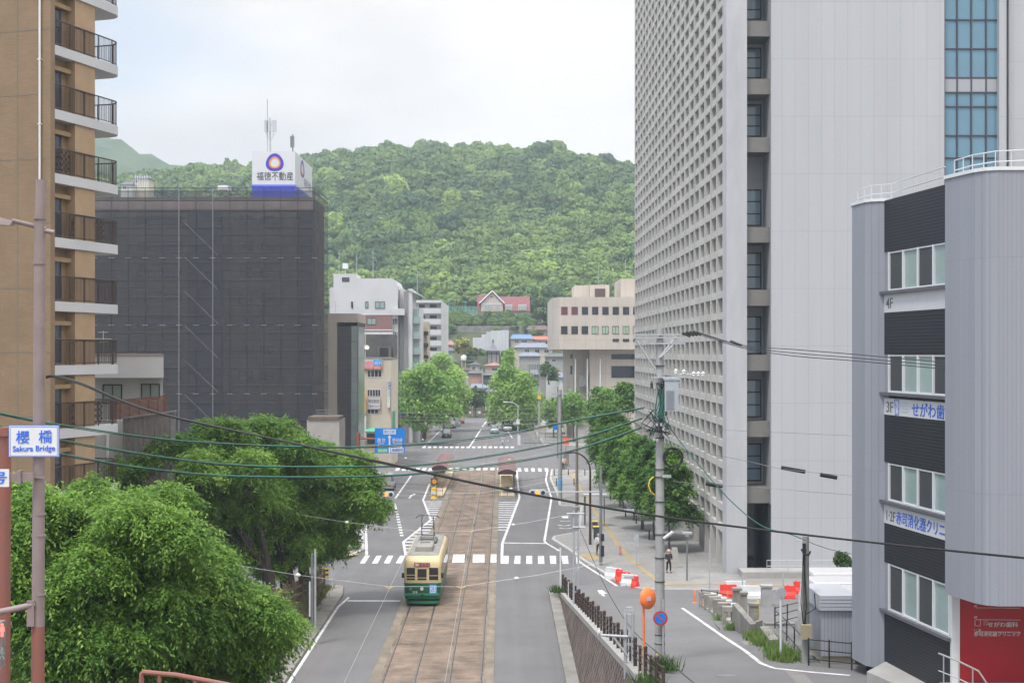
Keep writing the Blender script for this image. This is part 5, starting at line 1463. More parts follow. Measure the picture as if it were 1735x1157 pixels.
pb = MB(); a, b = P(580.5, 455, Y1 + 3), P(589, 446, Y1 + 3); pb.box(a.x, b.x, Y1 + 3, Y1 + 3.8, a.z, b.z); pb.tube([P(585, 464, Y1 + 3.4), P(585, 455, Y1 + 3.4)], 0.06, 6); pb.build('rooftop_tank', M_['white'], wb)
a3 = MB(); a3.tube([P(568.5, 531, 166.5), P(568.5, 509, 166.5)], 0.02, 5); a3.tube([P(560, 518.5, 166.5), P(577, 518.5, 166.5)], 0.015, 5); a3.tube([P(563, 511, 166.5), P(574, 511, 166.5)], 0.012, 5)
solo(a3, 'antenna', M_['galv'], 'thin television antenna on the slim concrete framed building', 'antenna', 'rooftop antennas')
# narrow cream block and far white flats
Y1 = 262.0
nc = root('narrow_building', 'narrow cream block with brown railings squeezed between the two white blocks', 'building', (X(718), Y1, 0))
MB().box(X(711), X(724), Y1, Y1 + 10, 0, Z(545)).build('wall', mat('dirty_cream', (0.42, 0.36, 0.29), 0.85, var=0.15, scale=0.4), nc)
for k in range(4):
    pane_px(nc, 713, 717, 550 + k * 20, 557 + k * 20, Y1, M_['glass_dark'], M_['brown'], 1)
    MB().box(X(716), X(726), Y1 - 0.7, Y1, Z(568 + k * 20), Z(561.5 + k * 20)).build('railing', M_['brown'], nc)
Y1 = 296.0
fw = root('white_flats', 'white block of flats with long recessed balconies farther up the road', 'building', (X(735), Y1, 0))
MB().box(X(705), X(747.5), Y1 + 1.6, Y1 + 14, 0, Z(509)).build('wall', wr, fw)
MB().hexa([(X(747.5), Y1, 0), (X(755.5), Y1 + 3, 0), (X(755.5), Y1 + 14, 0), (X(747.5), Y1 + 14, 0), (X(747.5), Y1, Z(508.5)), (X(755.5), Y1 + 3, Z(515)), (X(755.5), Y1 + 14, Z(515)), (X(747.5), Y1 + 14, Z(508.5))]).build('end_wall', wr, fw)
MB().box(X(704), X(747.5), Y1 - 0.2, Y1 + 14, Z(513), Z(508.5)).build('roof_slab', wr, fw)
for k in range(6):
    y = 513 + k * 18.2
    MB().box(X(705), X(747.5), Y1, Y1 + 0.2, Z(y + 18.2), Z(y + 9.2)).build('balcony', wr, fw)
    pane_px(fw, 728, 740, y + 2.8, y + 8.5, Y1 + 1.6, M_['glass_dark'], M_['steel'], 3)
    pane_px(fw, 710, 720, y + 2.8, y + 8.5, Y1 + 1.6, M_['glass_dark'], M_['steel'], 2)

# ------------------------------------------------------------------ houses on the slope at the end of the road
tile_g = brick_mat('grey_roof_tile', (0.13, 0.135, 0.15), (0.11, 0.115, 0.125), (0.06, 0.06, 0.065), 0.4, 0.35, 0.03, 'XY', 0.6, dirt=0.25, bump=0.5)
tile_b = brick_mat('blue_roof_tile', (0.13, 0.22, 0.38), (0.12, 0.2, 0.34), (0.06, 0.1, 0.18), 0.5, 0.4, 0.03, 'XY', 0.5, dirt=0.2, bump=0.5)
tile_s = brick_mat('slate_roof_tile', (0.2, 0.23, 0.3), (0.18, 0.21, 0.27), (0.1, 0.11, 0.14), 0.5, 0.4, 0.03, 'XY', 0.5, dirt=0.2, bump=0.5)
tile_r = brick_mat('red_roof_tile', (0.24, 0.075, 0.08), (0.2, 0.065, 0.07), (0.12, 0.04, 0.045), 0.4, 0.35, 0.02, 'XY', 0.6, dirt=0.2, bump=0.4)
tile_o = brick_mat('orange_roof_tile', (0.62, 0.16, 0.1), (0.55, 0.14, 0.09), (0.3, 0.08, 0.05), 0.4, 0.35, 0.02, 'XY', 0.6, dirt=0.2, bump=0.4)
tile_br = brick_mat('brown_roof_tile', (0.16, 0.12, 0.1), (0.13, 0.1, 0.085), (0.07, 0.05, 0.045), 0.4, 0.35, 0.03, 'XY', 0.7, dirt=0.3, bump=0.4)
tile_p = brick_mat('pink_roof_tile', (0.36, 0.2, 0.16), (0.31, 0.17, 0.14), (0.2, 0.1, 0.09), 0.4, 0.35, 0.03, 'XY', 0.7, dirt=0.3, bump=0.4)
w_c = mat('house_cream', (0.47, 0.42, 0.34), 0.8, var=0.08); w_w = mat('house_white', (0.5, 0.5, 0.49), 0.8, var=0.06)
w_g = mat('house_grey', (0.3, 0.3, 0.29), 0.85, var=0.12); w_pk = mat('house_pink', (0.48, 0.36, 0.32), 0.8, var=0.08)
def roof_mb(x0, x1, y0, y1, z, rise, hip, ov=0.5, th=0.18, along='x'):
    """hipped or gabled roof over a rectangle"""
    m = MB(); x0 -= ov; x1 += ov; y0 -= ov; y1 += ov
    if along == 'x':
        ym = (y0 + y1) / 2; h = hip * (y1 - y0) / 2
        r0, r1 = (x0 + h, ym, z + rise), (x1 - h, ym, z + rise)
        c = [(x0, y0, z), (x1, y0, z), (x1, y1, z), (x0, y1, z)]
        m.face([c[0], c[1], r1, r0]); m.face([c[2], c[3], r0, r1]); m.face([c[1], c[2], r1]); m.face([c[3], c[0], r0])
    else:
        xm = (x0 + x1) / 2; h = hip * (x1 - x0) / 2
        r0, r1 = (xm, y0 + h, z + rise), (xm, y1 - h, z + rise)
        c = [(x0, y0, z), (x1, y0, z), (x1, y1, z), (x0, y1, z)]
        m.face([c[1], c[2], r1, r0]); m.face([c[3], c[0], r0, r1]); m.face([c[0], c[1], r0]); m.face([c[2], c[3], r1])
    m.box(x0, x1, y0, y1, z - th, z - 0.003)
    m.tube([r0, r1], 0.12, 6)
    return m
def house(label, px0, px1, y_eave, y_ridge, Y, roof, wall, depth=8.0, hip=0.5, along='x', name='house', wins=(), group='houses at the foot of the hill', base=None):
    x0, x1 = xpx(px0, Y), xpx(px1, Y); z = zpx(y_eave, Y); rise = zpx(y_ridge, Y + depth / 2) - z
    gz = float(hill((x0 + x1) / 2, Y)) if base is None else base
    ro = root(name, label, 'house', ((x0 + x1) / 2, Y, gz), group)
    MB().box(x0, x1, Y, Y + depth, gz - 3, z - 0.19).build('wall', wall, ro)
    roof_mb(x0, x1, Y, Y + depth, z, max(rise, 0.6), hip, along=along).build('roof', roof, ro)
    for wx0, wx1, wy0, wy1 in wins: pane_px(ro, wx0, wx1, wy0, wy1, Y, M_['glass_dark'], M_['white'], 2)
    return ro
# gabled house with the red roof on the terrace
YG = 478.0; X = lambda px: xpx(px, YG); Z = lambda py: zpx(py, YG); gz = float(hill(0, YG))
gh = root('gabled_house', 'pink half timbered gabled house with long red roof on the hillside terrace', 'house', (X(852), YG, gz))
tb = mat('timber_pink', (0.5, 0.4, 0.36), 0.8, var=0.06)
MB().box(X(809), X(898), YG, YG + 9, gz - 2, Z(527)).build('wall', tb, gh)
wl = MB(); wl.prism([(X(815), YG - 0.6), (X(852), YG - 0.6), (X(852), YG + 5), (X(815), YG + 5)], Z(527.5), Z(515)); wl.face([(X(815), YG - 0.6, Z(515)), (X(852), YG - 0.6, Z(515)), (X(834), YG - 0.6, Z(494.5))])
wl.build('gable_wall', tb, gh)
rf = MB(); xr, xl, xm = X(854.5), X(812), X(834); zr_, ze = Z(493), Z(514)
rf.hexa([(xl, YG - 1, ze - 0.5), (xm, YG - 1, zr_ - 0.5), (xm, YG + 9, zr_ - 0.5), (xl, YG + 9, ze - 0.5), (xl, YG - 1, ze), (xm, YG - 1, zr_), (xm, YG + 9, zr_), (xl, YG + 9, ze)])
rf.hexa([(xm, YG - 1, zr_ - 0.5), (xr, YG - 1, ze - 0.5), (xr, YG + 9, ze - 0.5), (xm, YG + 9, zr_ - 0.5), (xm, YG - 1, zr_), (xr, YG - 1, ze), (xr, YG + 9, ze), (xm, YG + 9, zr_)])
rf.build('gable_roof', tile_br, gh)
bg_ = MB()
for a, b in (((812, 514), (834, 493)), ((834, 493), (854.5, 514))): bg_.tube([P(a[0], a[1], YG - 1.05), P(b[0], b[1], YG - 1.05)], 0.22, 4)
for x in (820, 825, 829.5, 834, 838.5, 843, 848): 
    zt = Z(515 - (20.5 * (1 - abs(x - 834) / 18)))
    bg_.box(X(x) - 0.06, X(x) + 0.06, YG - 0.68, YG - 0.6, Z(515), zt)
bg_.box(X(815), X(852), YG - 0.7, YG - 0.6, Z(516), Z(514.6)); bg_.build('bargeboard', M_['white'], gh)
mr_ = MB(); mr_.face([(X(852), YG - 0.7, Z(527)), (X(898), YG - 0.7, Z(527)), (X(898), YG + 4.5, Z(501.5)), (X(846), YG + 4.5, Z(501.5))]); mr_.face([(X(898), YG - 0.7, Z(527)), (X(898), YG + 9.5, Z(527)), (X(898), YG + 4.5, Z(501.5))]); mr_.face([(X(846), YG + 9.5, Z(520)), (X(846), YG + 4.5, Z(501.5)), (X(898), YG + 4.5, Z(501.5)), (X(898), YG + 9.5, Z(520))])
mr_.face([(X(808), YG + 3, Z(499)), (X(834), YG + 3, Z(499)), (X(816), YG - 0.4, Z(527)), (X(809), YG - 0.4, Z(527))])
mr_.build('roof', tile_r, gh)
for x0, x1 in ((856, 868), (878, 892)):
    d = MB(); d.box(X(x0), X(x1), YG - 0.5, YG + 2.5, Z(525.5), Z(516)); d.build('dormer', w_w, gh)
    pane_px(gh, x0 + 0.8, x1 - 0.8, 517.5, 524.5, YG - 0.52, M_['glass_pale'], M_['white'], 4)
for x0, x1, y0, y1 in ((821, 835, 517, 524), (839, 847, 517.5, 524)): pane_px(gh, x0, x1, y0, y1, YG - 0.63, M_['glass_pale'], M_['white'], 3)
pane_px(gh, 819, 835, 529, 536, YG - 0.02, M_['glass_dark'], M_['white'], 4); pane_px(gh, 840, 849, 529, 536, YG - 0.02, M_['glass_dark'], M_['white'], 3)
MB().box(X(831), X(836), YG - 0.67, YG - 0.6, Z(504.5), Z(501)).build('attic_window', tile_r, gh)
# green net fence on the terrace
nf = root('net_fence', 'tall green net fence left of the gabled house', 'fence', (xpx(780, 476), 476, gz))
m_ = MB(); za, zb_ = zpx(534, 476), zpx(519.5, 476)
for k in range(10): x = xpx(755 + k * 5.8, 476); m_.tube([(x, 476, za - 1), (x, 476, zb_)], 0.07, 5)
for z in (za + 0.1, (za + zb_) / 2, zb_): m_.tube([(xpx(754, 476), 476, z), (xpx(808, 476), 476, z)], 0.05, 5)
m_.build('post', mat('fence_green', (0.17, 0.4, 0.36), 0.6), nf)
gn = bpy.data.materials.new('green_net'); gn.use_nodes = True; tn = gn.node_tree; bn = tn.nodes['Principled BSDF']; bn.inputs['Base Color'].default_value = (0.2, 0.42, 0.38, 1)
t2 = tn.nodes.new('ShaderNodeBsdfTransparent'); m2_ = tn.nodes.new('ShaderNodeMixShader'); m2_.inputs[0].default_value = 0.4
tn.links.new(t2.outputs[0], m2_.inputs[1]); tn.links.new(bn.outputs[0], m2_.inputs[2]); tn.links.new(m2_.outputs[0], tn.nodes['Material Output'].inputs['Surface'])
MB().face([(xpx(754, 476), 476.1, za), (xpx(808, 476), 476.1, za), (xpx(808, 476), 476.1, zb_), (xpx(754, 476), 476.1, zb_)]).build('net', gn, nf)
for px, y0 in ((760.5, 507), (788, 512)):
    lp = MB(); lp.tube([P(px, 536, 474), P(px, y0, 474)], 0.1, 6); lp.tube([P(px - 3, y0, 474), P(px + 4, y0, 474)], 0.12, 6)
    solo(lp, 'flood_light_pole', MATS['fence_green'], 'green flood light pole by the net fence, ' + ('taller one at its left end' if px < 770 else 'shorter one near its middle'), 'lamp post', 'flood light poles')
tw_ = MB(); tw_.box(xpx(754, 462), xpx(900, 462), 462, 463, float(hill(0, 462)) - 4, zpx(552, 462)); solo(tw_, 'terrace_wall', M_['concrete_dark'], 'long stained terrace wall under the hedge below the gabled house', 'wall')
# white sheeted scaffold and the temple hall
YS = 438.0; ss = root('sheeted_scaffold', 'stepped white sheeting around a building site behind the temple hall', 'scaffold', (xpx(833, YS), YS, float(hill(0, YS))))
sheet_m = mat('white_sheeting', (0.5, 0.52, 0.55), 0.6, var=0.08, scale=0.3, stretch=(3, 1, 0.3))
for x0, x1, y in ((801, 816, 572), (816, 824, 566.5), (824, 832, 562), (832, 847, 560), (847, 862, 559.5)):
    for k in range(max(1, int((x1 - x0) / 3.8))):
        n = max(1, int((x1 - x0) / 3.8)); a = x0 + (x1 - x0) * k / n; b = x0 + (x1 - x0) * (k + 1) / n
        MB().box(xpx(a + 0.12, YS), xpx(b - 0.12, YS), YS + (k % 2) * 0.12, YS + 4, float(hill(0, YS)) - 2, zpx(y, YS)).build('sheet', sheet_m, ss)
YT = 425.0; X = lambda px: xpx(px, YT); Z = lambda py: zpx(py, YT)
th_ = root('temple_hall', 'small temple hall with curved grey tiled roof and white walls', 'temple', (X(835), YT, float(hill(0, YT))))
MB().box(X(826), X(846.5), YT, YT + 7, float(hill(0, YT)) - 3, Z(593)).build('wall', mat('temple_white', (0.52, 0.52, 0.53), 0.8), th_)
tb_ = MB()
for x in (826, 833, 841, 846.3): tb_.box(X(x) - 0.08, X(x) + 0.1, YT - 0.06, YT, float(hill(0, YT)), Z(594.5))
tb_.box(X(825), X(847), YT - 0.07, YT - 0.01, Z(599.8), Z(599)); tb_.build('timber_post', M_['brown'], th_)
rf = MB(); pr_ = [(0.0, 0.0), (0.35, 0.16), (0.6, 0.38), (0.8, 0.66), (1.0, 1.0)]
ev, rg = Z(594), Z(580.5); xm = X(835.3); hx, hy = X(848) - X(835.3), 5.2
for i in range(4):
    (a, za), (b, zb2) = pr_[i], pr_[i + 1]
    ra, rb2 = 1 - a * 0.97, 1 - b * 0.97
    c = lambda r, z, k: [(xm - hx * r, YT + 3.5 - hy * r, ev + (rg - ev) * z), (xm + hx * r, YT + 3.5 - hy * r, ev + (rg - ev) * z), (xm + hx * r, YT + 3.5 + hy * r, ev + (rg - ev) * z), (xm - hx * r, YT + 3.5 + hy * r, ev + (rg - ev) * z)][k % 4]
    for k in range(4): rf.face([c(ra, za, k), c(ra, za, k + 1), c(rb2, zb2, k + 1), c(rb2, zb2, k)])
rf.lathe((xm, YT + 3.5, rg - 0.1), [(0.5, 0), (0.25, 0.4), (0.35, 0.7), (0.05, 1.2)], 8)
rf.box(xm - hx, xm + hx, YT + 3.5 - hy, YT + 3.5 + hy, ev - 0.35, ev - 0.01)
rf.build('roof', mat('temple_tile', (0.13, 0.13, 0.145), 0.7, var=0.2, scale=1), th_)
H = [
 ('long grey roofed cream house right of the tall pale avenue tree', 871, 936, 588.5, 580.5, 420, tile_s, w_c, 9, 0.6, 'x', [(889, 897, 592, 598), (906, 914, 592, 598), (922, 930, 592, 598)]),
 ('cream house with bright blue tiled roof on the slope', 866, 903, 574, 566.5, 440, tile_b, w_c, 7, 0.25, 'x', [(872, 879, 577, 581), (884, 893, 577, 581)]),
 ('cream house with orange red roof beside the blue roofed one', 906, 936, 575, 570, 441, tile_o, w_c, 6, 0.0, 'x', [(912, 918, 578, 583), (924, 931, 578, 583)]),
 ('low house with long brown roof highest on the slope', 895, 926, 558.5, 551.5, 458, tile_br, w_g, 6, 0.15, 'x', []),
 ('low grey roofed shed below the cream houses', 880, 915, 603, 597, 404, tile_s, w_g, 6, 0.4, 'x', []),
 ('dark roofed house just left of the beige hall', 925, 965, 604, 598.5, 395, tile_g, w_g, 7, 0.3, 'x', [(935, 942, 608, 613)]),
 ('white house with grey hip roof between the avenue trees', 796, 812, 617.5, 611.5, 408, tile_g, w_w, 6, 0.7, 'x', [(800, 805, 621, 627)]),
 ('pink walled house with pale hip roof at the road end', 822, 850, 619, 613, 400, tile_p, w_pk, 7, 0.8, 'x', [(833, 843, 623, 628)]),
 ('house with rusty pink wall above the road end', 794, 817, 632, 629, 386, tile_g, mat('house_rose', (0.42, 0.25, 0.2), 0.85, var=0.1), 6, 0.3, 'x', []),
 ('dark timber house behind the leaning utility pole', 819, 842, 635, 631, 384, tile_g, mat('house_dark', (0.07, 0.075, 0.085), 0.8), 6, 0.3, 'x', []),
 ('brown roofed house showing beside the left avenue tree', 778, 795, 627, 621, 392, tile_br, w_w, 7, 0.3, 'y', []),
 ('grey roofed low house nearest the road end', 792, 826, 657, 650, 362, tile_s, w_w, 6, 0.5, 'x', []),
 ('white house half hidden by the pale avenue tree', 822, 852, 664, 659, 358, tile_g, w_w, 5, 0.4, 'x', []),
 ('red roofed house left of the hall pillars', 926, 952, 634, 627, 372, tile_p, w_w, 6, 0.5, 'x', [(930, 936, 640, 645)]),
 ('pale blue roofed house touching the hall pillars', 948, 966, 639, 632, 366, tile_b, w_w, 6, 0.5, 'x', [(953, 959, 644, 649)]),
 ('small grey house behind the bare branches', 905, 926, 634, 628, 380, tile_s, w_g, 6, 0.4, 'x', []),
 ('pink roofed house beside the far white flats', 757, 768, 584, 577, 420, tile_p, w_pk, 6, 0.3, 'x', []),
 ('grey roofed cottage left of the yellow green tree', 757, 768, 594, 589, 408, tile_g, w_g, 6, 0.3, 'x', []),
]
for a in H: house(a[0], a[1], a[2], a[3], a[4], a[5], a[6], a[7], a[8], a[9], a[10], wins=a[11])
wt = MB(); c = P(785.5, 610, 398); wt.lathe((c.x, c.y, c.z), [(0.1, -0.2), (0.75, 0), (0.8, 0.9), (0.5, 1.3), (0.05, 1.45)], 12)
for dx in (-0.5, 0.5): wt.tube([(c.x + dx, c.y, c.z - 3.5), (c.x + dx, c.y, c.z)], 0.06, 5)
solo(wt, 'water_tank', M_['white'], 'round white water tank on thin legs above the houses', 'tank', smooth=True)
# hillside houses over the netted roof, far left
for lb_, x0, x1, ye, yr, Y_, d in (('pale house on the hill at the left, just above the netted roof', 205, 224, 313, 307, 545, 8), ('taller cream house with flat roof beside it on the left hill', 224, 252, 302, 298, 550, 8)):
    house(lb_, x0, x1, ye, yr, Y_, tile_g, w_c if x0 > 210 else w_w, d, 0.3, 'x', wins=[(x0 + 3, x0 + 9, ye + 3, ye + 8)])
fp = MB()
for k in range(6): fp.tube([P(229 + k * 4, 322, 530), P(229 + k * 4, 295 + (k * 3) % 5, 530)], 0.1, 5)
solo(fp, 'railing_frame', M_['white'], 'white upright poles before the cream house on the left hill', 'fence')
# yellow green trees and bushes among the houses
card_tree('yellow green tree beside the white sheeting', 783, 600, [(783, 583, 9), (776, 590, 8), (791, 590, 9), (783, 595, 8), (778, 581, 6), (789, 580, 6)], 415, 0.4, 1500, leaf_yellow, 'slope trees', 90, 'slope_tree', 0.2, 2, -0.1)
card_tree('dark green tree left of the temple hall', 808, 606, [(805, 597, 8), (814, 598, 8), (798, 600, 6), (820, 600, 5)], 418, 0.4, 1200, leaf_dark, 'slope trees', 91, 'slope_tree', 0.2, 2, 0.05)
card_tree('sparse green tree before the hall stairs', 930, 650, [(926, 622, 9), (935, 630, 10), (920, 634, 8), (938, 642, 8)], 350, 0.35, 900, leaf_dark, 'slope trees', 92, 'slope_tree', 0.2, 2, 0.1)
card_tree('green tree at the foot of the slope behind the road end barrier', 845, 668, [(815, 668, 9), (806, 662, 7), (822, 674, 7)], 352, 0.4, 900, leaf_dark, 'slope trees', 93, 'slope_tree', 0.2, 2, -0.12)
card_tree('large dark tree on the slope right of the gabled house', 915, 545, [(912, 530, 11), (925, 535, 11), (905, 540, 8), (932, 545, 9)], 470, 0.5, 1500, leaf_dark, 'slope trees', 94, 'slope_tree', 0.25, 2, 0.0)
# barrier and fence at the road end
rb_ = root('road_end_fence', 'low brown fence with white reflectors closing the far end of the road', 'fence', (xpx(822, 350), 350, 0.1))
m_ = MB()
for k in range(16): x = xpx(786 + k * 5.2, 350); m_.box(x - 0.06, x + 0.06, 350, 350.12, 0, 1.7)
for z in (0.5, 1.0, 1.5): m_.box(xpx(785, 350), xpx(866, 350), 350.02, 350.1, z, z + 0.35)
m_.build('rail', mat('red_brown_fence', (0.12, 0.06, 0.05), 0.8, var=0.2), rb_)
for px in (796, 812, 838): x = xpx(px, 349.9); MB().box(x - 0.35, x + 0.35, 349.9, 350, 0.8, 1.4).build('reflector', M_['white'], rb_)
nbd = MB(); a, b = P(796, 688, 345), P(812, 682, 345); nbd.box(a.x, b.x, 345, 345.1, a.z, b.z); nbd.tube([P(800, 705, 345.1), P(800, 685, 345.1)], 0.06, 6); nbd.tube([P(808, 705, 345.1), P(808, 685, 345.1)], 0.06, 6)
solo(nbd, 'notice_board', M_['white'], 'white notice board on two legs at the road end', 'sign')
# ------------------------------------------------------------------ the tram
def rrect(hw, y0, y1, r, z, n=4):
    """rounded rectangle ring in plan, counter-clockwise from the front left"""
    pts = []
    for cx, cy, a0 in ((hw - r, y0 + r, -90), (hw - r, y1 - r, 0), (-hw + r, y1 - r, 90), (-hw + r, y0 + r, 180)):
        for k in range(n + 1):
            t = rad(a0 + 90 * k / n); pts.append((cx + r * math.cos(t), cy + r * math.sin(t), z))
    return pts
def loft(m, rings, cap0=True, cap1=True):
    k = len(m.v); n = len(rings[0])
    for r in rings: m.v += r
    for i in range(len(rings) - 1):
        for j in range(n):
            j2 = (j + 1) % n
            m.f.append((k + i * n + j, k + i * n + j2, k + (i + 1) * n + j2, k + (i + 1) * n + j)); m.m.append(m.cur)
    if cap0: m.f.append(tuple(k + j for j in reversed(range(n)))); m.m.append(m.cur)
    if cap1: m.f.append(tuple(k + (len(rings) - 1) * n + j for j in range(n))); m.m.append(m.cur)
    return m
tcream = mat('tram_cream', (0.54, 0.45, 0.26), 0.4, var=0.06, scale=1.5)
tgreen = mat('tram_green', (0.012, 0.1, 0.052), 0.35, var=0.1, scale=2)
tgrey = mat('tram_roof_grey', (0.2, 0.2, 0.19), 0.75, c2=(0.27, 0.26, 0.245), scale=2.0, detail=7)
tr_x, tr_y = -4.99, 88.2
tm = root('tram', 'old green and cream single car tram with its pantograph raised', 'tram', (tr_x, tr_y, 0.035))
def T0(m): 
    m.v = [(x + tr_x, y + tr_y, z + 0.035) for x, y, z in m.v]; return m
LT = 11.2
T0(loft(MB(), [rrect(1.1, 0.03, LT, 0.3, 0.42), rrect(1.13, 0, LT, 0.3, 0.6), rrect(1.15, 0, LT, 0.3, 1.42)])).build('lower_body', tgreen, tm, smooth=True)
T0(loft(MB(), [rrect(1.155, 0, LT, 0.3, 1.42), rrect(1.155, 0.0, LT, 0.3, 2.4), rrect(1.15, 0.06, LT - .06, 0.32, 2.72), rrect(1.1, 0.2, LT - .2, 0.4, 2.9), rrect(0.98, 0.5, LT - .5, 0.45, 3.02)])).build('upper_body', tcream, tm, smooth=True)
T0(loft(MB(), [rrect(0.99, 0.48, LT - .48, 0.45, 3.0), rrect(0.93, 0.62, LT - .62, 0.45, 3.07), rrect(0.5, 1.0, LT - 1, 0.4, 3.14)])).build('roof', tgrey, tm, smooth=True)
T0(loft(MB(), [rrect(0.9, 0.2, LT - .2, 0.25, 0.14), rrect(0.95, 0.05, LT - .05, 0.3, 0.42)])).build('underframe', M_['black'], tm)
T0(loft(MB(), [rrect(1.0, -0.14, 0.9, 0.35, 0.12), rrect(1.06, -0.2, 0.9, 0.4, 0.18), rrect(1.05, -0.18, 0.9, 0.4, 0.32)])).build('fender', tgreen, tm, smooth=True)
T0(MB().box(-1.06, 1.06, -0.05, 0.02, 0.66, 0.78)).build('bumper_bar', mat('tram_green_light', (0.04, 0.2, 0.11), 0.4), tm)
def twin(x0, x1, z0, z1, rows_, inner=M_['glass_dark']):
    m = MB(); t_ = 0.035
    m.box(x0, x1, -0.02, 0.05, z0, z0 + t_); m.box(x0, x1, -0.02, 0.05, z1 - t_, z1); m.box(x0, x0 + t_, -0.02, 0.05, z0 + t_, z1 - t_); m.box(x1 - t_, x1, -0.02, 0.05, z0 + t_, z1 - t_)
    for zz in rows_: m.box(x0 + t_, x1 - t_, -0.018, 0.05, zz, zz + t_)
    f = T0(m).build('front_window', tcream, tm)
    T0(MB().box(x0 + t_, x1 - t_, -0.008, 0.04, z0 + t_, z1 - t_)).build('pane', mat('tram_glass', (0.02, 0.022, 0.025), 0.08, spec=0.5), f)
twin(-1.02, -0.42, 1.56, 2.4, (1.72, 1.9)); twin(-0.34, 0.3, 1.56, 2.33, (1.72,)); twin(0.38, 1.02, 1.56, 2.4, (1.86,))
ds_ = T0(MB().box(-0.5, 0.46, -0.05, 0.05, 2.44, 2.67)).build('destination_sign', mat('sign_dark_frame', (0.12, 0.03, 0.03), 0.5), tm)
T0(MB().box(-0.46, 0.42, -0.06, -0.045, 2.47, 2.64)).build('sign_face', mat('sign_rose', (0.55, 0.28, 0.28), 0.5), ds_)
dkr = mat('letter_maroon', (0.2, 0.01, 0.03), 0.5)
text('lettering', '3', 0.24, M_['white'], (tr_x - 0.42, tr_y - 0.062, 2.505), FX, UP, ds_, bold=0.012)
text('lettering', '蛍茶屋', 0.16, dkr, (tr_x - 0.22, tr_y - 0.062, 2.53), FX, UP, ds_, width=0.6, bold=0.006)
hl_ = mat('headlight_glass', (0.62, 0.6, 0.5), 0.15)
for x, mm in ((-0.72, M_['steel']), (-0.03, hl_)):
    T0(MB().disc((x, -0.04, 1.07), (0, -1, 0), 0.115, 0.1, 14)).build('headlight_ring' if mm is not hl_ else 'headlight', M_['galv'] if mm is hl_ else M_['black'], tm)
    T0(MB().disc((x, -0.09, 1.07), (0, -1, 0), 0.09, 0.03, 14)).build('lamp_glass', mm, tm)
text('lettering', '318', 0.2, M_['white'], (tr_x - 0.62, tr_y - 0.004, 0.82), FX, UP, tm, bold=0.01)
ad_ = T0(MB().box(0.44, 0.88, -0.03, 0.02, 0.74, 1.32)).build('advert_panel', mat('advert_blue', (0.1, 0.33, 0.75), 0.4), tm)
text('lettering', 'KE', 0.36, M_['white'], (tr_x + 0.47, tr_y - 0.032, 0.98), FX, UP, ad_, width=0.38, bold=0.016)
T0(MB().box(0.48, 0.84, -0.036, -0.03, 0.82, 0.9)).build('advert_strip', mat('advert_pale', (0.4, 0.55, 0.8), 0.5), ad_)
T0(MB().box(-0.07, 0.07, -0.12, 0.02, 0.62, 0.74)).build('coupler', M_['black'], tm)
for side in (-1, 1):
    for k in range(8):
        y = 1.0 + k * 1.18; m = MB(); x = side * 1.158
        xa_, xb_ = min(x, x + side * 0.02), max(x, x + side * 0.02)
        m.box(xa_, xb_, y, y + 0.95, 1.5, 2.3)
        T0(m).build('side_window', mat('tram_glass', (0.02, 0.022, 0.025), 0.08), tm)
    T0(MB().box(min(side * 1.15, side * 1.3), max(side * 1.15, side * 1.3), 0.25, 0.33, 1.7, 2.0)).build('mirror', M_['black'], tm)
    for y in (2.2, 3.9, 7.4, 9.1): T0(MB().disc((side * 0.8, y, 0.33), (1, 0, 0), 0.33, 0.14, 16)).build('wheel', M_['black'], tm)
T0(loft(MB(), [rrect(0.55, 1.6, 4.3, 0.12, 3.1), rrect(0.53, 1.65, 4.25, 0.14, 3.42), rrect(0.45, 1.8, 4.1, 0.14, 3.48)])).build('roof_unit', mat('roof_unit_grey', (0.25, 0.24, 0.215), 0.7, var=0.1), tm, smooth=True)
m = MB()
for k in range(5): m.box(-0.3 + k * 0.13, -0.22 + k * 0.13, 3.2, 3.35, 3.48, 3.52)
T0(m).build('roof_vent', M_['black'], tm)
T0(loft(MB(), [rrect(0.62, 5.2, 7.8, 0.3, 3.1), rrect(0.6, 5.2, 7.8, 0.3, 3.3), rrect(0.52, 5.4, 7.6, 0.3, 3.34)])).build('pantograph_base', mat('base_grey', (0.12, 0.12, 0.12), 0.6), tm)
m = MB()
for x in (-0.42, 0.42):
    m.tube([(x, 5.5, 3.4), (x * 0.95, 7.0, 4.1), (x * 0.9, 6.1, 4.85)], 0.022, 6); m.tube([(x, 7.5, 3.4), (x * 0.95, 6.0, 4.1), (x * 0.9, 6.3, 4.85)], 0.022, 6)
m.tube([(-0.8, 6.2, 4.72), (-0.55, 6.2, 4.9), (0.55, 6.2, 4.9), (0.8, 6.2, 4.72)], 0.028, 6); m.tube([(-0.42, 5.5, 3.42), (0.42, 5.5, 3.42)], 0.03, 6); m.tube([(-0.42, 7.5, 3.42), (0.42, 7.5, 3.42)], 0.03, 6)
m.tube([(-0.4, 7.0, 4.1), (0.4, 7.0, 4.1)], 0.02, 6); m.tube([(-0.4, 6.0, 4.1), (0.4, 6.0, 4.1)], 0.02, 6)
T0(m).build('pantograph', M_['black'], tm)

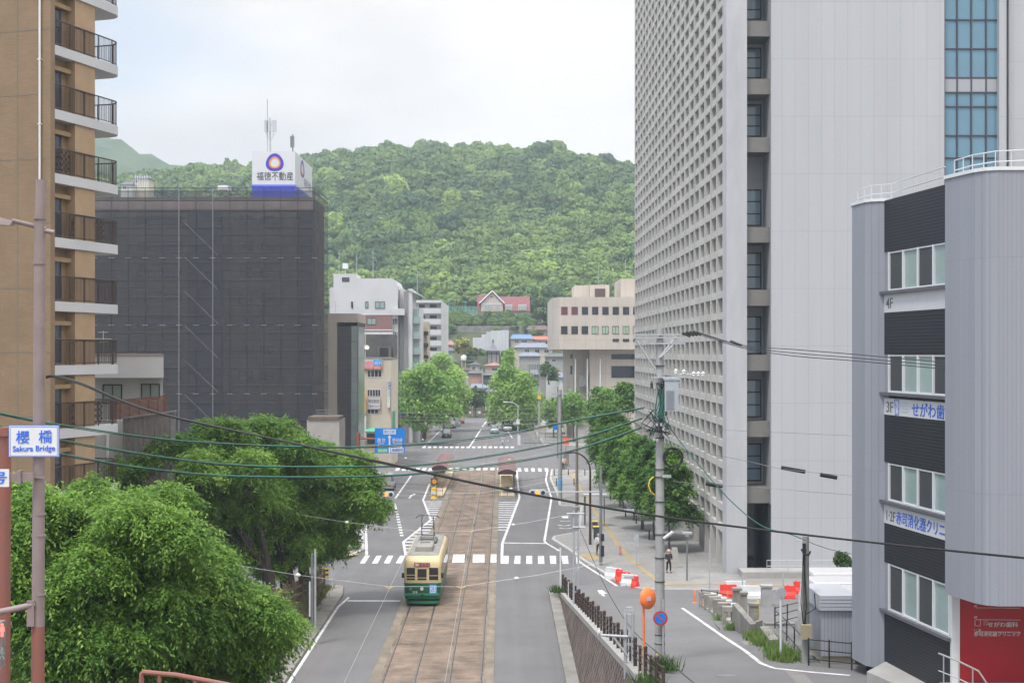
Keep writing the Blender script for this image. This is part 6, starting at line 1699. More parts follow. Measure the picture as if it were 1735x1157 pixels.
# ------------------------------------------------------------------ cars
def car(label, loc, rotz, paint, L_=4.3, W_=1.7, H_=1.48, van=False, plate=None, group='cars on the road'):
    """nose towards -Y before turning"""
    ro = root('parked_car' if 'parked' in label else 'car', label, 'van' if van else 'car', (0, 0, 0), group)
    hw = W_ / 2
    belt = 0.95 if not van else 1.0
    loft(MB(), [rrect(hw - .1, 0.1, L_ - .1, 0.3, 0.2), rrect(hw - .02, 0.02, L_ - .02, 0.35, 0.38), rrect(hw, 0, L_, 0.4, 0.6), rrect(hw - .02, 0.06, L_ - .04, 0.4, belt - .12), rrect(hw - .08, 0.2 if not van else 0.08, L_ - .1, 0.4, belt)]).build('body', paint, ro, smooth=True)
    a, b = (0.32 * L_ * 0.8, L_ - 0.2) if not van else (0.12, L_ - 0.08)
    c, d = (0.47 * L_, L_ - 0.75) if not van else (0.75, L_ - 0.18)
    loft(MB(), [rrect(hw - .09, a, b, 0.25, belt), rrect(hw - .22, c, d, 0.25, H_ - .06)]).build('window_band', M_['glass_dark'], ro, smooth=True)
    loft(MB(), [rrect(hw - .2, c - .02, d + .02, 0.25, H_ - .08), rrect(hw - .24, c + .05, d - .05, 0.25, H_)]).build('roof', paint, ro, smooth=True)
    for x in (-hw + .08, hw - .08):
        for y in (0.17 * L_, 0.81 * L_):
            w_ = MB().disc((x, y, 0.31), (1, 0, 0), 0.31, 0.2, 18).build('wheel', M_['rubber'], ro)
            MB().disc((x + (0.03 if x > 0 else -0.03), y, 0.31), (1, 0, 0), 0.19, 0.17, 12).build('rim', M_['galv'], w_)
        MB().box(x - 0.16 if x > 0 else x, x if x > 0 else x + 0.16, 0.0, 0.12, 0.62, 0.76).build('headlight', hl_, ro)
        MB().box(x - 0.1, x + 0.06, L_ - 0.1, L_ + 0.01, 0.66, 0.86).build('tail_light', mat('tail_light_red', (0.4, 0.02, 0.02), 0.3), ro)
        MB().box(x + (0.06 if x > 0 else -0.2), x + (0.2 if x > 0 else -0.06), 0.36 * L_, 0.36 * L_ + 0.1, belt, belt + 0.13).build('wing_mirror', paint, ro)
    pm = plate or M_['white']
    MB().box(-0.17, 0.17, L_ - 0.02, L_ + 0.02, 0.5, 0.66).build('number_plate', pm, ro); MB().box(-0.17, 0.17, -0.03, 0.02, 0.36, 0.52).build('number_plate', pm, ro)
    MB().box(-hw + .35, hw - .35, -0.015, 0.05, 0.5, 0.6).build('grille', M_['black'], ro)
    ro.location = loc; ro.rotation_euler = (0, 0, rotz)
    return ro
pn = lambda n, c: mat(n, c, 0.25, coat=0.5, spec=0.5)
c_wh, c_dk, c_lb, c_si, c_bk, c_gr = pn('car_white', (0.5, 0.5, 0.51)), pn('car_graphite', (0.06, 0.065, 0.07)), pn('car_pale_blue', (0.32, 0.42, 0.46)), pn('car_silver', (0.42, 0.44, 0.45)), pn('car_black', (0.015, 0.016, 0.018)), pn('car_grey', (0.2, 0.21, 0.22))
c_rd = pn('car_red', (0.35, 0.03, 0.03))
def gp(px, py, z=0.01): p = G(px, py); return (p.x, p.y, z)
car('white kei van waiting in the left lane, half hidden by the cherry tree', gp(656, 831), 0, c_wh, 3.4, 1.48, 1.85, True, mat('kei_plate', (0.6, 0.5, 0.08), 0.5))
car('white car behind the cherry leaves, nearer than the white kei van', gp(634, 852), 0, c_wh, 4.2, 1.7, 1.5)
car('dark grey car parked at the left kerb of the far road', gp(756, 742), 0, c_dk, 4.2, 1.7, 1.6, group='cars on the far road')
car('black car parked beyond the dark grey one on the left', gp(765, 726), 0, c_bk, 4.0, 1.68, 1.55, group='cars on the far road')
car('silver van parked beyond the black car on the left', gp(773, 722.5), 0, c_si, 4.4, 1.7, 1.8, True, group='cars on the far road')
car('small red tailed car parked farthest up the left kerb', gp(780, 718), 0, c_rd, 3.6, 1.6, 1.5, group='cars on the far road')
car('pale blue compact car driving towards the crossing', gp(838, 735), 0, c_lb, 3.9, 1.66, 1.55, group='cars on the far road')
car('black car driving behind the pale blue compact', gp(833, 722), 0, c_bk, 4.4, 1.74, 1.5, group='cars on the far road')
car('silver white car parked under the tall pale avenue tree', gp(860, 731), 0, c_si, 4.4, 1.74, 1.5, group='cars on the far road')
car('white van parked sideways behind the lamp post at the park corner', gp(884, 728), rad(70), c_wh, 4.3, 1.7, 1.75, True, group='cars on the far road')
car('grey car parked at the left shop front behind the street lamp', gp(700, 742), rad(60), c_gr, 4.2, 1.7, 1.5, group='cars on the far road')

# ------------------------------------------------------------------ people
def skin_obj(name, chains, m, parent, sub=1, rootv=0):
    """one continuous surface grown from joints: chains of (point, radius); equal points are shared"""
    vs, rs, es, key = [], [], [], {}
    def vid(p, r):
        k = tuple(round(c, 4) for c in p)
        if k not in key: key[k] = len(vs); vs.append(p); rs.append(r)
        return key[k]
    for ch in chains:
        ids = [vid(p, r) for p, r in ch]
        for a, b in zip(ids, ids[1:]):
            if a != b: es.append((a, b))
    me = bpy.data.meshes.new(name); me.from_pydata(vs, es, []); me.materials.append(m); me.update()
    o = bpy.data.objects.new(name, me); COL.objects.link(o); o.parent = parent
    md = o.modifiers.new('skin', 'SKIN'); md.use_smooth_shade = True
    sk = me.skin_vertices[0].data
    for i, r in enumerate(rs): sk[i].radius = (r, r)
    sk[rootv].use_root = True
    sb = o.modifiers.new('sub', 'SUBSURF'); sb.levels = sub; sb.render_levels = sub
    return o
def person(label, loc, rotz, top, legs, hat=None, hair=M_['black'], stride=0.12, hold=None, h=1.65, group='pedestrians', armfold=0.0, coat_len=0.0, skin=None):
    k = h / 1.65; V3 = lambda x, y, z: (x * k, y * k, z * k)
    ro = root('person', label, 'person', (0, 0, 0), group)
    pel = V3(0, 0, 0.88); ch = []
    neck = V3(0, 0, 1.38)
    ch.append([(pel, 0.13 * k), (V3(0, 0, 1.05), 0.115 * k), (V3(0, 0, 1.25), 0.13 * k), (neck, 0.055 * k), (V3(0, -0.01, 1.47), 0.075 * k), (V3(0, -0.01, 1.56), 0.085 * k), (V3(0, 0, 1.62), 0.05 * k)])
    ch.append([(V3(0, -0.01, 1.47), 0.075 * k), (V3(0, -0.105, 1.5), 0.016 * k)])
    jk = [[(V3(0, 0, 0.86 - coat_len), 0.165 * k), (V3(0, 0, 1.05), 0.145 * k), (V3(0, 0, 1.27), 0.16 * k), (V3(0, 0, 1.36), 0.08 * k)]]
    tr = [[(V3(0, 0, 0.92), 0.145 * k), (V3(0, 0, 0.84), 0.14 * k)]]
    for sgn in (-1, 1):
        st = stride * sgn
        sh = V3(0.19 * sgn, 0, 1.31); el = V3(0.245 * sgn, 0.03 + st * 0.5, 1.05); wr = V3((0.23 - 0.1 * armfold) * sgn, -0.09 - st * 0.8 - 0.12 * armfold, 0.84 + 0.16 * armfold)
        if hold and sgn == 1: wr = V3(0.12, -0.22, 0.95)
        pm = tuple(w + d for w, d in zip(wr, V3(0, -0.03, -0.07)))
        ch.append([(V3(0, 0, 1.25), 0.13 * k), (sh, 0.055 * k), (el, 0.04 * k), (wr, 0.028 * k), (pm, 0.03 * k)])
        for q, (dx, ln) in enumerate(((-0.024, 0.06), (-0.008, 0.075), (0.009, 0.07), (0.025, 0.055))):
            f1 = tuple(p + d for p, d in zip(pm, V3(dx, -0.012, -ln * 0.55))); f2 = tuple(p + d for p, d in zip(pm, V3(dx, 0.004, -ln)))
            ch.append([(pm, 0.03 * k), (f1, 0.009 * k), (f2, 0.007 * k)])
        ch.append([(wr, 0.028 * k), (tuple(p + d for p, d in zip(wr, V3(-0.03 * sgn, -0.04, -0.04))), 0.01 * k), (tuple(p + d for p, d in zip(wr, V3(-0.035 * sgn, -0.05, -0.08))), 0.008 * k)])
        hp = V3(0.09 * sgn, 0, 0.84); kn = V3(0.1 * sgn, -0.03 - st * 0.6, 0.46); an_ = V3(0.1 * sgn, 0.02 - st * 1.2, 0.09); to = V3(0.11 * sgn, -0.14 - st * 1.2, 0.035)
        ch.append([(pel, 0.13 * k), (hp, 0.085 * k), (kn, 0.055 * k), (an_, 0.036 * k), (to, 0.034 * k)])
        jk.append([(V3(0, 0, 1.27), 0.16 * k), (V3(0.2 * sgn, 0, 1.31), 0.075 * k), (tuple(e for e in el), 0.06 * k), (tuple(a * 0.93 + b * 0.07 for a, b in zip(wr, el)), 0.045 * k)])
        tr.append([(V3(0, 0, 0.84), 0.14 * k), (hp, 0.1 * k), (kn, 0.072 * k), (tuple(a * 0.92 + b * 0.08 for a, b in zip(an_, kn)), 0.055 * k)])
        s_ = MB(); s_.sphere(tuple((a + b) / 2 for a, b in zip(an_, to)), 0.075 * k, 8, 5, (0.62, 1.75, 0.62)); s_.build('shoe', M_['black'], ro, smooth=True)
    skin_obj('body', ch, skin or M_['skin'], ro, 1)
    skin_obj('jacket', jk, top, ro, 1); skin_obj('trousers', tr, legs, ro, 1)
    if hat:
        m = MB(); m.lathe(V3(0, 0, 1.55), [(0.17 * k, 0), (0.165 * k, 0.012), (0.105 * k, 0.02), (0.1 * k, 0.08), (0.07 * k, 0.12), (0.01, 0.125)], 14); m.build('hat', hat, ro, smooth=True)
    m = MB(); m.sphere(V3(0, 0.025, 1.565), 0.098 * k, 10, 7, (0.95, 0.95, 0.95)); m.build('hair', hair, ro, smooth=True)
    m = MB()
    for sgn in (-1, 1): m.sphere(V3(0.034 * sgn, -0.088, 1.53), 0.011 * k, 6, 4)
    m.build('eye', M_['black'], ro)
    if hold:
        MB().box(-0.2, 0.24, -0.3, -0.26, 0.9, 0.94).build('scarf_end', hold, ro)
    ro.location = loc; ro.rotation_euler = (0, 0, rotz)
    return ro
cloth = lambda n, c: mat(n, c, 0.85, var=0.15, scale=8)
pp = lambda px, py, z=0.135: tuple(G(px, py, z))
person('person in pink sun hat, dark jacket and black trousers walking by the stone monument', pp(1133, 970), 0.15, cloth('charcoal_cloth', (0.035, 0.033, 0.035)), cloth('black_cloth', (0.012, 0.012, 0.014)), cloth('pink_cloth', (0.6, 0.42, 0.4)), armfold=0.7, coat_len=0.12)
person('person in orange top waiting by the grey cabinet at the far corner', pp(958, 795), 0.4, cloth('orange_cloth', (0.6, 0.24, 0.04)), cloth('khaki_cloth', (0.3, 0.22, 0.14)), stride=0.03)
person('person in white shirt standing next to the one in orange', pp(954, 795.5), -0.4, cloth('white_cloth', (0.55, 0.55, 0.56)), cloth('navy_cloth', (0.03, 0.04, 0.08)), stride=0.03, h=1.7)
person('person in black standing on the path behind the pole with the yellow box', pp(907, 716), 0, MATS['black_cloth'], MATS['black_cloth'], stride=0.08, h=1.72)
person('person in red jacket crossing the park pavement', pp(998, 732), 0.6, cloth('red_cloth', (0.5, 0.03, 0.03)), MATS['charcoal_cloth'])
person('person in white top behind the signal pole at the near corner', pp(1014, 940), 0.2, MATS['white_cloth'], MATS['black_cloth'], cloth('grey_cloth', (0.3, 0.3, 0.31)), stride=0.08)
person('person in red sitting area top by the cream shop windows', pp(622, 770, 0.135), 0.5, MATS['red_cloth'], MATS['navy_cloth']) if False else None
# motorcycle with its rider
mc = root('motor_scooter', 'white motor scooter riding towards the far crossing', 'motorcycle', tuple(G(851.5, 753.6)))
bx, by = mc.location.x, mc.location.y
m = MB(); m.box(bx - 0.16, bx + 0.16, by - 0.1, by - 0.02, 0.35, 0.95); m.box(bx - 0.15, bx + 0.15, by, by + 1.1, 0.35, 0.62); m.build('body', c_wh, mc)
for y in (by - 0.1, by + 1.15): MB().disc((bx, y, 0.26), (1, 0, 0), 0.26, 0.1, 16).build('wheel', M_['rubber'], mc)
MB().tube([(bx - 0.33, by + 0.05, 1.02), (bx, by - 0.02, 0.98), (bx + 0.33, by + 0.05, 1.02)], 0.02, 6).build('handlebar', M_['black'], mc)
MB().disc((bx, by - 0.12, 0.82), (0, -1, 0), 0.09, 0.06, 12).build('headlight', hl_, mc)
MB().box(bx - 0.14, bx + 0.14, by + 0.45, by + 1.05, 0.62, 0.76).build('saddle', M_['black'], mc)
rd = root('person', 'person in pale jacket and white helmet riding the scooter', 'person', (bx, by + 0.6, 0.75))
q = lambda x, y, z: (x, y, z)
skin_obj('body', [[(q(0, 0.05, 0.05), 0.15), (q(0, 0, 0.3), 0.14), (q(0, -0.05, 0.52), 0.06), (q(0, -0.07, 0.64), 0.1), (q(0, -0.07, 0.74), 0.09)],
                  [(q(0, 0, 0.3), 0.14), (q(0.2, -0.03, 0.46), 0.07), (q(0.3, -0.25, 0.3), 0.05), (q(0.28, -0.53, 0.29), 0.04)], [(q(0, 0, 0.3), 0.14), (q(-0.2, -0.03, 0.46), 0.07), (q(-0.3, -0.25, 0.3), 0.05), (q(-0.28, -0.53, 0.29), 0.04)],
                  [(q(0, 0.05, 0.05), 0.15), (q(0.14, -0.35, 0.05), 0.08), (q(0.15, -0.35, -0.36), 0.055), (q(0.15, -0.45, -0.4), 0.04)], [(q(0, 0.05, 0.05), 0.15), (q(-0.14, -0.35, 0.05), 0.08), (q(-0.15, -0.35, -0.36), 0.055), (q(-0.15, -0.45, -0.4), 0.04)]], cloth('pale_jacket', (0.42, 0.44, 0.45)), rd)
m = MB(); m.sphere((bx, by + 0.53, 1.46), 0.145, 12, 8); m.build('helmet', c_wh, rd, smooth=True)
m = MB(); m.sphere((bx, by + 0.5, 1.43), 0.13, 10, 6, (0.9, 0.95, 0.6)); m.build('visor', M_['black'], rd, smooth=True)
# ------------------------------------------------------------------ tram stop
pf_m = mat('platform_paving', (0.4, 0.33, 0.24), 0.85, var=0.15, scale=0.8)
can_m = mat('canopy_maroon', (0.15, 0.08, 0.075), 0.6, var=0.15, scale=0.8)
can_edge = mat('canopy_edge', (0.06, 0.035, 0.035), 0.6)
def stop(label, xa, xb, ya, yb, ca, cb, side):
    ro = root('tram_platform', label, 'tram stop', ((xa + xb) / 2, ya, 0.0), 'tram platforms')
    m = MB(); m.mi(0).box(xa, xb, ya, yb, 0.0, 0.22); m.build('platform', pf_m, ro)
    MB().box(xa if side > 0 else xb - 0.3, xa + 0.3 if side > 0 else xb, ya, yb, 0.22, 0.225).build('edge_strip', mat('edge_buff', (0.5, 0.4, 0.24), 0.8, var=0.1), ro)
    # arched canopy on posts at the road side
    w0, w1 = xa - 0.15, xb + 0.15; n = 8
    m = MB()
    ring_ = lambda y: [(w0 + (w1 - w0) * i / n, y, 2.55 + 0.32 * math.sin(math.pi * i / n)) for i in range(n + 1)]
    a, b = ring_(ca), ring_(cb)
    for i in range(n):
        m.face([a[i], a[i + 1], b[i + 1], b[i]]); m.face([(p[0], p[1], p[2] - 0.08) for p in (b[i], b[i + 1], a[i + 1], a[i])])
    for q in (a, b):
        for i in range(n): m.face([q[i], (q[i][0], q[i][1], q[i][2] - 0.08), (q[i + 1][0], q[i + 1][1], q[i + 1][2] - 0.08), q[i + 1]])
    m.build('canopy', can_m, ro, smooth=False)
    m = MB()
    for i in range(n): m.hexa([(a[i][0], ca - 0.03, 2.3), (a[i + 1][0], ca - 0.03, 2.3), (a[i + 1][0], ca, 2.3), (a[i][0], ca, 2.3), (a[i][0], ca - 0.03, a[i][2]), (a[i + 1][0], ca - 0.03, a[i + 1][2]), (a[i + 1][0], ca, a[i + 1][2]), (a[i][0], ca, a[i][2])])
    m.build('fascia', can_edge, ro)
    px = xb - 0.1 if side > 0 else xa + 0.1
    k = 0; y = ca + 0.3
    while y < cb: MB().tube([(px, y, 0.22), (px, y, 2.6)], 0.05, 8).build('canopy_post', M_['brown'], ro); y += 4.4
    bx0, bx1 = (xa + 0.15, xb - 0.35) if side > 0 else (xa + 0.35, xb - 0.15)
    MB().box(px - 0.05, px + 0.05, ca + 0.3, cb - 0.5, 0.7, 1.9).build('back_panel', mat('platform_panel', (0.3, 0.29, 0.27), 0.6), ro)
    m = MB(); m.box(bx0, bx1, ca + 1.0, ca + 1.1, 0.9, 2.1); m.build('notice_panel', mat('notice_cream', (0.55, 0.48, 0.3), 0.6, var=0.2, scale=3), ro)
    m = MB()
    for z in (0.75, 1.15): m.tube([(xa + 0.1, ya + 0.1, z), (xb - 0.05, ya + 0.1, z)], 0.03, 6)
    for x in (xa + 0.1, (xa + xb) / 2, xb - 0.05): m.tube([(x, ya + 0.1, 0.2), (x, ya + 0.1, 1.15)], 0.03, 6)
    for z in (0.75, 1.15): m.tube([(px, ya + 0.1, z), (px, ca, z)], 0.03, 6)
    m.build('guard_rail', M_['brown'], ro)
    return ro
stop('right tram platform with a single arched maroon canopy straight along its length', -0.38, 1.35, 154.5, 189, 157, 178, 1)
stop('left tram platform with maroon canopy, behind the yellow end marker', -8.0, -6.48, 154.5, 189, 163, 183, -1)
ym = root('end_marker', 'yellow striped traffic island marker with a round amber sign at the left platform end', 'marker', (-7.4, 153.4, 0))
m = MB(); m.lathe((-7.4, 153.4, 0), [(0.42, 0), (0.4, 0.1), (0.3, 0.3), (0.34, 0.9), (0.3, 1.2), (0.05, 1.25)], 14); m.build('drum', M_['yellow'], ym, smooth=True)
m = MB(); m.lathe((-7.4, 153.4, 0), [(0.33, 0.42), (0.355, 0.45), (0.36, 0.8), (0.34, 0.84)], 14); m.build('stripe', M_['white'], ym)
m = MB(); m.tube([(-7.4, 153.6, 1.2), (-7.4, 153.6, 2.1)], 0.05, 6); m.box(-7.75, -7.05, 153.5, 153.6, 1.5, 2.2); m.build('sign_plate', M_['brown'], ym)
MB().disc((-7.4, 153.47, 1.85), (0, -1, 0), 0.26, 0.04, 16).build('amber_disc', mat('amber', (0.65, 0.3, 0.02), 0.4), ym)

# ------------------------------------------------------------------ poles and lamps
def pole_thing(name, label, cat, x, y, z0, z1, r, m, group=None, seg=10, taper=0.75):
    ro = root(name, label, cat, (x, y, z0), group)
    MB().tube([(x, y, z0 - 0.2), (x, y, z1)], [r, r * taper], seg).build('pole', m, ro, smooth=True)
    return ro
# main utility pole on the right ramp
YU = 53.0; XU = xpx(1118, YU); zU = lambda y: zpx(y, YU); xU = lambda p: xpx(p, YU)
up = pole_thing('utility_pole', 'large concrete utility pole with transformer, crossarms and a tangle of cables', 'utility pole', XU, YU, ramp(YU), zU(556), 0.19, M_['pole'], 'utility poles', 16, 0.72)
m = MB()
for y in (620, 650, 742, 795, 808, 850, 905, 945, 985, 1075, 1090): m.lathe((XU, YU, zU(y)), [(0.2, 0), (0.2, 0.025)], 14)
m.build('steel_band', M_['black'], up)
for y, a, b in ((566, 1071, 1168), (571, 1071, 1150), (581, 1100, 1160), (638, 1102, 1160)):
    for d in ((-0.24, 0.16) if y < 575 else (-0.24,)):
        MB().box(xU(a), xU(b), YU + d, YU + d + 0.08, zU(y + 2.2), zU(y)).build('crossarm', M_['galv'], up)
m = MB()
for a, b in (((1074, 570), (1110, 626)), ((1150, 566), (1117, 606)), ((1143, 582), (1119, 606))): m.tube([P(a[0], a[1], YU - 0.2), P(b[0], b[1], YU - 0.2)], 0.035, 6)
m.build('brace', M_['galv'], up)
m = MB(); m.box(xU(1124), xU(1147), YU - 0.5, YU + 0.2, zU(696), zU(642))
for k in range(9): m.box(xU(1126 + k * 1.5), xU(1126.6 + k * 1.5), YU - 0.54, YU - 0.5, zU(692), zU(660))
m.box(xU(1122.5), xU(1148.5), YU - 0.53, YU + 0.22, zU(643.5), zU(640)); m.build('transformer', mat('transformer_grey', (0.36, 0.39, 0.43), 0.5, var=0.06), up)
for px, py in ((1103, 652), (1118, 652), (1121.5, 652), (1126, 652)): MB().lathe((xU(px), YU - 0.25, zU(py)), [(0.03, -0.12), (0.06, -0.05), (0.04, 0), (0.07, 0.04), (0.02, 0.14)], 10).build('bushing', M_['black'], up, smooth=True)
for px, py in ((1144, 629), (1157.5, 630), (1174, 633.5), (1182, 633.5), (1190, 633.5), (1147, 650)):
    m = MB(); c = (xU(px), YU - 0.2, zU(py)); m.lathe(c, [(0.03, -0.1), (0.07, -0.06), (0.05, -0.02), (0.075, 0.02), (0.05, 0.06), (0.02, 0.1)], 10); m.build('insulator', mat('porcelain', (0.6, 0.6, 0.58), 0.2), up, smooth=True)
MB().tube([(xU(1150), YU - 0.2, zU(634)), (xU(1192), YU - 0.2, zU(634))], 0.02, 6).build('spar', M_['galv'], up)
for k, (px, py) in enumerate(((1160, 565), (1166, 563.5), (1172, 563), (1178, 562.5))):
    MB().tube([P(px - 4, py - 1, YU - 0.3), P(px + 10, py + 5.5, YU - 0.35)], [0.055, 0.035], 8).build('dead_end_sleeve', M_['cable'], up)
rc_ = random.Random(4)
m = MB()
for k in range(16):                                     # drooping jumpers and the knot of joints on the pole
    a = P(1092 + rc_.uniform(0, 42), 690 + rc_.uniform(0, 14), YU - rc_.uniform(0.2, 0.45)); b = P(1090 + rc_.uniform(0, 48), 725 + rc_.uniform(0, 26), YU - rc_.uniform(0.2, 0.45))
    c = P(1084 + rc_.uniform(0, 56), 715 + rc_.uniform(0, 20), YU - rc_.uniform(0.25, 0.6))
    m.tube([a, a.lerp(c, 0.6), c, c.lerp(b, 0.5) - UP * 0.06, b], 0.014, 5)
m.build('cable_knot', M_['cable'], up, smooth=True)
m = MB()
for k in range(14):
    a = P(1112 + rc_.uniform(0, 14), 655 + rc_.uniform(0, 5), YU - 0.3); b = P(1095 + rc_.uniform(0, 40), 700 + rc_.uniform(0, 45), YU - rc_.uniform(0.25, 0.45)); c = P(1108 + rc_.uniform(0, 18), 690 + rc_.uniform(0, 18), YU - rc_.uniform(0.25, 0.4))
    m.tube([a, c, b], 0.016, 5)
m.build('green_jumper', M_['green_cable'], up, smooth=True)
for k in range(8):
    m = MB(); px, py = 1096 + rc_.uniform(0, 34), 712 + rc_.uniform(0, 34); a, b = P(px, py + 5, YU - 0.4), P(px + 3.2, py, YU - 0.4); m.box(a.x, b.x, YU - 0.45, YU - 0.36, a.z, b.z); m.build('joint_box', M_['galv'], up)
def coil(c, r, n, tr, m_, name, wob):
    m = MB()
    for k in range(n):
        o_ = Vector((rc_.uniform(-wob, wob), rc_.uniform(-0.05, 0.05), rc_.uniform(-wob, wob)))
        m.tube([Vector(c) + o_ + Vector((math.cos(t), 0.1 * math.sin(t), math.sin(t))) * r for t in [i * math.pi / 14 for i in range(29)]], tr, 5, False)
    return m.build(name, m_, up, smooth=True)
coil(P(1140.5, 775, YU - 0.15), 0.34, 7, 0.016, M_['cable'], 'cable_coil', 0.035)
MB().tube([P(1107, 808, YU - .2), P(1101, 813, YU - .25), P(1099, 822, YU - .25), P(1102, 832, YU - .25), P(1109, 838, YU - .2)], 0.024, 6).build('yellow_conduit', M_['yellow'], up, smooth=True)
MB().box(xU(1121), xU(1136), YU - 0.25, YU - 0.1, zU(808), zU(804)).build('bracket', M_['galv'], up)
lampt = MB(); lampt.tube([P(1125, 912, YU - 0.2), P(1140, 901, YU - 0.3)], 0.06, 8); lampt.build('lamp_head', M_['white'], up, smooth=True)
def sign_disc(label, px, py, Y, rpx, post_px, y_top, y_bot, name='no_parking_sign'):
    s = F / Y; c = P(px, py, Y); r = rpx / s
    zb_ = ramp(Y); ro = root(name, label, 'traffic sign', (xpx(post_px, Y), Y, zb_), None)
    MB().tube([(xpx(post_px, Y), Y + 0.05, zb_), (xpx(post_px, Y), Y + 0.05, zpx(y_top, Y))], 0.035, 8).build('post', M_['galv'], ro, smooth=True)
    MB().disc(c, (0, -1, 0), r, 0.02, 32).build('sign_rim', mat('sign_red', (0.5, 0.04, 0.03), 0.4), ro)
    MB().disc(c - Vector((0, 0.014, 0)), (0, -1, 0), r * 0.76, 0.012, 32).build('sign_face', M_['blue'], ro)
    d = Vector((0.707, 0, -0.707)) * r * 0.78; p_ = Vector((0.707, 0, 0.707)) * r * 0.1; o_ = Vector((0, -0.024, 0))
    MB().hexa([c - d - p_, c + d - p_, c + d - p_ + o_, c - d - p_ + o_, c - d + p_, c + d + p_, c + d + p_ + o_, c - d + p_ + o_]).build('sign_bar', MATS['sign_red'], ro)
sign_disc('round blue no parking sign with red rim strapped before the concrete pole', 1119, 1047, 52.6, 12.4, 1124, 1016, 1100)
# traffic mirror
YM = 47.2; tmr = root('traffic_mirror', 'orange backed round traffic mirror on an orange post by the brown fence', 'mirror', (xpx(1092, YM), YM, ramp(YM)))
MB().tube([(xpx(1092, YM), YM, ramp(YM)), (xpx(1090, YM), YM, zpx(998, YM))], 0.042, 10).build('post', M_['orange'], tmr, smooth=True)
c = P(1099, 1013, YM); nrm = Vector((-0.62, 0.75, -0.1)).normalized()
m = MB(); ua, ub = frame_of(nrm); R_ = 0.345
rg_ = lambda r, d: [c + nrm * d + (ua * math.cos(t) + ub * math.sin(t)) * r for t in [i * math.pi / 14 for i in range(28)]]
loft(m, [[tuple(p) for p in rg_(0.08, -0.13)], [tuple(p) for p in rg_(0.24, -0.09)], [tuple(p) for p in rg_(R_, 0.0)], [tuple(p) for p in rg_(R_ + 0.02, 0.05)], [tuple(p) for p in rg_(R_ - 0.01, 0.06)]])
mb_ = m.build('mirror_back', M_['orange'], tmr, smooth=True)
MB().disc(c + nrm * 0.055, nrm, R_ - 0.02, 0.02, 28).build('mirror_glass', mat('mirror_glass', (0.7, 0.7, 0.7), 0.03, metal=1.0), mb_)
MB().box(c.x - 0.16, c.x + 0.06, c.y - 0.2, c.y - 0.05, c.z - 0.05, c.z + 0.07).build('clamp', M_['galv'], tmr)
# generic street poles: (label, px, y_base, y_top, radius, material)
cream_pole = [
 ('concrete utility pole with a blue band at its foot on the right pavement', 949, 846, 660, 0.24, 'pole', True),
 ('brownish utility pole just right of the blue banded one', 977.5, 868, 746, 0.17, 'pole', False)]
for lb, px, yb, yt, r, mm, band in cream_pole:
    b = G(px, yb, 0.13); ro = pole_thing('utility_pole', lb, 'utility pole', b.x, b.y, 0.13, zpx(yt, b.y), r, M_[mm] if band else mat('brown_concrete', (0.2, 0.175, 0.15), 0.85, var=0.15, scale=2), 'utility poles')
    if band: 
        m = MB(); m.lathe((b.x, b.y, zpx(828, b.y)), [(r + 0.005, 0), (r + 0.005, zpx(808, b.y) - zpx(828, b.y))], 14); m.build('blue_band', mat('band_blue', (0.12, 0.3, 0.55), 0.6), ro)
        MB().box(b.x - 0.9, b.x + 0.9, b.y - 0.3, b.y - 0.2, zpx(668, b.y), zpx(666, b.y)).build('crossarm', M_['galv'], ro)
        MB().box(b.x - 0.75, b.x - 0.3, b.y - 0.3, b.y - 0.25, zpx(728, b.y), zpx(720, b.y)).build('sign_plate', M_['blue'], ro)
def lamp(label, px, yb, yt, arm_px, arm_y, r, m, z0=0.13, group='street lamps', head=True):
    b = G(px, yb, z0); Y = b.y; x = b.x; zt = zpx(yt, Y)
    ro = root('street_lamp', label, 'street lamp', (x, Y, z0), group)
    e = P(arm_px, arm_y, Y); dx = e.x - x
    pts = [(x, Y, z0), (x, Y, zt)] + [(x + dx * (1 - math.cos(t)) , Y, zt + (e.z - zt) * math.sin(t)) for t in [rad(15 * i) for i in range(1, 7)]]
    MB().tube(pts, [r] + [r * 0.75] * 1 + [r * 0.6] * 6, 8).build('pole', m, ro, smooth=True)
    if head: MB().sphere((e.x + dx * 0.12, Y, e.z - 0.02), 0.3, 10, 6, (1.2, 0.5, 0.32)).build('lamp_head', M_['white'] if m is not M_['brown'] else M_['brown'], ro, smooth=True)
    return ro
lamp('brown arched street lamp on the near right pavement', 1000, 922, 797, 969, 766, 0.11, M_['brown'])
lf = lamp('white street lamp with curved arm at the far left corner', 684.5, 752, 692, 704, 676, 0.12, M_['galv'])
lr = lamp('white street lamp with curved arm and signs at the far park corner', 877.5, 757, 690, 858, 681, 0.12, M_['galv'])
Yl = lr.location.y; xl_ = lr.location.x
m = MB(); m.box(xl_ - 0.3, xl_ + 0.3, Yl - 0.2, Yl - 0.12, zpx(719, Yl), zpx(710, Yl)); m.box(xl_ - 0.05, xl_ + 0.4, Yl - 0.25, Yl - 0.12, zpx(754, Yl), zpx(737, Yl)); m.build('sign_plate', M_['white'], lr)
MB().disc((xl_ - 0.55, Yl - 0.15, zpx(717, Yl)), (0, -1, 0), 0.3, 0.04, 16).build('round_sign', M_['galv'], lr)
for nm, px, py, mm in (('lettered_plate', 699.5, 694, M_['galv']), ('warning_plate', 682.5, 697, M_['yellow']), ('parking_plate', 682, 702.5, M_['blue']), ('red_plate', 682.5, 710, M_['red'])):
    Yl = lf.location.y; w2 = 0.65 if nm == 'lettered_plate' else 0.3; p = P(px, py, Yl - 0.2); MB().box(p.x - w2, p.x + w2, Yl - 0.25, Yl - 0.2, p.z - 0.28, p.z + 0.28).build(nm, mm, lf)
Yl = lf.location.y
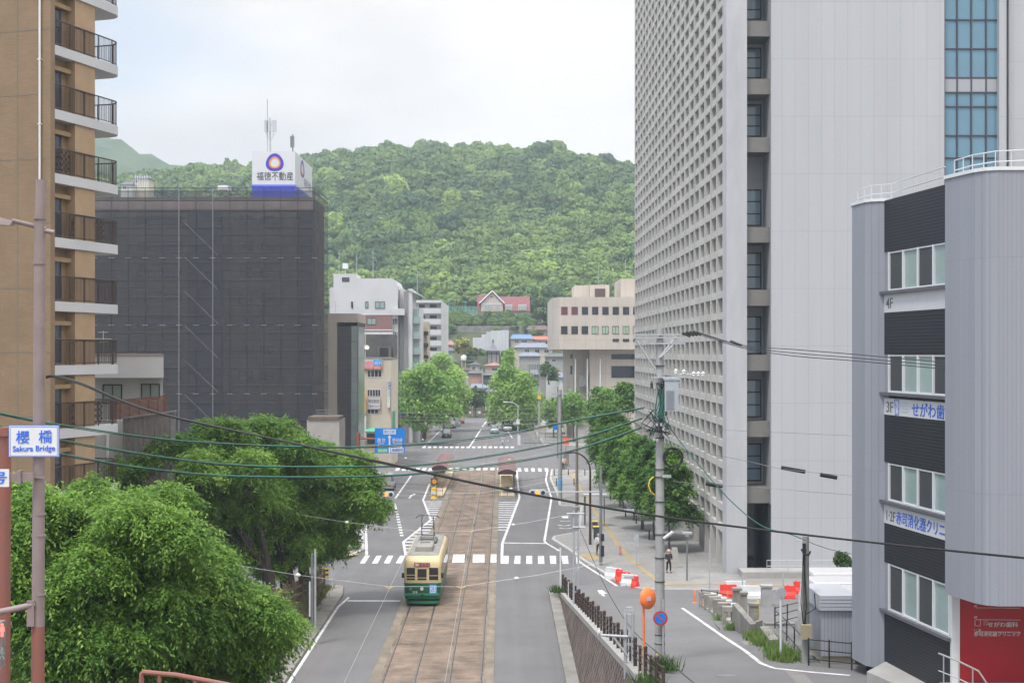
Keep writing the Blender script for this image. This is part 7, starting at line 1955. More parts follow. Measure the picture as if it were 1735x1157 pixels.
MB().tube([P(685, 694.5, Yl), P(718, 694, Yl)], 0.06, 6).build('signal_arm', M_['galv'], lf)
sg = MB(); a, b = P(715, 698, Yl - 0.1), P(728, 692, Yl - 0.1); sg.box(a.x, b.x, Yl - 0.35, Yl - 0.1, a.z, b.z); sg.build('signal_head', M_['white'], lf)
MB().disc(P(725.5, 695, Yl - 0.38), (0, -1, 0), 0.2, 0.06, 14).build('red_lamp', mat('signal_red', (0.8, 0.04, 0.05), 0.4, emit=((1, 0.05, 0.05), 0.8)), lf)
bk_ = MB(); a, b = P(716, 704, Yl - 0.1), P(721, 700, Yl - 0.1); bk_.box(a.x, b.x, Yl - 0.3, Yl - 0.1, a.z, b.z); bk_.build('arrow_box', M_['yellow'], lf)
# horizontal signals over the lanes
amber_on = mat('signal_amber', (0.85, 0.28, 0.02), 0.35, emit=((1.0, 0.33, 0.02), 0.7)); lens_off = mat('lens_off', (0.03, 0.05, 0.05), 0.2)
def signal(ro, px, py, Y, w_=1.2):
    c = P(px, py, Y); hw = w_ / 2; m = MB()
    m.tube([c + Vector((-hw + 0.18, -0.1, 0)), c + Vector((-hw + 0.18, 0.1, 0))], 0.2, 16); m.tube([c + Vector((hw - 0.18, -0.1, 0)), c + Vector((hw - 0.18, 0.1, 0))], 0.2, 16)
    m.box(c.x - hw + 0.18, c.x + hw - 0.18, c.y - 0.097, c.y + 0.097, c.z - 0.197, c.z + 0.197)
    h = m.build('signal_head', mat('signal_housing', (0.5, 0.53, 0.56), 0.5), ro, smooth=True)
    for k in range(3):
        q = c + Vector(((k - 1) * w_ * 0.31, -0.11, -0.03))
        MB().disc(q, (0, -1, 0), 0.15, 0.05, 18).build('lens', amber_on if k == 1 else lens_off, h)
        v = MB(); v.tube([q + Vector((0.17 * math.cos(t), -0.1, 0.17 * math.sin(t))) for t in [rad(12 * i) for i in range(0, 16)]], 0.012, 4); v.build('visor', MATS['signal_housing'], h)
b = G(1018, 957, 0.13); sp = pole_thing('signal_pole', 'grey traffic signal pole on the right with a long arm over the lane', 'traffic light', b.x, b.y, 0.13, zpx(789, b.y), 0.13, M_['steel'], 'traffic signals')
MB().tube([P(1018, 833, b.y), P(924, 833.5, b.y)], 0.045, 8).build('signal_arm', M_['galv'], sp)
signal(sp, 911, 833.5, b.y - 0.05, 1.25)
for y0, y1 in ((904, 916), (924, 942)): m = MB(); a, c = P(1018, y1, b.y - 0.15), P(1023.5, y0, b.y - 0.15); m.box(a.x, c.x, b.y - 0.3, b.y - 0.1, a.z, c.z); m.build('pedestrian_signal', M_['black'], sp)
YS2 = 112.5; xs2 = xpx(598, YS2)
sl_ = pole_thing('signal_pole', 'traffic signal on the left showing amber, its pole hidden by the cherry trees', 'traffic light', xs2, YS2, 0.13, 6.2, 0.13, M_['steel'], 'traffic signals')
MB().tube([(xs2, YS2, zpx(833, YS2)), P(642, 833, YS2)], 0.045, 8).build('signal_arm', M_['galv'], sl_)
signal(sl_, 654, 836.5, YS2 - 0.05, 1.25)
# blue direction sign on its red brown pole
YD = 152.0; X_ = lambda p: xpx(p, YD); Z_ = lambda p: zpx(p, YD)
dsn = root('direction_sign', 'large blue road direction sign with white arrows on a red brown arm', 'road sign', (X_(607), YD, 0.13))
rbm = mat('red_brown_paint', (0.23, 0.085, 0.06), 0.5, var=0.1)
m = MB(); m.tube([(X_(607), YD, 0), (X_(607), YD, Z_(733))], 0.22, 12); m.tube([(X_(607), YD, Z_(742.5)), (X_(640), YD, Z_(743.5))], 0.1, 8); m.tube([(X_(607), YD, Z_(737)), (X_(620), YD, Z_(742))], 0.05, 6); m.build('pole', rbm, dsn, smooth=True)
bl = MB().box(X_(635.5), X_(686), YD - 0.22, YD - 0.15, Z_(767.5), Z_(725)).build('sign_panel', M_['blue'], dsn)
m = MB()
def ln(a, b, c, d): m.box(X_(a), X_(b), YD - 0.235, YD - 0.221, Z_(d), Z_(c))
ln(659, 661.6, 740, 767); ln(642, 680, 754.5, 756.8); ln(650, 671, 727, 735.5); ln(662.8, 684, 758, 766.5)
m.face([(X_(657), YD - 0.23, Z_(741)), (X_(663.6), YD - 0.23, Z_(741)), (X_(660.3), YD - 0.23, Z_(736.5))]); m.face([(X_(642.5), YD - 0.23, Z_(752.6)), (X_(642.5), YD - 0.23, Z_(758.6)), (X_(638), YD - 0.23, Z_(755.7))][::-1]); m.face([(X_(679), YD - 0.23, Z_(752.6)), (X_(679), YD - 0.23, Z_(758.6)), (X_(683.5), YD - 0.23, Z_(755.7))])
m.build('arrow', M_['white'], bl)
MB().box(X_(639), X_(658), YD - 0.24, YD - 0.222, Z_(766.5), Z_(759)).build('green_plate', mat('sign_route_green', (0.02, 0.35, 0.16), 0.5), bl)
def dtext(s, px, py, sz, wd, m_=M_['white']): text('lettering', s, sz, m_, (X_(px), YD - 0.243, Z_(py)), FX, UP, bl, width=wd, bold=0.012)
dtext('諏 訪', 639.5, 748.5, 0.5, 0.85); dtext('Suwa', 641, 752, 0.22, 0.6); dtext('野母崎', 665, 748.5, 0.5, 1.05); dtext('Nomozaki', 666, 752, 0.22, 0.95)
dtext('新大工町', 651.5, 733.6, 0.4, 1.1, M_['blue']); dtext('長崎駅前', 664, 764.5, 0.4, 1.2, lt_b)
dtext('高速道路', 641, 765, 0.35, 0.95)

# ------------------------------------------------------------------ the near left pole with the bridge name
YL = 26.8; XL = lambda p: xpx(p, YL); ZL = lambda p: zpx(p, YL)
mauve = mat('mauve_paint', (0.2, 0.155, 0.15), 0.5, c2=(0.25, 0.2, 0.195), scale=1.5, detail=7)
lpz = ramp(YL)
lp = root('signal_pole', 'tall mauve steel pole carrying the bridge name sign at the near left', 'traffic light', (XL(65), YL, lpz), 'traffic signals')
m = MB(); m.tube([(XL(63.5), YL, lpz), (XL(64.5), YL, ZL(1060))], 0.12, 20); m.build('pole', mat('rusty_red_paint', (0.25, 0.085, 0.06), 0.55, c2=(0.19, 0.09, 0.075), scale=2.5, detail=6), lp, smooth=True)
m = MB(); m.tube([(XL(64.5), YL, ZL(1062)), (XL(67.5), YL, ZL(373))], [0.118, 0.1], 20); m.tube([(XL(68), YL, ZL(376)), (XL(70), YL, ZL(305))], 0.095, 20)
for y in (372, 448, 872, 908, 1008): m.lathe((XL(67), YL, ZL(y)), [(0.122, 0), (0.122, 0.03)], 20)
m.build('pole', mauve, lp, smooth=True)
m = MB(); m.tube([P(78, 388, YL), P(50, 381, YL), P(20, 374, YL - 0.2)], 0.045, 10); m.tube([P(62, 388, YL), P(92, 394, YL)], 0.045, 8); m.build('lamp_arm', mauve, lp, smooth=True)
m = MB(); a = P(-20, 372, YL - 0.2); b = P(24, 380, YL - 0.2); loft(m, [[(a.x, YL - 0.35, b.z), (b.x - 0.05, YL - 0.3, b.z - 0.03), (b.x - 0.05, YL - 0.1, b.z - 0.03), (a.x, YL - 0.05, b.z)], [(a.x, YL - 0.35, a.z + 0.1), (b.x, YL - 0.3, a.z - 0.03), (b.x, YL - 0.1, a.z - 0.03), (a.x, YL - 0.05, a.z + 0.1)]]); m.build('lamp_head', mat('lamp_grey_pink', (0.33, 0.27, 0.27), 0.4), lp, smooth=False)
sb_ = MB().box(XL(20), XL(105), YL - 0.17, YL - 0.14, ZL(773), ZL(719.5)).build('name_sign', mat('sign_blue_edge', (0.12, 0.2, 0.6), 0.4), lp)
MB().box(XL(21.2), XL(103.8), YL - 0.178, YL - 0.171, ZL(772), ZL(720.7)).build('sign_face', M_['white'], sb_)
m = MB()
for a, b, c, d in ((22.6, 102.6, 721.8, 722.6), (22.6, 102.6, 770.2, 771), (22.6, 23.4, 722.7, 770.1), (101.8, 102.6, 722.7, 770.1)): m.box(XL(a), XL(b), YL - 0.182, YL - 0.1785, ZL(d), ZL(c))
m.build('sign_border', mat('sign_border_blue', (0.1, 0.18, 0.65), 0.4), sb_)
sbt = mat('sign_text_blue', (0.02, 0.13, 0.68), 0.4)
nu = Vector((1, 0, 0.02))
text('lettering', '櫻', 0.26, sbt, (XL(32.5), YL - 0.183, ZL(748.5)), nu, UP, sb_, bold=0.005); text('lettering', '橋', 0.26, sbt, (XL(70.5), YL - 0.183, ZL(747.5)), nu, UP, sb_, bold=0.005)
text('lettering', 'Sakura Bridge', 0.145, sbt, (XL(27), YL - 0.183, ZL(763.5)), nu, UP, sb_, bold=0.004, width=0.79)
s2_ = MB().box(XL(-60), XL(24.5), YL - 0.3, YL - 0.27, ZL(822), ZL(792.5)).build('route_sign', M_['white'], lp)
text('lettering', '34号', 0.25, sbt, (XL(-42), YL - 0.305, ZL(815)), (1, 0, 0), UP, s2_, bold=0.006, width=0.68)
m = MB(); m.box(XL(24.5), XL(64), YL - 0.26, YL - 0.2, ZL(813), ZL(799)); m.box(XL(38), XL(44), YL - 0.3, YL - 0.16, ZL(818), ZL(795)); m.box(XL(60), XL(80), YL - 0.15, YL - 0.11, ZL(809), ZL(806)); m.build('sign_bracket', mauve, lp)
m = MB(); m.tube([P(60, 1023, YL - 0.1), P(30, 1030, YL - 0.15), P(-30, 1042, YL - 0.2)], 0.06, 10); m.box(XL(50), XL(62), YL - 0.16, YL - 0.1, ZL(1058), ZL(1015)); m.build('signal_arm', mauve, lp, smooth=True)
ps = MB(); ps.box(XL(-12), XL(16.5), YL - 0.45, YL - 0.2, ZL(1089), ZL(1046)); ps.box(XL(-12), XL(15.5), YL - 0.45, YL - 0.2, ZL(1124), ZL(1090)); pso = ps.build('pedestrian_signal', mauve, lp)
MB().box(XL(-10), XL(14.5), YL - 0.46, YL - 0.445, ZL(1086), ZL(1050)).build('red_panel', mat('signal_dark_red', (0.03, 0.012, 0.012), 0.25), pso); MB().box(XL(-10), XL(13.8), YL - 0.46, YL - 0.445, ZL(1121), ZL(1093)).build('green_panel', mat('signal_dark_green', (0.012, 0.02, 0.02), 0.25), pso)
def figure_icon(cx, cy, s, walk):
    m = MB(); Q = lambda dx, dy: P(cx + dx * s, cy + dy * s, YL - 0.465)
    m.disc(Q(0, -9), (0, -1, 0), 2.3 * s / 90, 0.01, 12); m.tube([Q(0, -6), Q(0, 1)], [0.032 * s, 0.025 * s], 6)
    if walk: m.tube([Q(0, 1), Q(-3, 9)], 0.013 * s, 5); m.tube([Q(0, 1), Q(3, 9)], 0.013 * s, 5); m.tube([Q(0, -5), Q(3.5, 0)], 0.011 * s, 5); m.tube([Q(0, -5), Q(-3.5, 0)], 0.011 * s, 5)
    else: m.tube([Q(-1.2, 1), Q(-1.2, 9)], 0.014 * s, 5); m.tube([Q(1.2, 1), Q(1.2, 9)], 0.014 * s, 5); m.tube([Q(2.8, -5), Q(2.8, 1)], 0.011 * s, 5); m.tube([Q(-2.8, -5), Q(-2.8, 1)], 0.011 * s, 5)
    return m
figure_icon(3.5, 1068, 1.1, False).build('standing_figure', mat('lit_red', (0.9, 0.1, 0.08), 0.4, emit=((1, 0.12, 0.1), 1.3)), pso)
figure_icon(3.5, 1107, 1.0, True).build('walking_figure', mat('unlit_green', (0.2, 0.26, 0.25), 0.4), pso)
lp2 = MB(); lp2.tube([P(4, 1250, 31), P(6, 724, 31)], 0.16, 16); lp2.box(xpx(-10, 31), xpx(18, 31), 30.8, 31.1, zpx(738, 31), zpx(728, 31))
solo(lp2, 'steel_column', MATS['rusty_red_paint'], 'thick red brown steel column cut off by the left edge', 'pole', smooth=True)
fr = root('footbridge_rail', 'dark red tubular railing at the bottom left corner', 'railing', (xpx(310, 15), 15, zpx(1200, 15)))
m = MB(); m.tube([P(240, 1180, 15), P(240, 1140, 15), P(243, 1138, 15), P(300, 1143, 15), P(400, 1162, 14.6)], 0.026, 8); m.build('handrail', MATS['rusty_red_paint'], fr, smooth=True)
m = MB(); m.tube([P(270, 1180, 15), P(270, 1141, 15)], 0.02, 8); m.tube([P(330, 1180, 15), P(330, 1148, 15)], 0.02, 8); m.build('baluster', MATS['rusty_red_paint'], fr)

# ------------------------------------------------------------------ brown fence along the retaining wall
n_ = 34
for k in range(n_):
    y = 92.2 - k * 1.5; x = float(wall_top(y)) + 0.22; z = ramp(y) + 0.16; big = k % 2 == 0
    if k == 0:
        p0 = root('fence_post', 'dark brown round fence post on the retaining wall coping, one of an even row', 'fence post', (0, 0, 0), 'brown fence posts on the retaining wall')
        MB().tube([(0, 0, -0.05), (0, 0, 0.95)], 0.068, 12).build('post', M_['brown'], p0, smooth=True); MB().lathe((0, 0, 0.95), [(0.073, 0), (0.073, 0.04), (0.05, 0.07), (0.01, 0.075)], 12).build('cap', M_['brown'], p0)
        p0.location = (x, y, z)
    else: dup(p0, (x, y, z), scale=(1, 1, 1.0) if big else (0.72, 0.72, 0.86))
fr_ = MB()
for h in (0.3, 0.55, 0.8): fr_.tube([(float(wall_top(92.2 - k * 1.5)) + 0.22, 92.2 - k * 1.5, ramp(92.2 - k * 1.5) + 0.16 + h) for k in range(n_)], 0.025, 6)
solo(fr_, 'fence_rail', M_['brown'], 'three dark brown rails threaded through the fence posts on the retaining wall', 'fence rail', base=(4.2, 90, 0.8))
# wooden fence on the left bank
for k in range(26):
    y = 95 - k * 1.15; x = -11.95 - (0.1 if k % 3 else 0); z = ramp(y)
    if k == 0:
        w0_ = solo(MB().box(-0.09, 0.09, -0.09, 0.09, -0.1, 1.25), 'wooden_post', mat('dark_wood', (0.085, 0.055, 0.04), 0.85, c2=(0.16, 0.115, 0.085), scale=3, stretch=(1, 1, 0.2)), 'dark square wooden fence post on the left bank, one of an even row', 'fence post', 'wooden posts on the left bank', base=(0, 0, 0))
        w0_.location = (x, y, z)
    else: dup(w0_, (x, y, z), scale=(1, 1, 1.0 if k % 3 else 1.12) if k > 2 else (1.3, 1.3, 1.15))
wr_ = MB()
for h in (0.45, 0.9):
    for k in range(25):
        ya, yb = 95 - k * 1.15, 95 - (k + 1) * 1.15
        wr_.hexa([(-12.0, yb, ramp(yb) + h), (-11.93, yb, ramp(yb) + h), (-11.93, ya, ramp(ya) + h), (-12.0, ya, ramp(ya) + h), (-12.0, yb, ramp(yb) + h + 0.12), (-11.93, yb, ramp(yb) + h + 0.12), (-11.93, ya, ramp(ya) + h + 0.12), (-12.0, ya, ramp(ya) + h + 0.12)])
solo(wr_, 'fence_rail', MATS['dark_wood'], 'pair of dark wooden rails along the left bank fence', 'fence rail', base=(-12, 90, 0.6))
for i, (px, y0, y1, r, mm, lb) in enumerate(((529, 938, 1046, 0.07, 'steel', 'thin dark steel post before the mossy cherry trunk'), (534, 930, 1048, 0.06, 'galv', 'pale thin steel post right beside the dark one'), (525, 985, 1028, 0.05, 'white', 'short white pipe post at the foot of the mossy cherry tree'))):
    Y = 76.5; b = P(px, y1, Y); m = MB().tube([(b.x, Y, b.z - 0.5), (b.x, Y, zpx(y0, Y))], r, 8)
    solo(m, 'steel_post', M_[mm], lb, 'post', 'posts on the left bank', True, base=(b.x, Y, b.z - 0.5))
Y = 97.5; b = P(552.5, 990, Y); bp_ = root('utility_pole', 'blue grey pole with yellow and black foot band at the left corner', 'utility pole', (b.x, Y, 0), 'utility poles')
MB().tube([(b.x, Y, 0), (b.x, Y, 9)], 0.16, 12).build('pole', mat('blue_grey_paint', (0.27, 0.31, 0.36), 0.6, var=0.08), bp_, smooth=True)
for k in range(5): m = MB(); m.lathe((b.x, Y, 0.35 + k * 0.14), [(0.165, 0), (0.165, 0.13)], 12); m.build('foot_band', M_['yellow'] if k % 2 == 0 else M_['black'], bp_)
Y = 94; b = P(563, 1008, Y); s_ = root('sign_post', 'white post with a dark square sign back beside the left lane', 'traffic sign', (b.x, Y, 0.2))
MB().tube([(b.x, Y, 0.1), (b.x, Y, zpx(938, Y))], 0.035, 8).build('post', M_['white'], s_); a, c = P(556, 953, Y), P(566, 937, Y); MB().box(a.x, c.x, Y - 0.06, Y - 0.04, a.z, c.z).build('sign_plate', M_['steel'], s_)

# trolley wire posts on the right
def twin_post(lb, px, Y, y_top, arms):
    x = xpx(px, Y); z0 = ramp(Y); ro = root('wire_post', lb, 'post', (x, Y, z0), 'tram wire posts')
    for dx in (-0.13, 0.13): MB().tube([(x + dx, Y, z0 - 0.4), (x + dx, Y, zpx(y_top, Y))], 0.06, 10).build('post', M_['galv'], ro, smooth=True)
    for (a, b, y0, y1) in arms: MB().tube([P(a, y0, Y - 0.08), P(b, y1, Y - 0.08)], 0.045, 8).build('arm', M_['galv'], ro)
    for k in range(5): z = z0 + 0.8 + k * 1.2; MB().box(x - 0.18, x + 0.18, Y - 0.02, Y + 0.02, z, z + 0.08).build('tie', M_['galv'], ro)
    return ro
twin_post('pale twin tube tram wire post by the far end of the retaining wall', 976, 80, 866, [(960, 990, 870, 870), (970, 992, 893, 893)])
w2_ = twin_post('pale twin tube tram wire post with a long arm, nearest the camera', 1066, 51, 1038, [(1012, 1064, 1075, 1078), (1040, 1064, 1080, 1112)])
m = MB(); m.lathe(P(1015, 1072, 50.9), [(0.02, -0.05), (0.06, 0), (0.05, 0.08), (0.01, 0.12)], 10); m.build('insulator', MATS['porcelain'], w2_)
m = MB(); a, b = P(1061, 1040, 51), P(1071, 1028, 51)
for x in (a.x, b.x): m.tube([(x, 51, a.z), (x, 51, b.z)], 0.015, 5)
for z in (a.z, (a.z + b.z) / 2, b.z): m.tube([(a.x, 51, z), (b.x, 51, z)], 0.015, 5)
m.build('top_frame', M_['galv'], w2_)
for lb, px, yb, yt, r in (('thin white post at the tip of the retaining wall', 949.5, 1003, 928, 0.05), ('thin white post just inside the fence near the wall tip', 963, 1012, 985, 0.03)):
    b = P(px, yb, 91 if px < 955 else 86); m = MB().tube([(b.x, b.y, b.z - 0.2), (b.x, b.y, zpx(yt, b.y))], r, 8); solo(m, 'thin_post', M_['white'], lb, 'post', base=(b.x, b.y, b.z))
# thin yellow stays in the plants by the fence
for lb, px, Y, y0, y1 in (('yellow guy wire guard by the plants at the fence', 1113, 45.5, 1108, 1157), ('yellow pipe stub on the face of the retaining wall', 1048, 56, 1103, 1130)):
    m = MB().tube([P(px - 3, y1, Y), P(px, y0, Y)], 0.03, 8); solo(m, 'guy_guard', M_['yellow'], lb, 'guard')

# ------------------------------------------------------------------ right ramp side: parapet, walls, posts, barriers
stone_m = mat('parapet_stone', (0.15, 0.14, 0.12), 0.9, c2=(0.34, 0.32, 0.29), scale=1.3, detail=8, bump=0.4)
bal = [(1195, 1028), (1203.5, 1032.5), (1211.5, 1037), (1219.5, 1042.5), (1227.5, 1049), (1235.5, 1056.5)]
bw = root('stone_parapet', 'weathered stone parapet of arched blocks with white caps along the ramp edge', 'parapet', tuple(ramp_pt(1215, 1041)))
for i, (px, py) in enumerate(bal):
    b = ramp_pt(px, py); m = MB()
    for sx in (-0.28, 0.16): m.box(b.x + sx - 0.05, b.x + sx + 0.12, b.y - 0.2, b.y + 0.2, b.z - 0.1, b.z + 0.62)
    m.box(b.x - 0.33, b.x + 0.29, b.y - 0.22, b.y + 0.22, b.z + 0.62, b.z + 0.85)
    m.build('arched_block', stone_m, bw)
    MB().box(b.x + 0.3, b.x + 0.62, b.y - 0.25, b.y + 0.25, b.z + 0.55, b.z + 0.8).build('cap', M_['white_wall'], bw)
m = MB()
a, b = ramp_pt(1188, 1027), ramp_pt(1240, 1064)
m.hexa([a + Vector((0, 0, -.2)), b + Vector((0, 0, -.2)), b + Vector((.5, 0, -.2)), a + Vector((.5, 0, -.2)), a + Vector((0, 0, .12)), b + Vector((0, 0, .12)), b + Vector((.5, 0, .12)), a + Vector((.5, 0, .12))])
m.build('plinth', M_['concrete'], bw)
a, b, c = ramp_pt(1241, 1066), ramp_pt(1271, 1081), ramp_pt(1292, 1064)
m = MB(); th2 = Vector((0.28, 0.1, 0))
m.hexa([a - UP * .3, b - UP * .3, b + th2 - UP * .3, a + th2 - UP * .3, Vector((a.x, a.y, zpx(1022, a.y))), Vector((b.x, b.y, zpx(1057, b.y))), Vector((b.x, b.y, zpx(1057, b.y))) + th2, Vector((a.x, a.y, zpx(1022, a.y))) + th2])
m.hexa([b - UP * .3, c - UP * .3, c + Vector((0, .3, -.3)), b + Vector((0, .3, -.3)), Vector((b.x, b.y, zpx(1057, b.y))), Vector((c.x, c.y, zpx(1050, c.y))), Vector((c.x, c.y + .3, zpx(1050, c.y))), Vector((b.x, b.y + .3, zpx(1057, b.y)))])
solo(m, 'wing_wall', mat('streaked_concrete', (0.1, 0.095, 0.088), 0.9, c2=(0.25, 0.24, 0.22), scale=1.5, detail=8, stretch=(1.5, 1.5, 0.3), bump=0.3), 'dark streaked concrete wing wall stepping down beside the ramp', 'wall', base=tuple(a))
for i, (px0, px1, y0, y1, lb) in enumerate(((1243, 1256, 1000, 1040, 'tallest grey stone pier behind the wing wall, left of three'), (1256, 1266, 1007, 1042, 'middle stone pier behind the wing wall, shaggy edged'), (1271, 1285, 1026, 1053, 'lowest stone pier right behind the wing wall corner'))):
    p = ramp_pt((px0 + px1) / 2, y1 + 4); a, b = xpx(px0, p.y), xpx(px1, p.y); m = MB().box(a, b, p.y, p.y + (b - a), p.z - 0.2, zpx(y0, p.y)); m.box(a - .05, b + .05, p.y - .05, p.y + (b - a) + .05, zpx(y0, p.y), zpx(y0, p.y) + 0.12)
    solo(m, 'stone_pier', stone_m, lb, 'pier', 'stone piers', base=(a, p.y, p.z))
p = ramp_pt(1284.5, 1056); solo(MB().tube([(p.x, p.y, p.z - .1), (p.x, p.y, zpx(1017, p.y))], 0.06, 8), 'yellow_post', M_['yellow'], 'yellow metal post beside the lowest stone pier', 'post', smooth=True)
lwl = MB(); a, b = ramp_pt(1297, 1060), ramp_pt(1352, 1062); lwl.box(a.x, b.x, a.y, a.y + 0.4, a.z - 0.3, a.z + 0.12); a, b = ramp_pt(1287, 1078), ramp_pt(1304, 1098); lwl.hexa([a - UP * .2, b - UP * .2, b + Vector((.4, .1, -.2)), a + Vector((.4, .1, -.2)), a + UP * .45, b + UP * .35, b + Vector((.4, .1, .35)), a + Vector((.4, .1, .45))])
solo(lwl, 'low_kerb_wall', M_['concrete_dark'], 'low dark kerb walls around the weedy bed by the ramp', 'wall')
weeds = []
for (px, py, sp_, n) in ((1276, 1082, 5, 14), (1284, 1086, 5, 14), (1292, 1092, 5, 10), (1304, 1090, 7, 12), (1312, 1102, 8, 16), (1322, 1114, 10, 34), (1335, 1118, 8, 20), (1240, 1066, 3, 6), (1220, 1050, 3, 4)):
    for k in range(n):
        q = ramp_pt(px + rc_.uniform(-sp_, sp_), py + rc_.uniform(-sp_, sp_) * 0.5); weeds.append((q.x, q.y, q.z))
tufts('weeds', 'green weeds growing along the foot of the ramp walls', weeds, 0.15, 0.55, 34, leaf_mat('weed_leaf', (0.07, 0.15, 0.03), (0.26, 0.34, 0.09), 0.3), 8)
MATS_weed = leaf_dark
wd2 = []
for (px, Y, n) in ((1125, 50, 16), (1108, 44.5, 10), (960, 90, 10), (944, 91, 12), (1098, 45, 8)):
    for k in range(n):
        x = xpx(px, Y) + rc_.uniform(-0.25, 0.25); y = Y + rc_.uniform(-1, 1); wd2.append((x, y, ramp(y) + 0.1))
tufts('weeds', 'tall green weeds among the posts on the retaining wall', wd2, 0.15, 0.6, 24, leaf_dark, 9)
# water filled barriers
def barrier(label, px, py, mats_, rot=0.0, w_=1.0, z=None):
    b = ramp_pt(px, py); z = b.z if z is None else z
    m = MB(); n = 6
    prof = [(-0.25, 0), (0.25, 0), (0.24, 0.25), (0.13, 0.45), (0.11, 0.8), (-0.11, 0.8), (-0.13, 0.45), (-0.24, 0.25)]
    for i in range(len(prof)):
        j = (i + 1) % len(prof); m.face([(-w_ / 2, *prof[i]), (w_ / 2, *prof[i]), (w_ / 2, *prof[j]), (-w_ / 2, *prof[j])])
    m.face([(-w_ / 2, *p) for p in prof]); m.face([(w_ / 2, *p) for p in prof][::-1])
    for x in (-w_ * 0.25, w_ * 0.25): m.box(x - 0.12, x + 0.12, -0.262, 0.262, 0.03, 0.13)
    m.tube([(-w_ * .2, 0, .8), (-w_ * .2, 0, .86)], 0.06, 8)
    o = m.build('water_barrier', mats_, None, bevel=0.02); o.location = (b.x, b.y, z); o.rotation_euler = (0, 0, rot)
    tag(o, label, 'barrier', 'water filled road barriers')
bwht = mat('barrier_white', (0.6, 0.62, 0.63), 0.45, var=0.05)
barrier('white road barrier farthest left by the kerb', 1040, 981, bwht, -0.75, 1.3)
barrier('short red road barrier between two white ones at the kerb', 1049, 984, M_['red'], -0.75, 0.45)
barrier('red road barrier in the middle of the kerb row', 1056, 988, M_['red'], -0.7, 0.95)
barrier('white road barrier right of the red ones at the kerb', 1067, 993, bwht, -0.6, 1.15)
barrier('narrow red road barrier ending the kerb row', 1076, 996, M_['red'], -0.6, 0.4)
barrier('large red road barrier behind the stone parapet', 1234, 1012, M_['red'], 0.05, 1.0)
barrier('white road barrier behind the red one by the parapet', 1246, 1005, bwht, 0.05, 1.3)
barrier('long white road barrier beyond the stone piers', 1276, 1014, bwht, 0.0, 1.5)
barrier('red road barrier lying low near the white trucks', 1338, 1014, M_['red'], 0.1, 0.6)
barrier('small red road barrier far right beside the pole', 1350, 1006, M_['red'], 0.3, 0.35)
for i, (px, py) in enumerate(((1177, 1021), (1191, 1024), (1219, 1022), (1232.5, 1023))):
    b = ramp_pt(px, py); lbs = ['leftmost orange delineator post on the side street', 'orange delineator touching the black rail end', 'orange delineator left of the large red barrier', 'orange delineator in front of the large red barrier']
    m = MB(); m.lathe((b.x, b.y, b.z), [(0.14, 0), (0.12, 0.04), (0.045, 0.07), (0.045, 0.75), (0.02, 0.78)], 10); solo(m, 'delineator', M_['orange'], lbs[i], 'post', 'orange delineators', True, base=tuple(b))
bx_ = MB(); p = ramp_pt(1300, 1026); bx_.box(p.x - .28, p.x + .28, p.y, p.y + .5, p.z, p.z + 1.05); bx_.box(p.x - .34, p.x + .34, p.y - .05, p.y + .55, p.z + 1.05, p.z + 1.15); solo(bx_, 'stone_bollard', M_['pole'], 'square pale concrete gate post on the side street', 'post')
# round sign seen from behind on a white post
p = ramp_pt(1323, 1118); s_ = root('traffic_sign', 'round traffic sign seen from behind on a white post in the weeds', 'traffic sign', tuple(p))
MB().tube([tuple(p), (p.x, p.y, zpx(998, p.y))], 0.045, 10).build('post', M_['white'], s_, smooth=True); MB().disc((p.x, p.y - 0.06, zpx(1004, p.y)), (0, -1, 0), 0.2, 0.02, 24).build('sign_back', M_['galv'], s_)
for lb, px, yt, yb in (('tall thin grey post at the end of the stone parapet', 1258, 975, 1006), ('tall thin grey post before the planter wall', 1327, 972, 1004), ('thin grey post beside the paved corner', 1202, 915, 1003), ('thin dark post with plate on the paved corner', 1166, 1, 1)):
    if yt == 1: continue
    p = ramp_pt(px, yb); m = MB().tube([tuple(p), (p.x, p.y, zpx(yt, p.y))], 0.04, 8); solo(m, 'steel_post', M_['galv'], lb, 'post', 'thin posts at the side street', True, base=tuple(p))
# utility pole with meter box by the clinic
p = ramp_pt(1365, 1122); p2 = pole_thing('utility_pole', 'greenish concrete pole with a beige box beside the grey shed', 'utility pole', p.x, p.y, p.z, zpx(908, p.y), 0.15, mat('mossy_concrete', (0.22, 0.23, 0.2), 0.85, c2=(0.3, 0.3, 0.28), scale=2), 'utility poles', 12, 0.8)
YP = p.y; a, b = P(1354.5, 1079, YP), P(1371.5, 1055, YP); MB().box(a.x, b.x, YP - 0.42, YP - 0.17, a.z, b.z).build('meter_box', mat('box_beige', (0.36, 0.31, 0.2), 0.6, var=0.08), p2)
m = MB()
for k in range(6): m.tube([P(1360 + k * 1.5, 1078, YP - 0.2), P(1357 + rc_.uniform(0, 10), 1030 - k * 4, YP - 0.22), P(1360 + k, 920, YP - 0.18)], 0.014, 5)
m.tube([P(1358, 930, YP - .2), P(1362, 938, YP - .3), P(1370, 940, YP - .3), P(1373, 934, YP - .2)], 0.04, 6); m.tube([P(1366, 1040, YP - .2), P(1382, 1030, YP - .3), P(1380, 1005, YP - .2)], 0.02, 5)
m.build('cable', M_['cable'], p2, smooth=True)
m = MB(); m.tube([P(1350, 916, YP), P(1376, 912, YP)], 0.02, 6); m.build('crossarm', M_['galv'], p2)
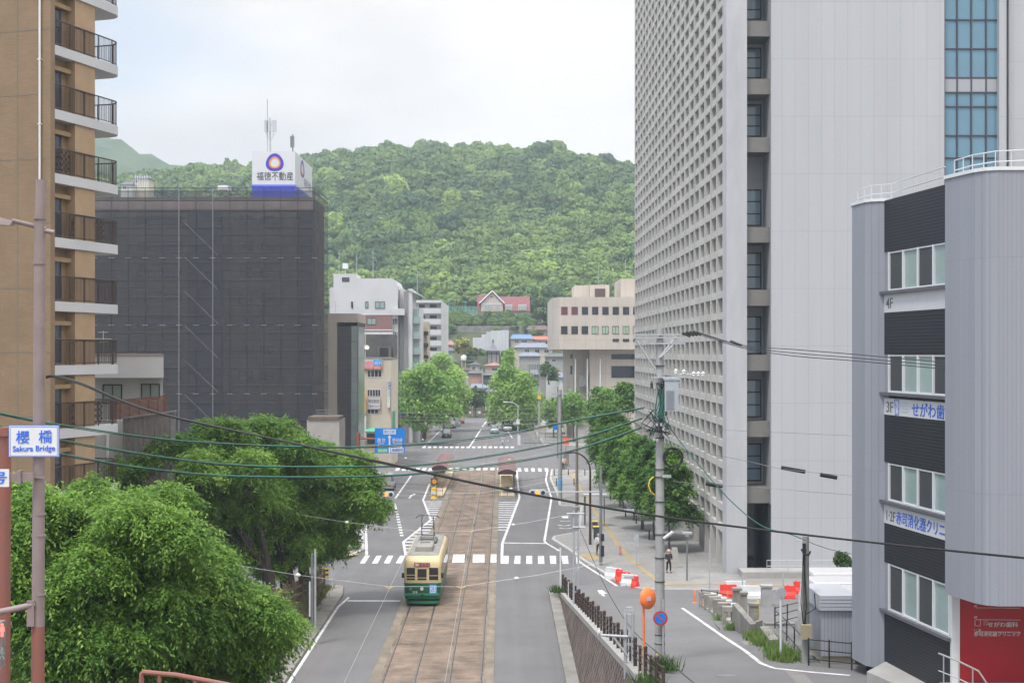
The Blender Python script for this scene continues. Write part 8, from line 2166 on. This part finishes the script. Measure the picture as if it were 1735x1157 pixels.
# black rails
def rail(lb, pts, hs, Yo=None):
    m = MB(); q = [ramp_pt(*p) for p in pts]
    for h in hs: m.tube([p + UP * h for p in q], 0.022, 6)
    for p in q: m.tube([p - UP * .1, p + UP * (max(hs) + 0.06)], 0.03, 6)
    solo(m, 'guard_rail', M_['black'], lb, 'railing', 'black guard rails', base=tuple(q[0]))
rail('black guard rail climbing right beside the white sign post', [(1313, 1064), (1334, 1058), (1362, 1050)], (0.25, 0.6, 0.95))
rail('black guard rail posts leading down to the utility pole', [(1313, 1064), (1333, 1085), (1346, 1100), (1364, 1122)], (0.25, 0.85))
rail('black guard rail in front of the grey shed', [(1370, 1127), (1405, 1131), (1443, 1135), (1470, 1137)], (0.25, 0.6, 0.95))
rail('black guard rail along the top of the stone parapet', [(1189, 1028), (1215, 1033), (1243, 1040)], (0.55, 0.95))
# shed, trucks
p = ramp_pt(1391, 1124); Ysd = p.y
shd = root('storage_shed', 'grey ribbed steel storage shed with pale roof fascia beside the clinic', 'shed', tuple(p))
xa_, xb_ = xpx(1391, Ysd), xpx(1450, Ysd)
MB().box(xa_, xb_, Ysd, Ysd + 2.6, p.z + 0.28, zpx(1033, Ysd)).build('wall', brick_mat('shed_panel', (0.33, 0.345, 0.38), (0.325, 0.34, 0.375), (0.24, 0.25, 0.28), 0.13, 9, 0.014, 'XZ', 0.5, offset=0, dirt=0.05, bump=0.5), shd)
m = MB(); m.box(xa_ - .06, xb_, Ysd - .12, Ysd + 2.7, zpx(1033, Ysd) + .002, zpx(1008, Ysd)); 
for y in (1014, 1020, 1026): m.box(xa_ - .07, xb_, Ysd - .135, Ysd - .12, zpx(y, Ysd), zpx(y - 1, Ysd))
m.build('fascia', mat('shed_fascia', (0.42, 0.43, 0.46), 0.5), shd)
m = MB(); m.box(xa_ + .05, xb_, Ysd + .1, Ysd + 2.5, p.z, p.z + .28); m.build('base', mat('shed_base', (0.4, 0.36, 0.27), 0.7), shd)
for k, Yt in enumerate((57, 61.5, 66)):
    zt_ = ramp(Yt); xa2 = xpx(1381 - k * 1.5, Yt); tk = root('box_truck', ['white box truck parked right behind the grey shed', 'white box truck in the middle of three behind the shed', 'white box truck farthest back of three behind the shed'][k], 'truck', (xa2, Yt, zt_), 'white trucks behind the shed')
    ztop = zpx((1003, 987, 971)[k], Yt)
    b_ = MB().box(xa2, xa2 + 4.2, Yt, Yt + 2.0, zt_ + 0.75, ztop).build('box', c_wh, tk, bevel=0.12)
    MB().box(xa2 - .02, xa2 + 4.2, Yt - .02, Yt + 2.0, zt_ + 0.62, zt_ + 0.74).build('chassis', M_['steel'], tk)
    c_ = loft(MB(), [[(xa2 - 0.3 , Yt + .1, zt_ + .35), (xa2 - .01, Yt + .1, zt_ + .35), (xa2 - .01, Yt + 1.9, zt_ + .35), (xa2 - .3, Yt + 1.9, zt_ + .35)], [(xa2 - 0.3, Yt + .1, zt_ + 1.3), (xa2 - .01, Yt + .1, zt_ + 1.3), (xa2 - .01, Yt + 1.9, zt_ + 1.3), (xa2 - .3, Yt + 1.9, zt_ + 1.3)], [(xa2 - 0.12, Yt + .15, zt_ + 1.9), (xa2 - .01, Yt + .15, zt_ + 1.9), (xa2 - .01, Yt + 1.85, zt_ + 1.9), (xa2 - .12, Yt + 1.85, zt_ + 1.9)]]).build('cab', c_wh, tk)
    for dx in (0.15, 3.2): MB().disc((xa2 + dx, Yt + .15, zt_ + .33), (0, 1, 0), 0.33, 0.25, 16).build('wheel', M_['rubber'], tk)
shrub('shrub', 'dark leafy bush above the white trucks at the clinic edge', (xpx(1428, 76), 76, zpx(970, 76)), 0.55, 0.5, 0.95, 700, 0.09, leaf_dark, 77)
# monument, lamp, cabinets, post box
p = G(1144, 960, 0.13); m = MB(); m.hexa([(p.x - .42, p.y, .1), (p.x + .42, p.y, .1), (p.x + .42, p.y + .5, .1), (p.x - .42, p.y + .5, .1), (p.x - .2, p.y + .08, 1.5), (p.x + .16, p.y + .08, 1.5), (p.x + .16, p.y + .4, 1.5), (p.x - .2, p.y + .4, 1.5)]); m.box(p.x - .5, p.x + .5, p.y - .08, p.y + .6, 0.1, 0.22)
solo(m, 'stone_monument', mat('granite', (0.4, 0.39, 0.36), 0.85, c2=(0.3, 0.29, 0.27), scale=3, detail=7, bump=0.3), 'tapering pale granite monument beside the walking person', 'monument', base=(p.x, p.y, .1))
p = G(1164, 983, 0.13); gl_ = root('street_lamp', 'low grey garden lamp with flat square top at the tower corner', 'street lamp', tuple(p), 'street lamps')
MB().tube([tuple(p), (p.x, p.y, zpx(906, p.y))], 0.065, 10).build('pole', M_['steel'], gl_, smooth=True); MB().box(p.x - .32, p.x + .32, p.y - .25, p.y + .25, zpx(904, p.y), zpx(901, p.y)).build('lamp_top', M_['galv'], gl_); MB().lathe((p.x, p.y, zpx(908.5, p.y)), [(0.12, 0), (0.12, 0.2)], 10).build('lamp_glass', M_['white'], gl_)
def cabinet(name, label, cat, px0, px1, y0, y1, m_, depth=0.5, top=None, z=0.13):
    Y = (CH - z) * F / (y1 - HY); a, b = xpx(px0, Y), xpx(px1, Y); ro = root(name, label, cat, ((a + b) / 2, Y, z))
    MB().box(a, b, Y, Y + depth, z, zpx(y0, Y)).build('body', m_, ro, bevel=0.03); MB().box(a - .04, b + .04, Y - .04, Y + depth + .04, zpx(y0, Y), zpx(y0, Y) + .07).build('top', top or m_, ro)
    MB().box(a + .06, b - .06, Y - .012, Y, z + .15, zpx(y0, Y) - .15).build('door', m_, ro)
    return ro
dkc = mat('cabinet_dark', (0.06, 0.065, 0.07), 0.5, var=0.1); grc = mat('cabinet_grey', (0.2, 0.21, 0.22), 0.5, var=0.1)
cabinet('ticket_cabinet', 'dark cabinet with an amber top beside the arched lamp', 'cabinet', 1004, 1013, 884, 896, dkc, 0.5, M_['yellow'])
cabinet('ticket_cabinet', 'taller dark cabinet with an amber top, nearest the arched lamp foot', 'cabinet', 1006, 1016, 893, 913, dkc, 0.5, M_['yellow'])
cabinet('kiosk_cabinet', 'slate grey kiosk cabinet between the street trees', 'cabinet', 1063, 1072, 843, 868, grc, 0.6)
cabinet('signal_cabinet', 'grey signal cabinet behind the two waiting people', 'cabinet', 955, 964, 768, 788, grc, 0.6)
pbx = cabinet('post_box', 'bright red post box in front of the street trees', 'post box', 1041, 1048.5, 821, 838, M_['red'], 0.5)
cabinet('notice_stand', 'thin dark information pillar on the pavement by the lay-by', 'sign', 989.5, 992, 841, 888, dkc, 0.15)
Y = 127; bs = root('bus_shelter', 'thin flat roofed bus shelter at the lay-by', 'shelter', (xpx(1008, Y), Y, .13)); a, b = xpx(989, Y), xpx(1029, Y)
MB().box(a, b, Y, Y + 1.4, zpx(840.5, Y), zpx(838, Y)).build('roof', M_['galv'], bs)
for x in (a + .2, b - .2): MB().tube([(x, Y + 1.1, .13), (x, Y + 1.1, zpx(840.5, Y))], 0.05, 8).build('post', M_['steel'], bs)
rsn = root('sign_board', 'red and orange sign board on the far corner by the poles', 'sign', tuple(G(959, 790, .13)))
Yr = rsn.location.y; a, b = P(954, 753, Yr), P(964, 741, Yr); MB().box(a.x, b.x, Yr, Yr + .08, a.z, b.z).build('panel', mat('sign_coral', (0.75, 0.13, 0.07), 0.5), rsn); MB().tube([(rsn.location.x, Yr + .1, .13), (rsn.location.x, Yr + .1, b.z)], 0.05, 6).build('post', M_['steel'], rsn)
MB().box(a.x + .1, b.x - .1, Yr - .015, Yr, (a.z + b.z) / 2 - .05, (a.z + b.z) / 2 + .08).build('white_strip', M_['white'], rsn)
bol = [(939, 805), (943, 822), (963, 805), (972.6, 822), (991, 805), (1009, 795), (1011, 805), (1023.6, 822), (1016, 835), (1034, 846), (1060, 875), (1052, 858), (1037, 833), (1087, 897), (1100, 914), (1078, 887)]
for i, (px, py) in enumerate(bol):
    p = G(px, py, .13)
    if i == 0: b0 = solo(MB().lathe((0, 0, 0), [(0.06, 0), (0.055, 0.75), (0.06, 0.78), (0.03, 0.82)], 10), 'bollard', M_['black'], 'slim black bollard on the right pavement, one of many alike', 'bollard', 'bollards on the right pavement', True, base=(0, 0, 0)); b0.location = p
    else: dup(b0, tuple(p))
p1 = G(1052, 940, .13); sgp = root('works_sign', 'thin post with red and white works plates beside the tactile strip', 'sign', tuple(p1)); a, b = P(1048.5, 945, p1.y), P(1053, 925, p1.y)
MB().box(a.x, b.x, p1.y - .05, p1.y, a.z, b.z).build('plate', mat('plate_pale_red', (0.45, 0.22, 0.22), 0.6, var=0.4, scale=9), sgp); MB().tube([(p1.x, p1.y, -.0), (p1.x, p1.y, b.z)], 0.03, 6).build('post', M_['galv'], sgp)
p1 = G(1078, 957, .13); sgp = root('works_sign', 'thin post with two pale plates in the middle of the plaza', 'sign', tuple(p1)); a, b = P(1074, 927, p1.y), P(1082, 905, p1.y)
MB().box(a.x, b.x, p1.y - .05, p1.y, a.z, b.z).build('plate', M_['galv'], sgp); MB().tube([(p1.x, p1.y, .1), (p1.x, p1.y, b.z)], 0.03, 6).build('post', M_['galv'], sgp)
# far poles
far_poles = [('utility pole with a transformer and a yellow box at the park edge', 913.5, 748, 612, 0.2), ('slender utility pole leaning slightly at the road end', 820, 702, 624, 0.2), ('utility pole in front of the cream shop building', 646, 770, 668, 0.2), ('grey pole pair left member near the blue banded pole', 945, 776, 655, 0.13),
             ('thin lamp pole among the park trees', 1012, 742, 655, 0.1), ('grey utility pole behind the park trees with a small box', 1024, 740, 660, 0.16), ('thin pole before the hall at the left', 968, 735, 664, 0.12)]
for lb, px, yb, yt, r in far_poles:
    b = G(px, yb, .1); Y = b.y; ro = root('utility_pole', lb, 'utility pole', tuple(b), 'far utility poles'); dx = 0.5 if 'lean' in lb else 0
    MB().tube([tuple(b), (b.x - dx, Y, zpx(yt, Y))], [r, r * .7], 8).build('pole', M_['pole'] if r > .15 else M_['steel'], ro, smooth=True)
    if 'transformer' in lb:
        m = MB(); m.box(b.x - 1.6, b.x - .3, Y - .3, Y + .3, zpx(632, Y), zpx(626, Y)); m.box(b.x - 2, b.x + 1, Y - .1, Y, zpx(616, Y), zpx(615, Y)); m.build('transformer', M_['galv'], ro); MB().box(b.x - .3, b.x + .3, Y - .35, Y - .2, zpx(676, Y), zpx(670, Y)).build('yellow_box', M_['yellow'], ro)
        m = MB()
        for k in range(7): m.tube([(b.x - 1.8 + k * .3, Y - .2, zpx(617, Y)), (b.x - 1.6 + k * .25, Y - .3, zpx(640 + k * 2, Y)), (b.x, Y - .2, zpx(652, Y))], 0.035, 4)
        m.build('cable', M_['cable'], ro)
    if 'shop' in lb: MB().tube([(b.x, Y, zpx(669, Y)), (b.x + .7, Y, zpx(664, Y)), (b.x + 1.2, Y, zpx(664, Y))], 0.05, 6).build('lamp_arm', M_['steel'], ro)
ptf = root('stone_planter', 'round pale stone planter bench in the park', 'planter', tuple(G(935, 735, .13))); m = MB(); p = ptf.location; m.lathe((p.x, p.y, .13), [(2.6, 0), (2.6, .45), (2.2, .46), (2.2, .3), (0.05, .3)], 20); m.build('wall', M_['concrete'], ptf)
# low park wall and steps towards the hall
ws = MB()
for k in range(8): ws.box(xpx(978, 250), xpx(1010, 250), 246 + k * .5, 256, .12 + k * .35, .12 + (k + 1) * .35)
solo(ws, 'steps', M_['concrete'], 'broad grey steps rising to the beige hall', 'steps')
wl_ = MB().box(xpx(885, 245), xpx(940, 245), 245, 245.1, .13, 0.3)
for k in range(10): wl_.tube([(xpx(890 + k * 8, 239), 239.5, .13), (xpx(890 + k * 8, 239), 239.5, .95)], 0.04, 6)
wl_.tube([(xpx(888, 239), 239.5, .9), (xpx(968, 239), 239.5, .9)], 0.03, 6)
solo(wl_, 'guard_rail', M_['steel'], 'thin grey guard rail along the far park kerb', 'railing')
sb_ = root('shelter_sign', 'pale sign board on two legs in front of the park trees', 'sign', tuple(G(912, 745, .13))); Yq = sb_.location.y; a, b = P(906, 731, Yq), P(926, 722, Yq); MB().box(a.x, b.x, Yq, Yq + .1, a.z, b.z).build('panel', mat('sign_pinkish', (0.45, 0.38, 0.36), 0.6), sb_)
for px in (908, 924): MB().tube([(xpx(px, Yq), Yq + .12, .13), (xpx(px, Yq), Yq + .12, a.z + .2)], 0.05, 6).build('leg', M_['steel'], sb_)
kb = cabinet('white_kiosk', 'white notice kiosk under the left avenue tree', 'sign', 720, 727, 721, 731, M_['white'], 0.3); 
cabinet('dark_stall', 'dark planter stall under the left avenue tree', 'stall', 713, 722, 727, 746, dkc, 0.8)

# ------------------------------------------------------------------ overhead cables
def cable(label, pts, r, m_, group=None, sag=0.0, cat='cable', name='overhead_cable'):
    """through points given as (px, py, distance)"""
    q = [P(*p) for p in pts]
    # smooth with Catmull-Rom
    out_ = []
    for i in range(len(q) - 1):
        p0, p1, p2, p3 = q[max(i - 1, 0)], q[i], q[i + 1], q[min(i + 2, len(q) - 1)]
        for k in range(8):
            t = k / 8; out_.append(0.5 * ((2 * p1) + (p2 - p0) * t + (2 * p0 - 5 * p1 + 4 * p2 - p3) * t * t + (3 * p1 - p0 - 3 * p2 + p3) * t ** 3))
    out_.append(q[-1])
    m = MB().tube(out_, r, 6); return solo(m, name, m_, label, cat, group, True, base=tuple(q[0]))
bk2 = [(78, 638, 26.7), (95, 637, 26.6), (140, 650, 26.5), (260, 697, 26.4), (480, 747, 26.4), (645, 782, 26.5), (845, 826, 27), (1117, 874, 28), (1440, 914, 30), (1735, 944, 32), (1900, 958, 33), (2500, 1000, 36), (3200, 1030, 40)]
cable('thick black cable crossing the whole view from the mauve pole, upper of two', bk2, 0.018, M_['cable'], 'black street cables')
cable('second black cable twisted just below the thick one from the mauve pole', [(a, b + (1.6 + 1.2 * math.sin(a / 90)), c + 0.05) for a, b, c in bk2], 0.012, M_['cable'], 'black street cables')
g1 = [(-30, 694, 34), (0, 700, 36), (120, 722, 40), (330, 748, 46), (600, 757, 50), (816, 741, 52), (960, 714, 52.5), (1092, 690, 52.8)]
g2_ = [(-30, 716, 34), (0, 722, 36), (140, 752, 40), (380, 786, 46), (600, 790, 49), (750, 783, 51), (960, 747, 52), (1088, 708, 52.8)]
g3 = [(-30, 742, 34), (100, 768, 38), (240, 792, 42), (400, 806, 46), (640, 806, 49), (800, 791, 51), (960, 765, 52), (1086, 724, 52.8)]
for i, (gl, nm) in enumerate(((g1, 'upper'), (g2_, 'middle'), (g3, 'lower'))):
    cable('%s green insulated cable sagging from the left edge to the big utility pole' % nm, gl, 0.026, M_['green_cable'], 'green street cables')
    cable('thin dark wire lashed under the %s green cable' % nm, [(a, b + 2.2 + math.sin(a / 60.0) * 0.8, c) for a, b, c in gl], 0.012, M_['cable'], 'dark wires under the green cables')
for i, (a, b, c) in enumerate(((562, 600, 606), (564, 606, 612), (567, 611, 617))):
    cable(['top', 'middle', 'bottom'][i] + ' black power wire from the big pole top to the right', [(1180 + i * 3, a, 52.6), (1260, 585 + i * 2.5, 50), (1345, b - 8, 46), (1445, b, 43), (1600, b + 14, 36)], 0.014, M_['cable'], 'power wires to the right')
m = MB(); m.tube([P(1238, 578, 50.5), P(1256, 585, 50.2)], 0.05, 6); solo(m, 'cable_spacer', M_['cable'], 'black spacer clamp on the power wires before the tower pillar', 'cable clamp')
cable('green service cable dropping from the big pole to the greenish pole', [(1130, 716, 52.7), (1150, 745, 52.7), (1195, 800, 52), (1240, 850, 51.5), (1290, 890, 51), (1340, 905, 50.5), (1364, 915, 50)], 0.02, M_['green_cable'])
cable('thin grey wire from the big pole to the clinic wall, carrying dark sleeves', [(1125, 752, 52.8), (1200, 768, 52), (1270, 782, 50.5), (1330, 795, 49.5), (1443, 806, 48)], 0.009, M_['wire'], 'thin wires to the right')
cable('higher thin grey wire across the tower face', [(1130, 725, 52.8), (1220, 728, 52), (1330, 733, 50), (1443, 738, 48)], 0.007, M_['wire'], 'thin wires to the right')
cable('lower wavy thin wire across the tower face', [(1140, 815, 52.8), (1210, 822, 52), (1270, 824, 51), (1360, 832, 50), (1443, 838, 48)], 0.007, M_['wire'], 'thin wires to the right')
for lb, (a, b), Y in (('dark cable sleeve nearest the clinic', ((1390, 804), (1418, 809)), 48.5), ('dark cable sleeve left of the one nearest the clinic', ((1324, 792), (1364, 799)), 49.6), ('dark cable sleeve before the tower lattice', ((1196, 819), (1224, 824)), 52)):
    m = MB().tube([P(a[0], a[1], Y), P(b[0], b[1], Y)], 0.07, 8); solo(m, 'cable_sleeve', M_['cable'], lb, 'cable sleeve', 'dark cable sleeves', True)
cable('thin wire from the greenish pole to the clinic', [(1368, 917, 50), (1405, 930, 49), (1443, 938, 48.5)], 0.01, M_['cable'])
cable('guy wire running down from the big pole past the mirror', [(978, 885, 79), (1010, 960, 66), (1040, 1020, 58), (1075, 1070, 52), (1120, 1110, 48), (1180, 1160, 44)], 0.016, M_['cable'])
# trolley wires and spans
tw_h = 5.35
for lb, x in (('contact wire above the left tram track', -4.99), ('contact wire above the right tram track', -1.83)):
    m = MB().tube([(x, 25, tw_h), (x, 78, tw_h), (x + 0.12, 110, tw_h), (x - 0.1, 145, tw_h), (x, 183, tw_h)], 0.0065, 5); solo(m, 'contact_wire', M_['galv'], lb, 'wire', 'tram contact wires')
for i, Y in enumerate((62.5, 82, 104, 132, 160)):
    m = MB(); q = [(-13.0, Y, 6.6), (-9.0, Y, 5.95), (-4.99, Y, 5.45), (-1.83, Y, 5.45), (1.5, Y, 5.95), (4.4, Y, 6.5)]
    m.tube(q, 0.0065, 5); ro = root('span_wire', 'thin span wire crossing over the tram tracks, %s from the camera' % ['nearest', 'second', 'third', 'fourth', 'farthest'][i], 'wire', q[0], 'tram span wires'); m.build('wire', M_['galv'], ro)
    for px_ in (-9.0, 0.6):
        z = 5.95 if px_ < -5 else 5.8; MB().sphere((px_, Y, z), 0.085, 8, 6, (1.4, 1, 1)).build('insulator', MATS['porcelain'], ro, smooth=True)
    for x in (-4.99, -1.83): k_ = MB(); k_.tube([(x - .2, Y, 5.46), (x, Y, 5.37), (x + .2, Y, 5.46)], 0.015, 4); k_.build('hanger', M_['yellow'], ro)
# wires over the far crossing
for i, (ya, yb, Y) in enumerate(((696, 700, 236), (702, 707, 232), (708, 711, 228), (714, 718, 225), (700, 690, 240), (722, 716, 220))):
    cable('fine wire spanning the far crossing, number counted down from the top is %s' % ['one', 'three', 'four', 'five', 'two', 'six'][i], [(600, ya, Y), (750, (ya + yb) / 2 + 3, Y), (950, yb, Y)], 0.022, M_['wire'], 'fine wires over the far crossing')
for i, (ya, yb) in enumerate(((838, 825), (822, 806))):
    cable(['lower', 'upper'][i] + ' fine dark wire reaching across the tram stop to the right poles', [(600, ya - 6, 118), (760, ya, 122), (860, ya - 5, 126), (985, yb - 8, 130)], 0.012, M_['cable'], 'fine wires over the tram stop')

# ------------------------------------------------------------------ spring haze in the air between here and the hill
hm = bpy.data.materials.new('haze_air'); hm.use_nodes = True
th = hm.node_tree; th.nodes.clear()
ho = th.nodes.new('ShaderNodeOutputMaterial'); hv = th.nodes.new('ShaderNodeVolumePrincipled')
hv.inputs['Color'].default_value = (0.74, 0.87, 1.0, 1); hv.inputs['Density'].default_value = 0.00036; hv.inputs['Anisotropy'].default_value = 0.2
th.links.new(hv.outputs['Volume'], ho.inputs['Volume'])
hz = MB().box(-1300, 1300, -90, 1900, -1.6, 235).build('haze', hm); kind(hz, 'stuff')
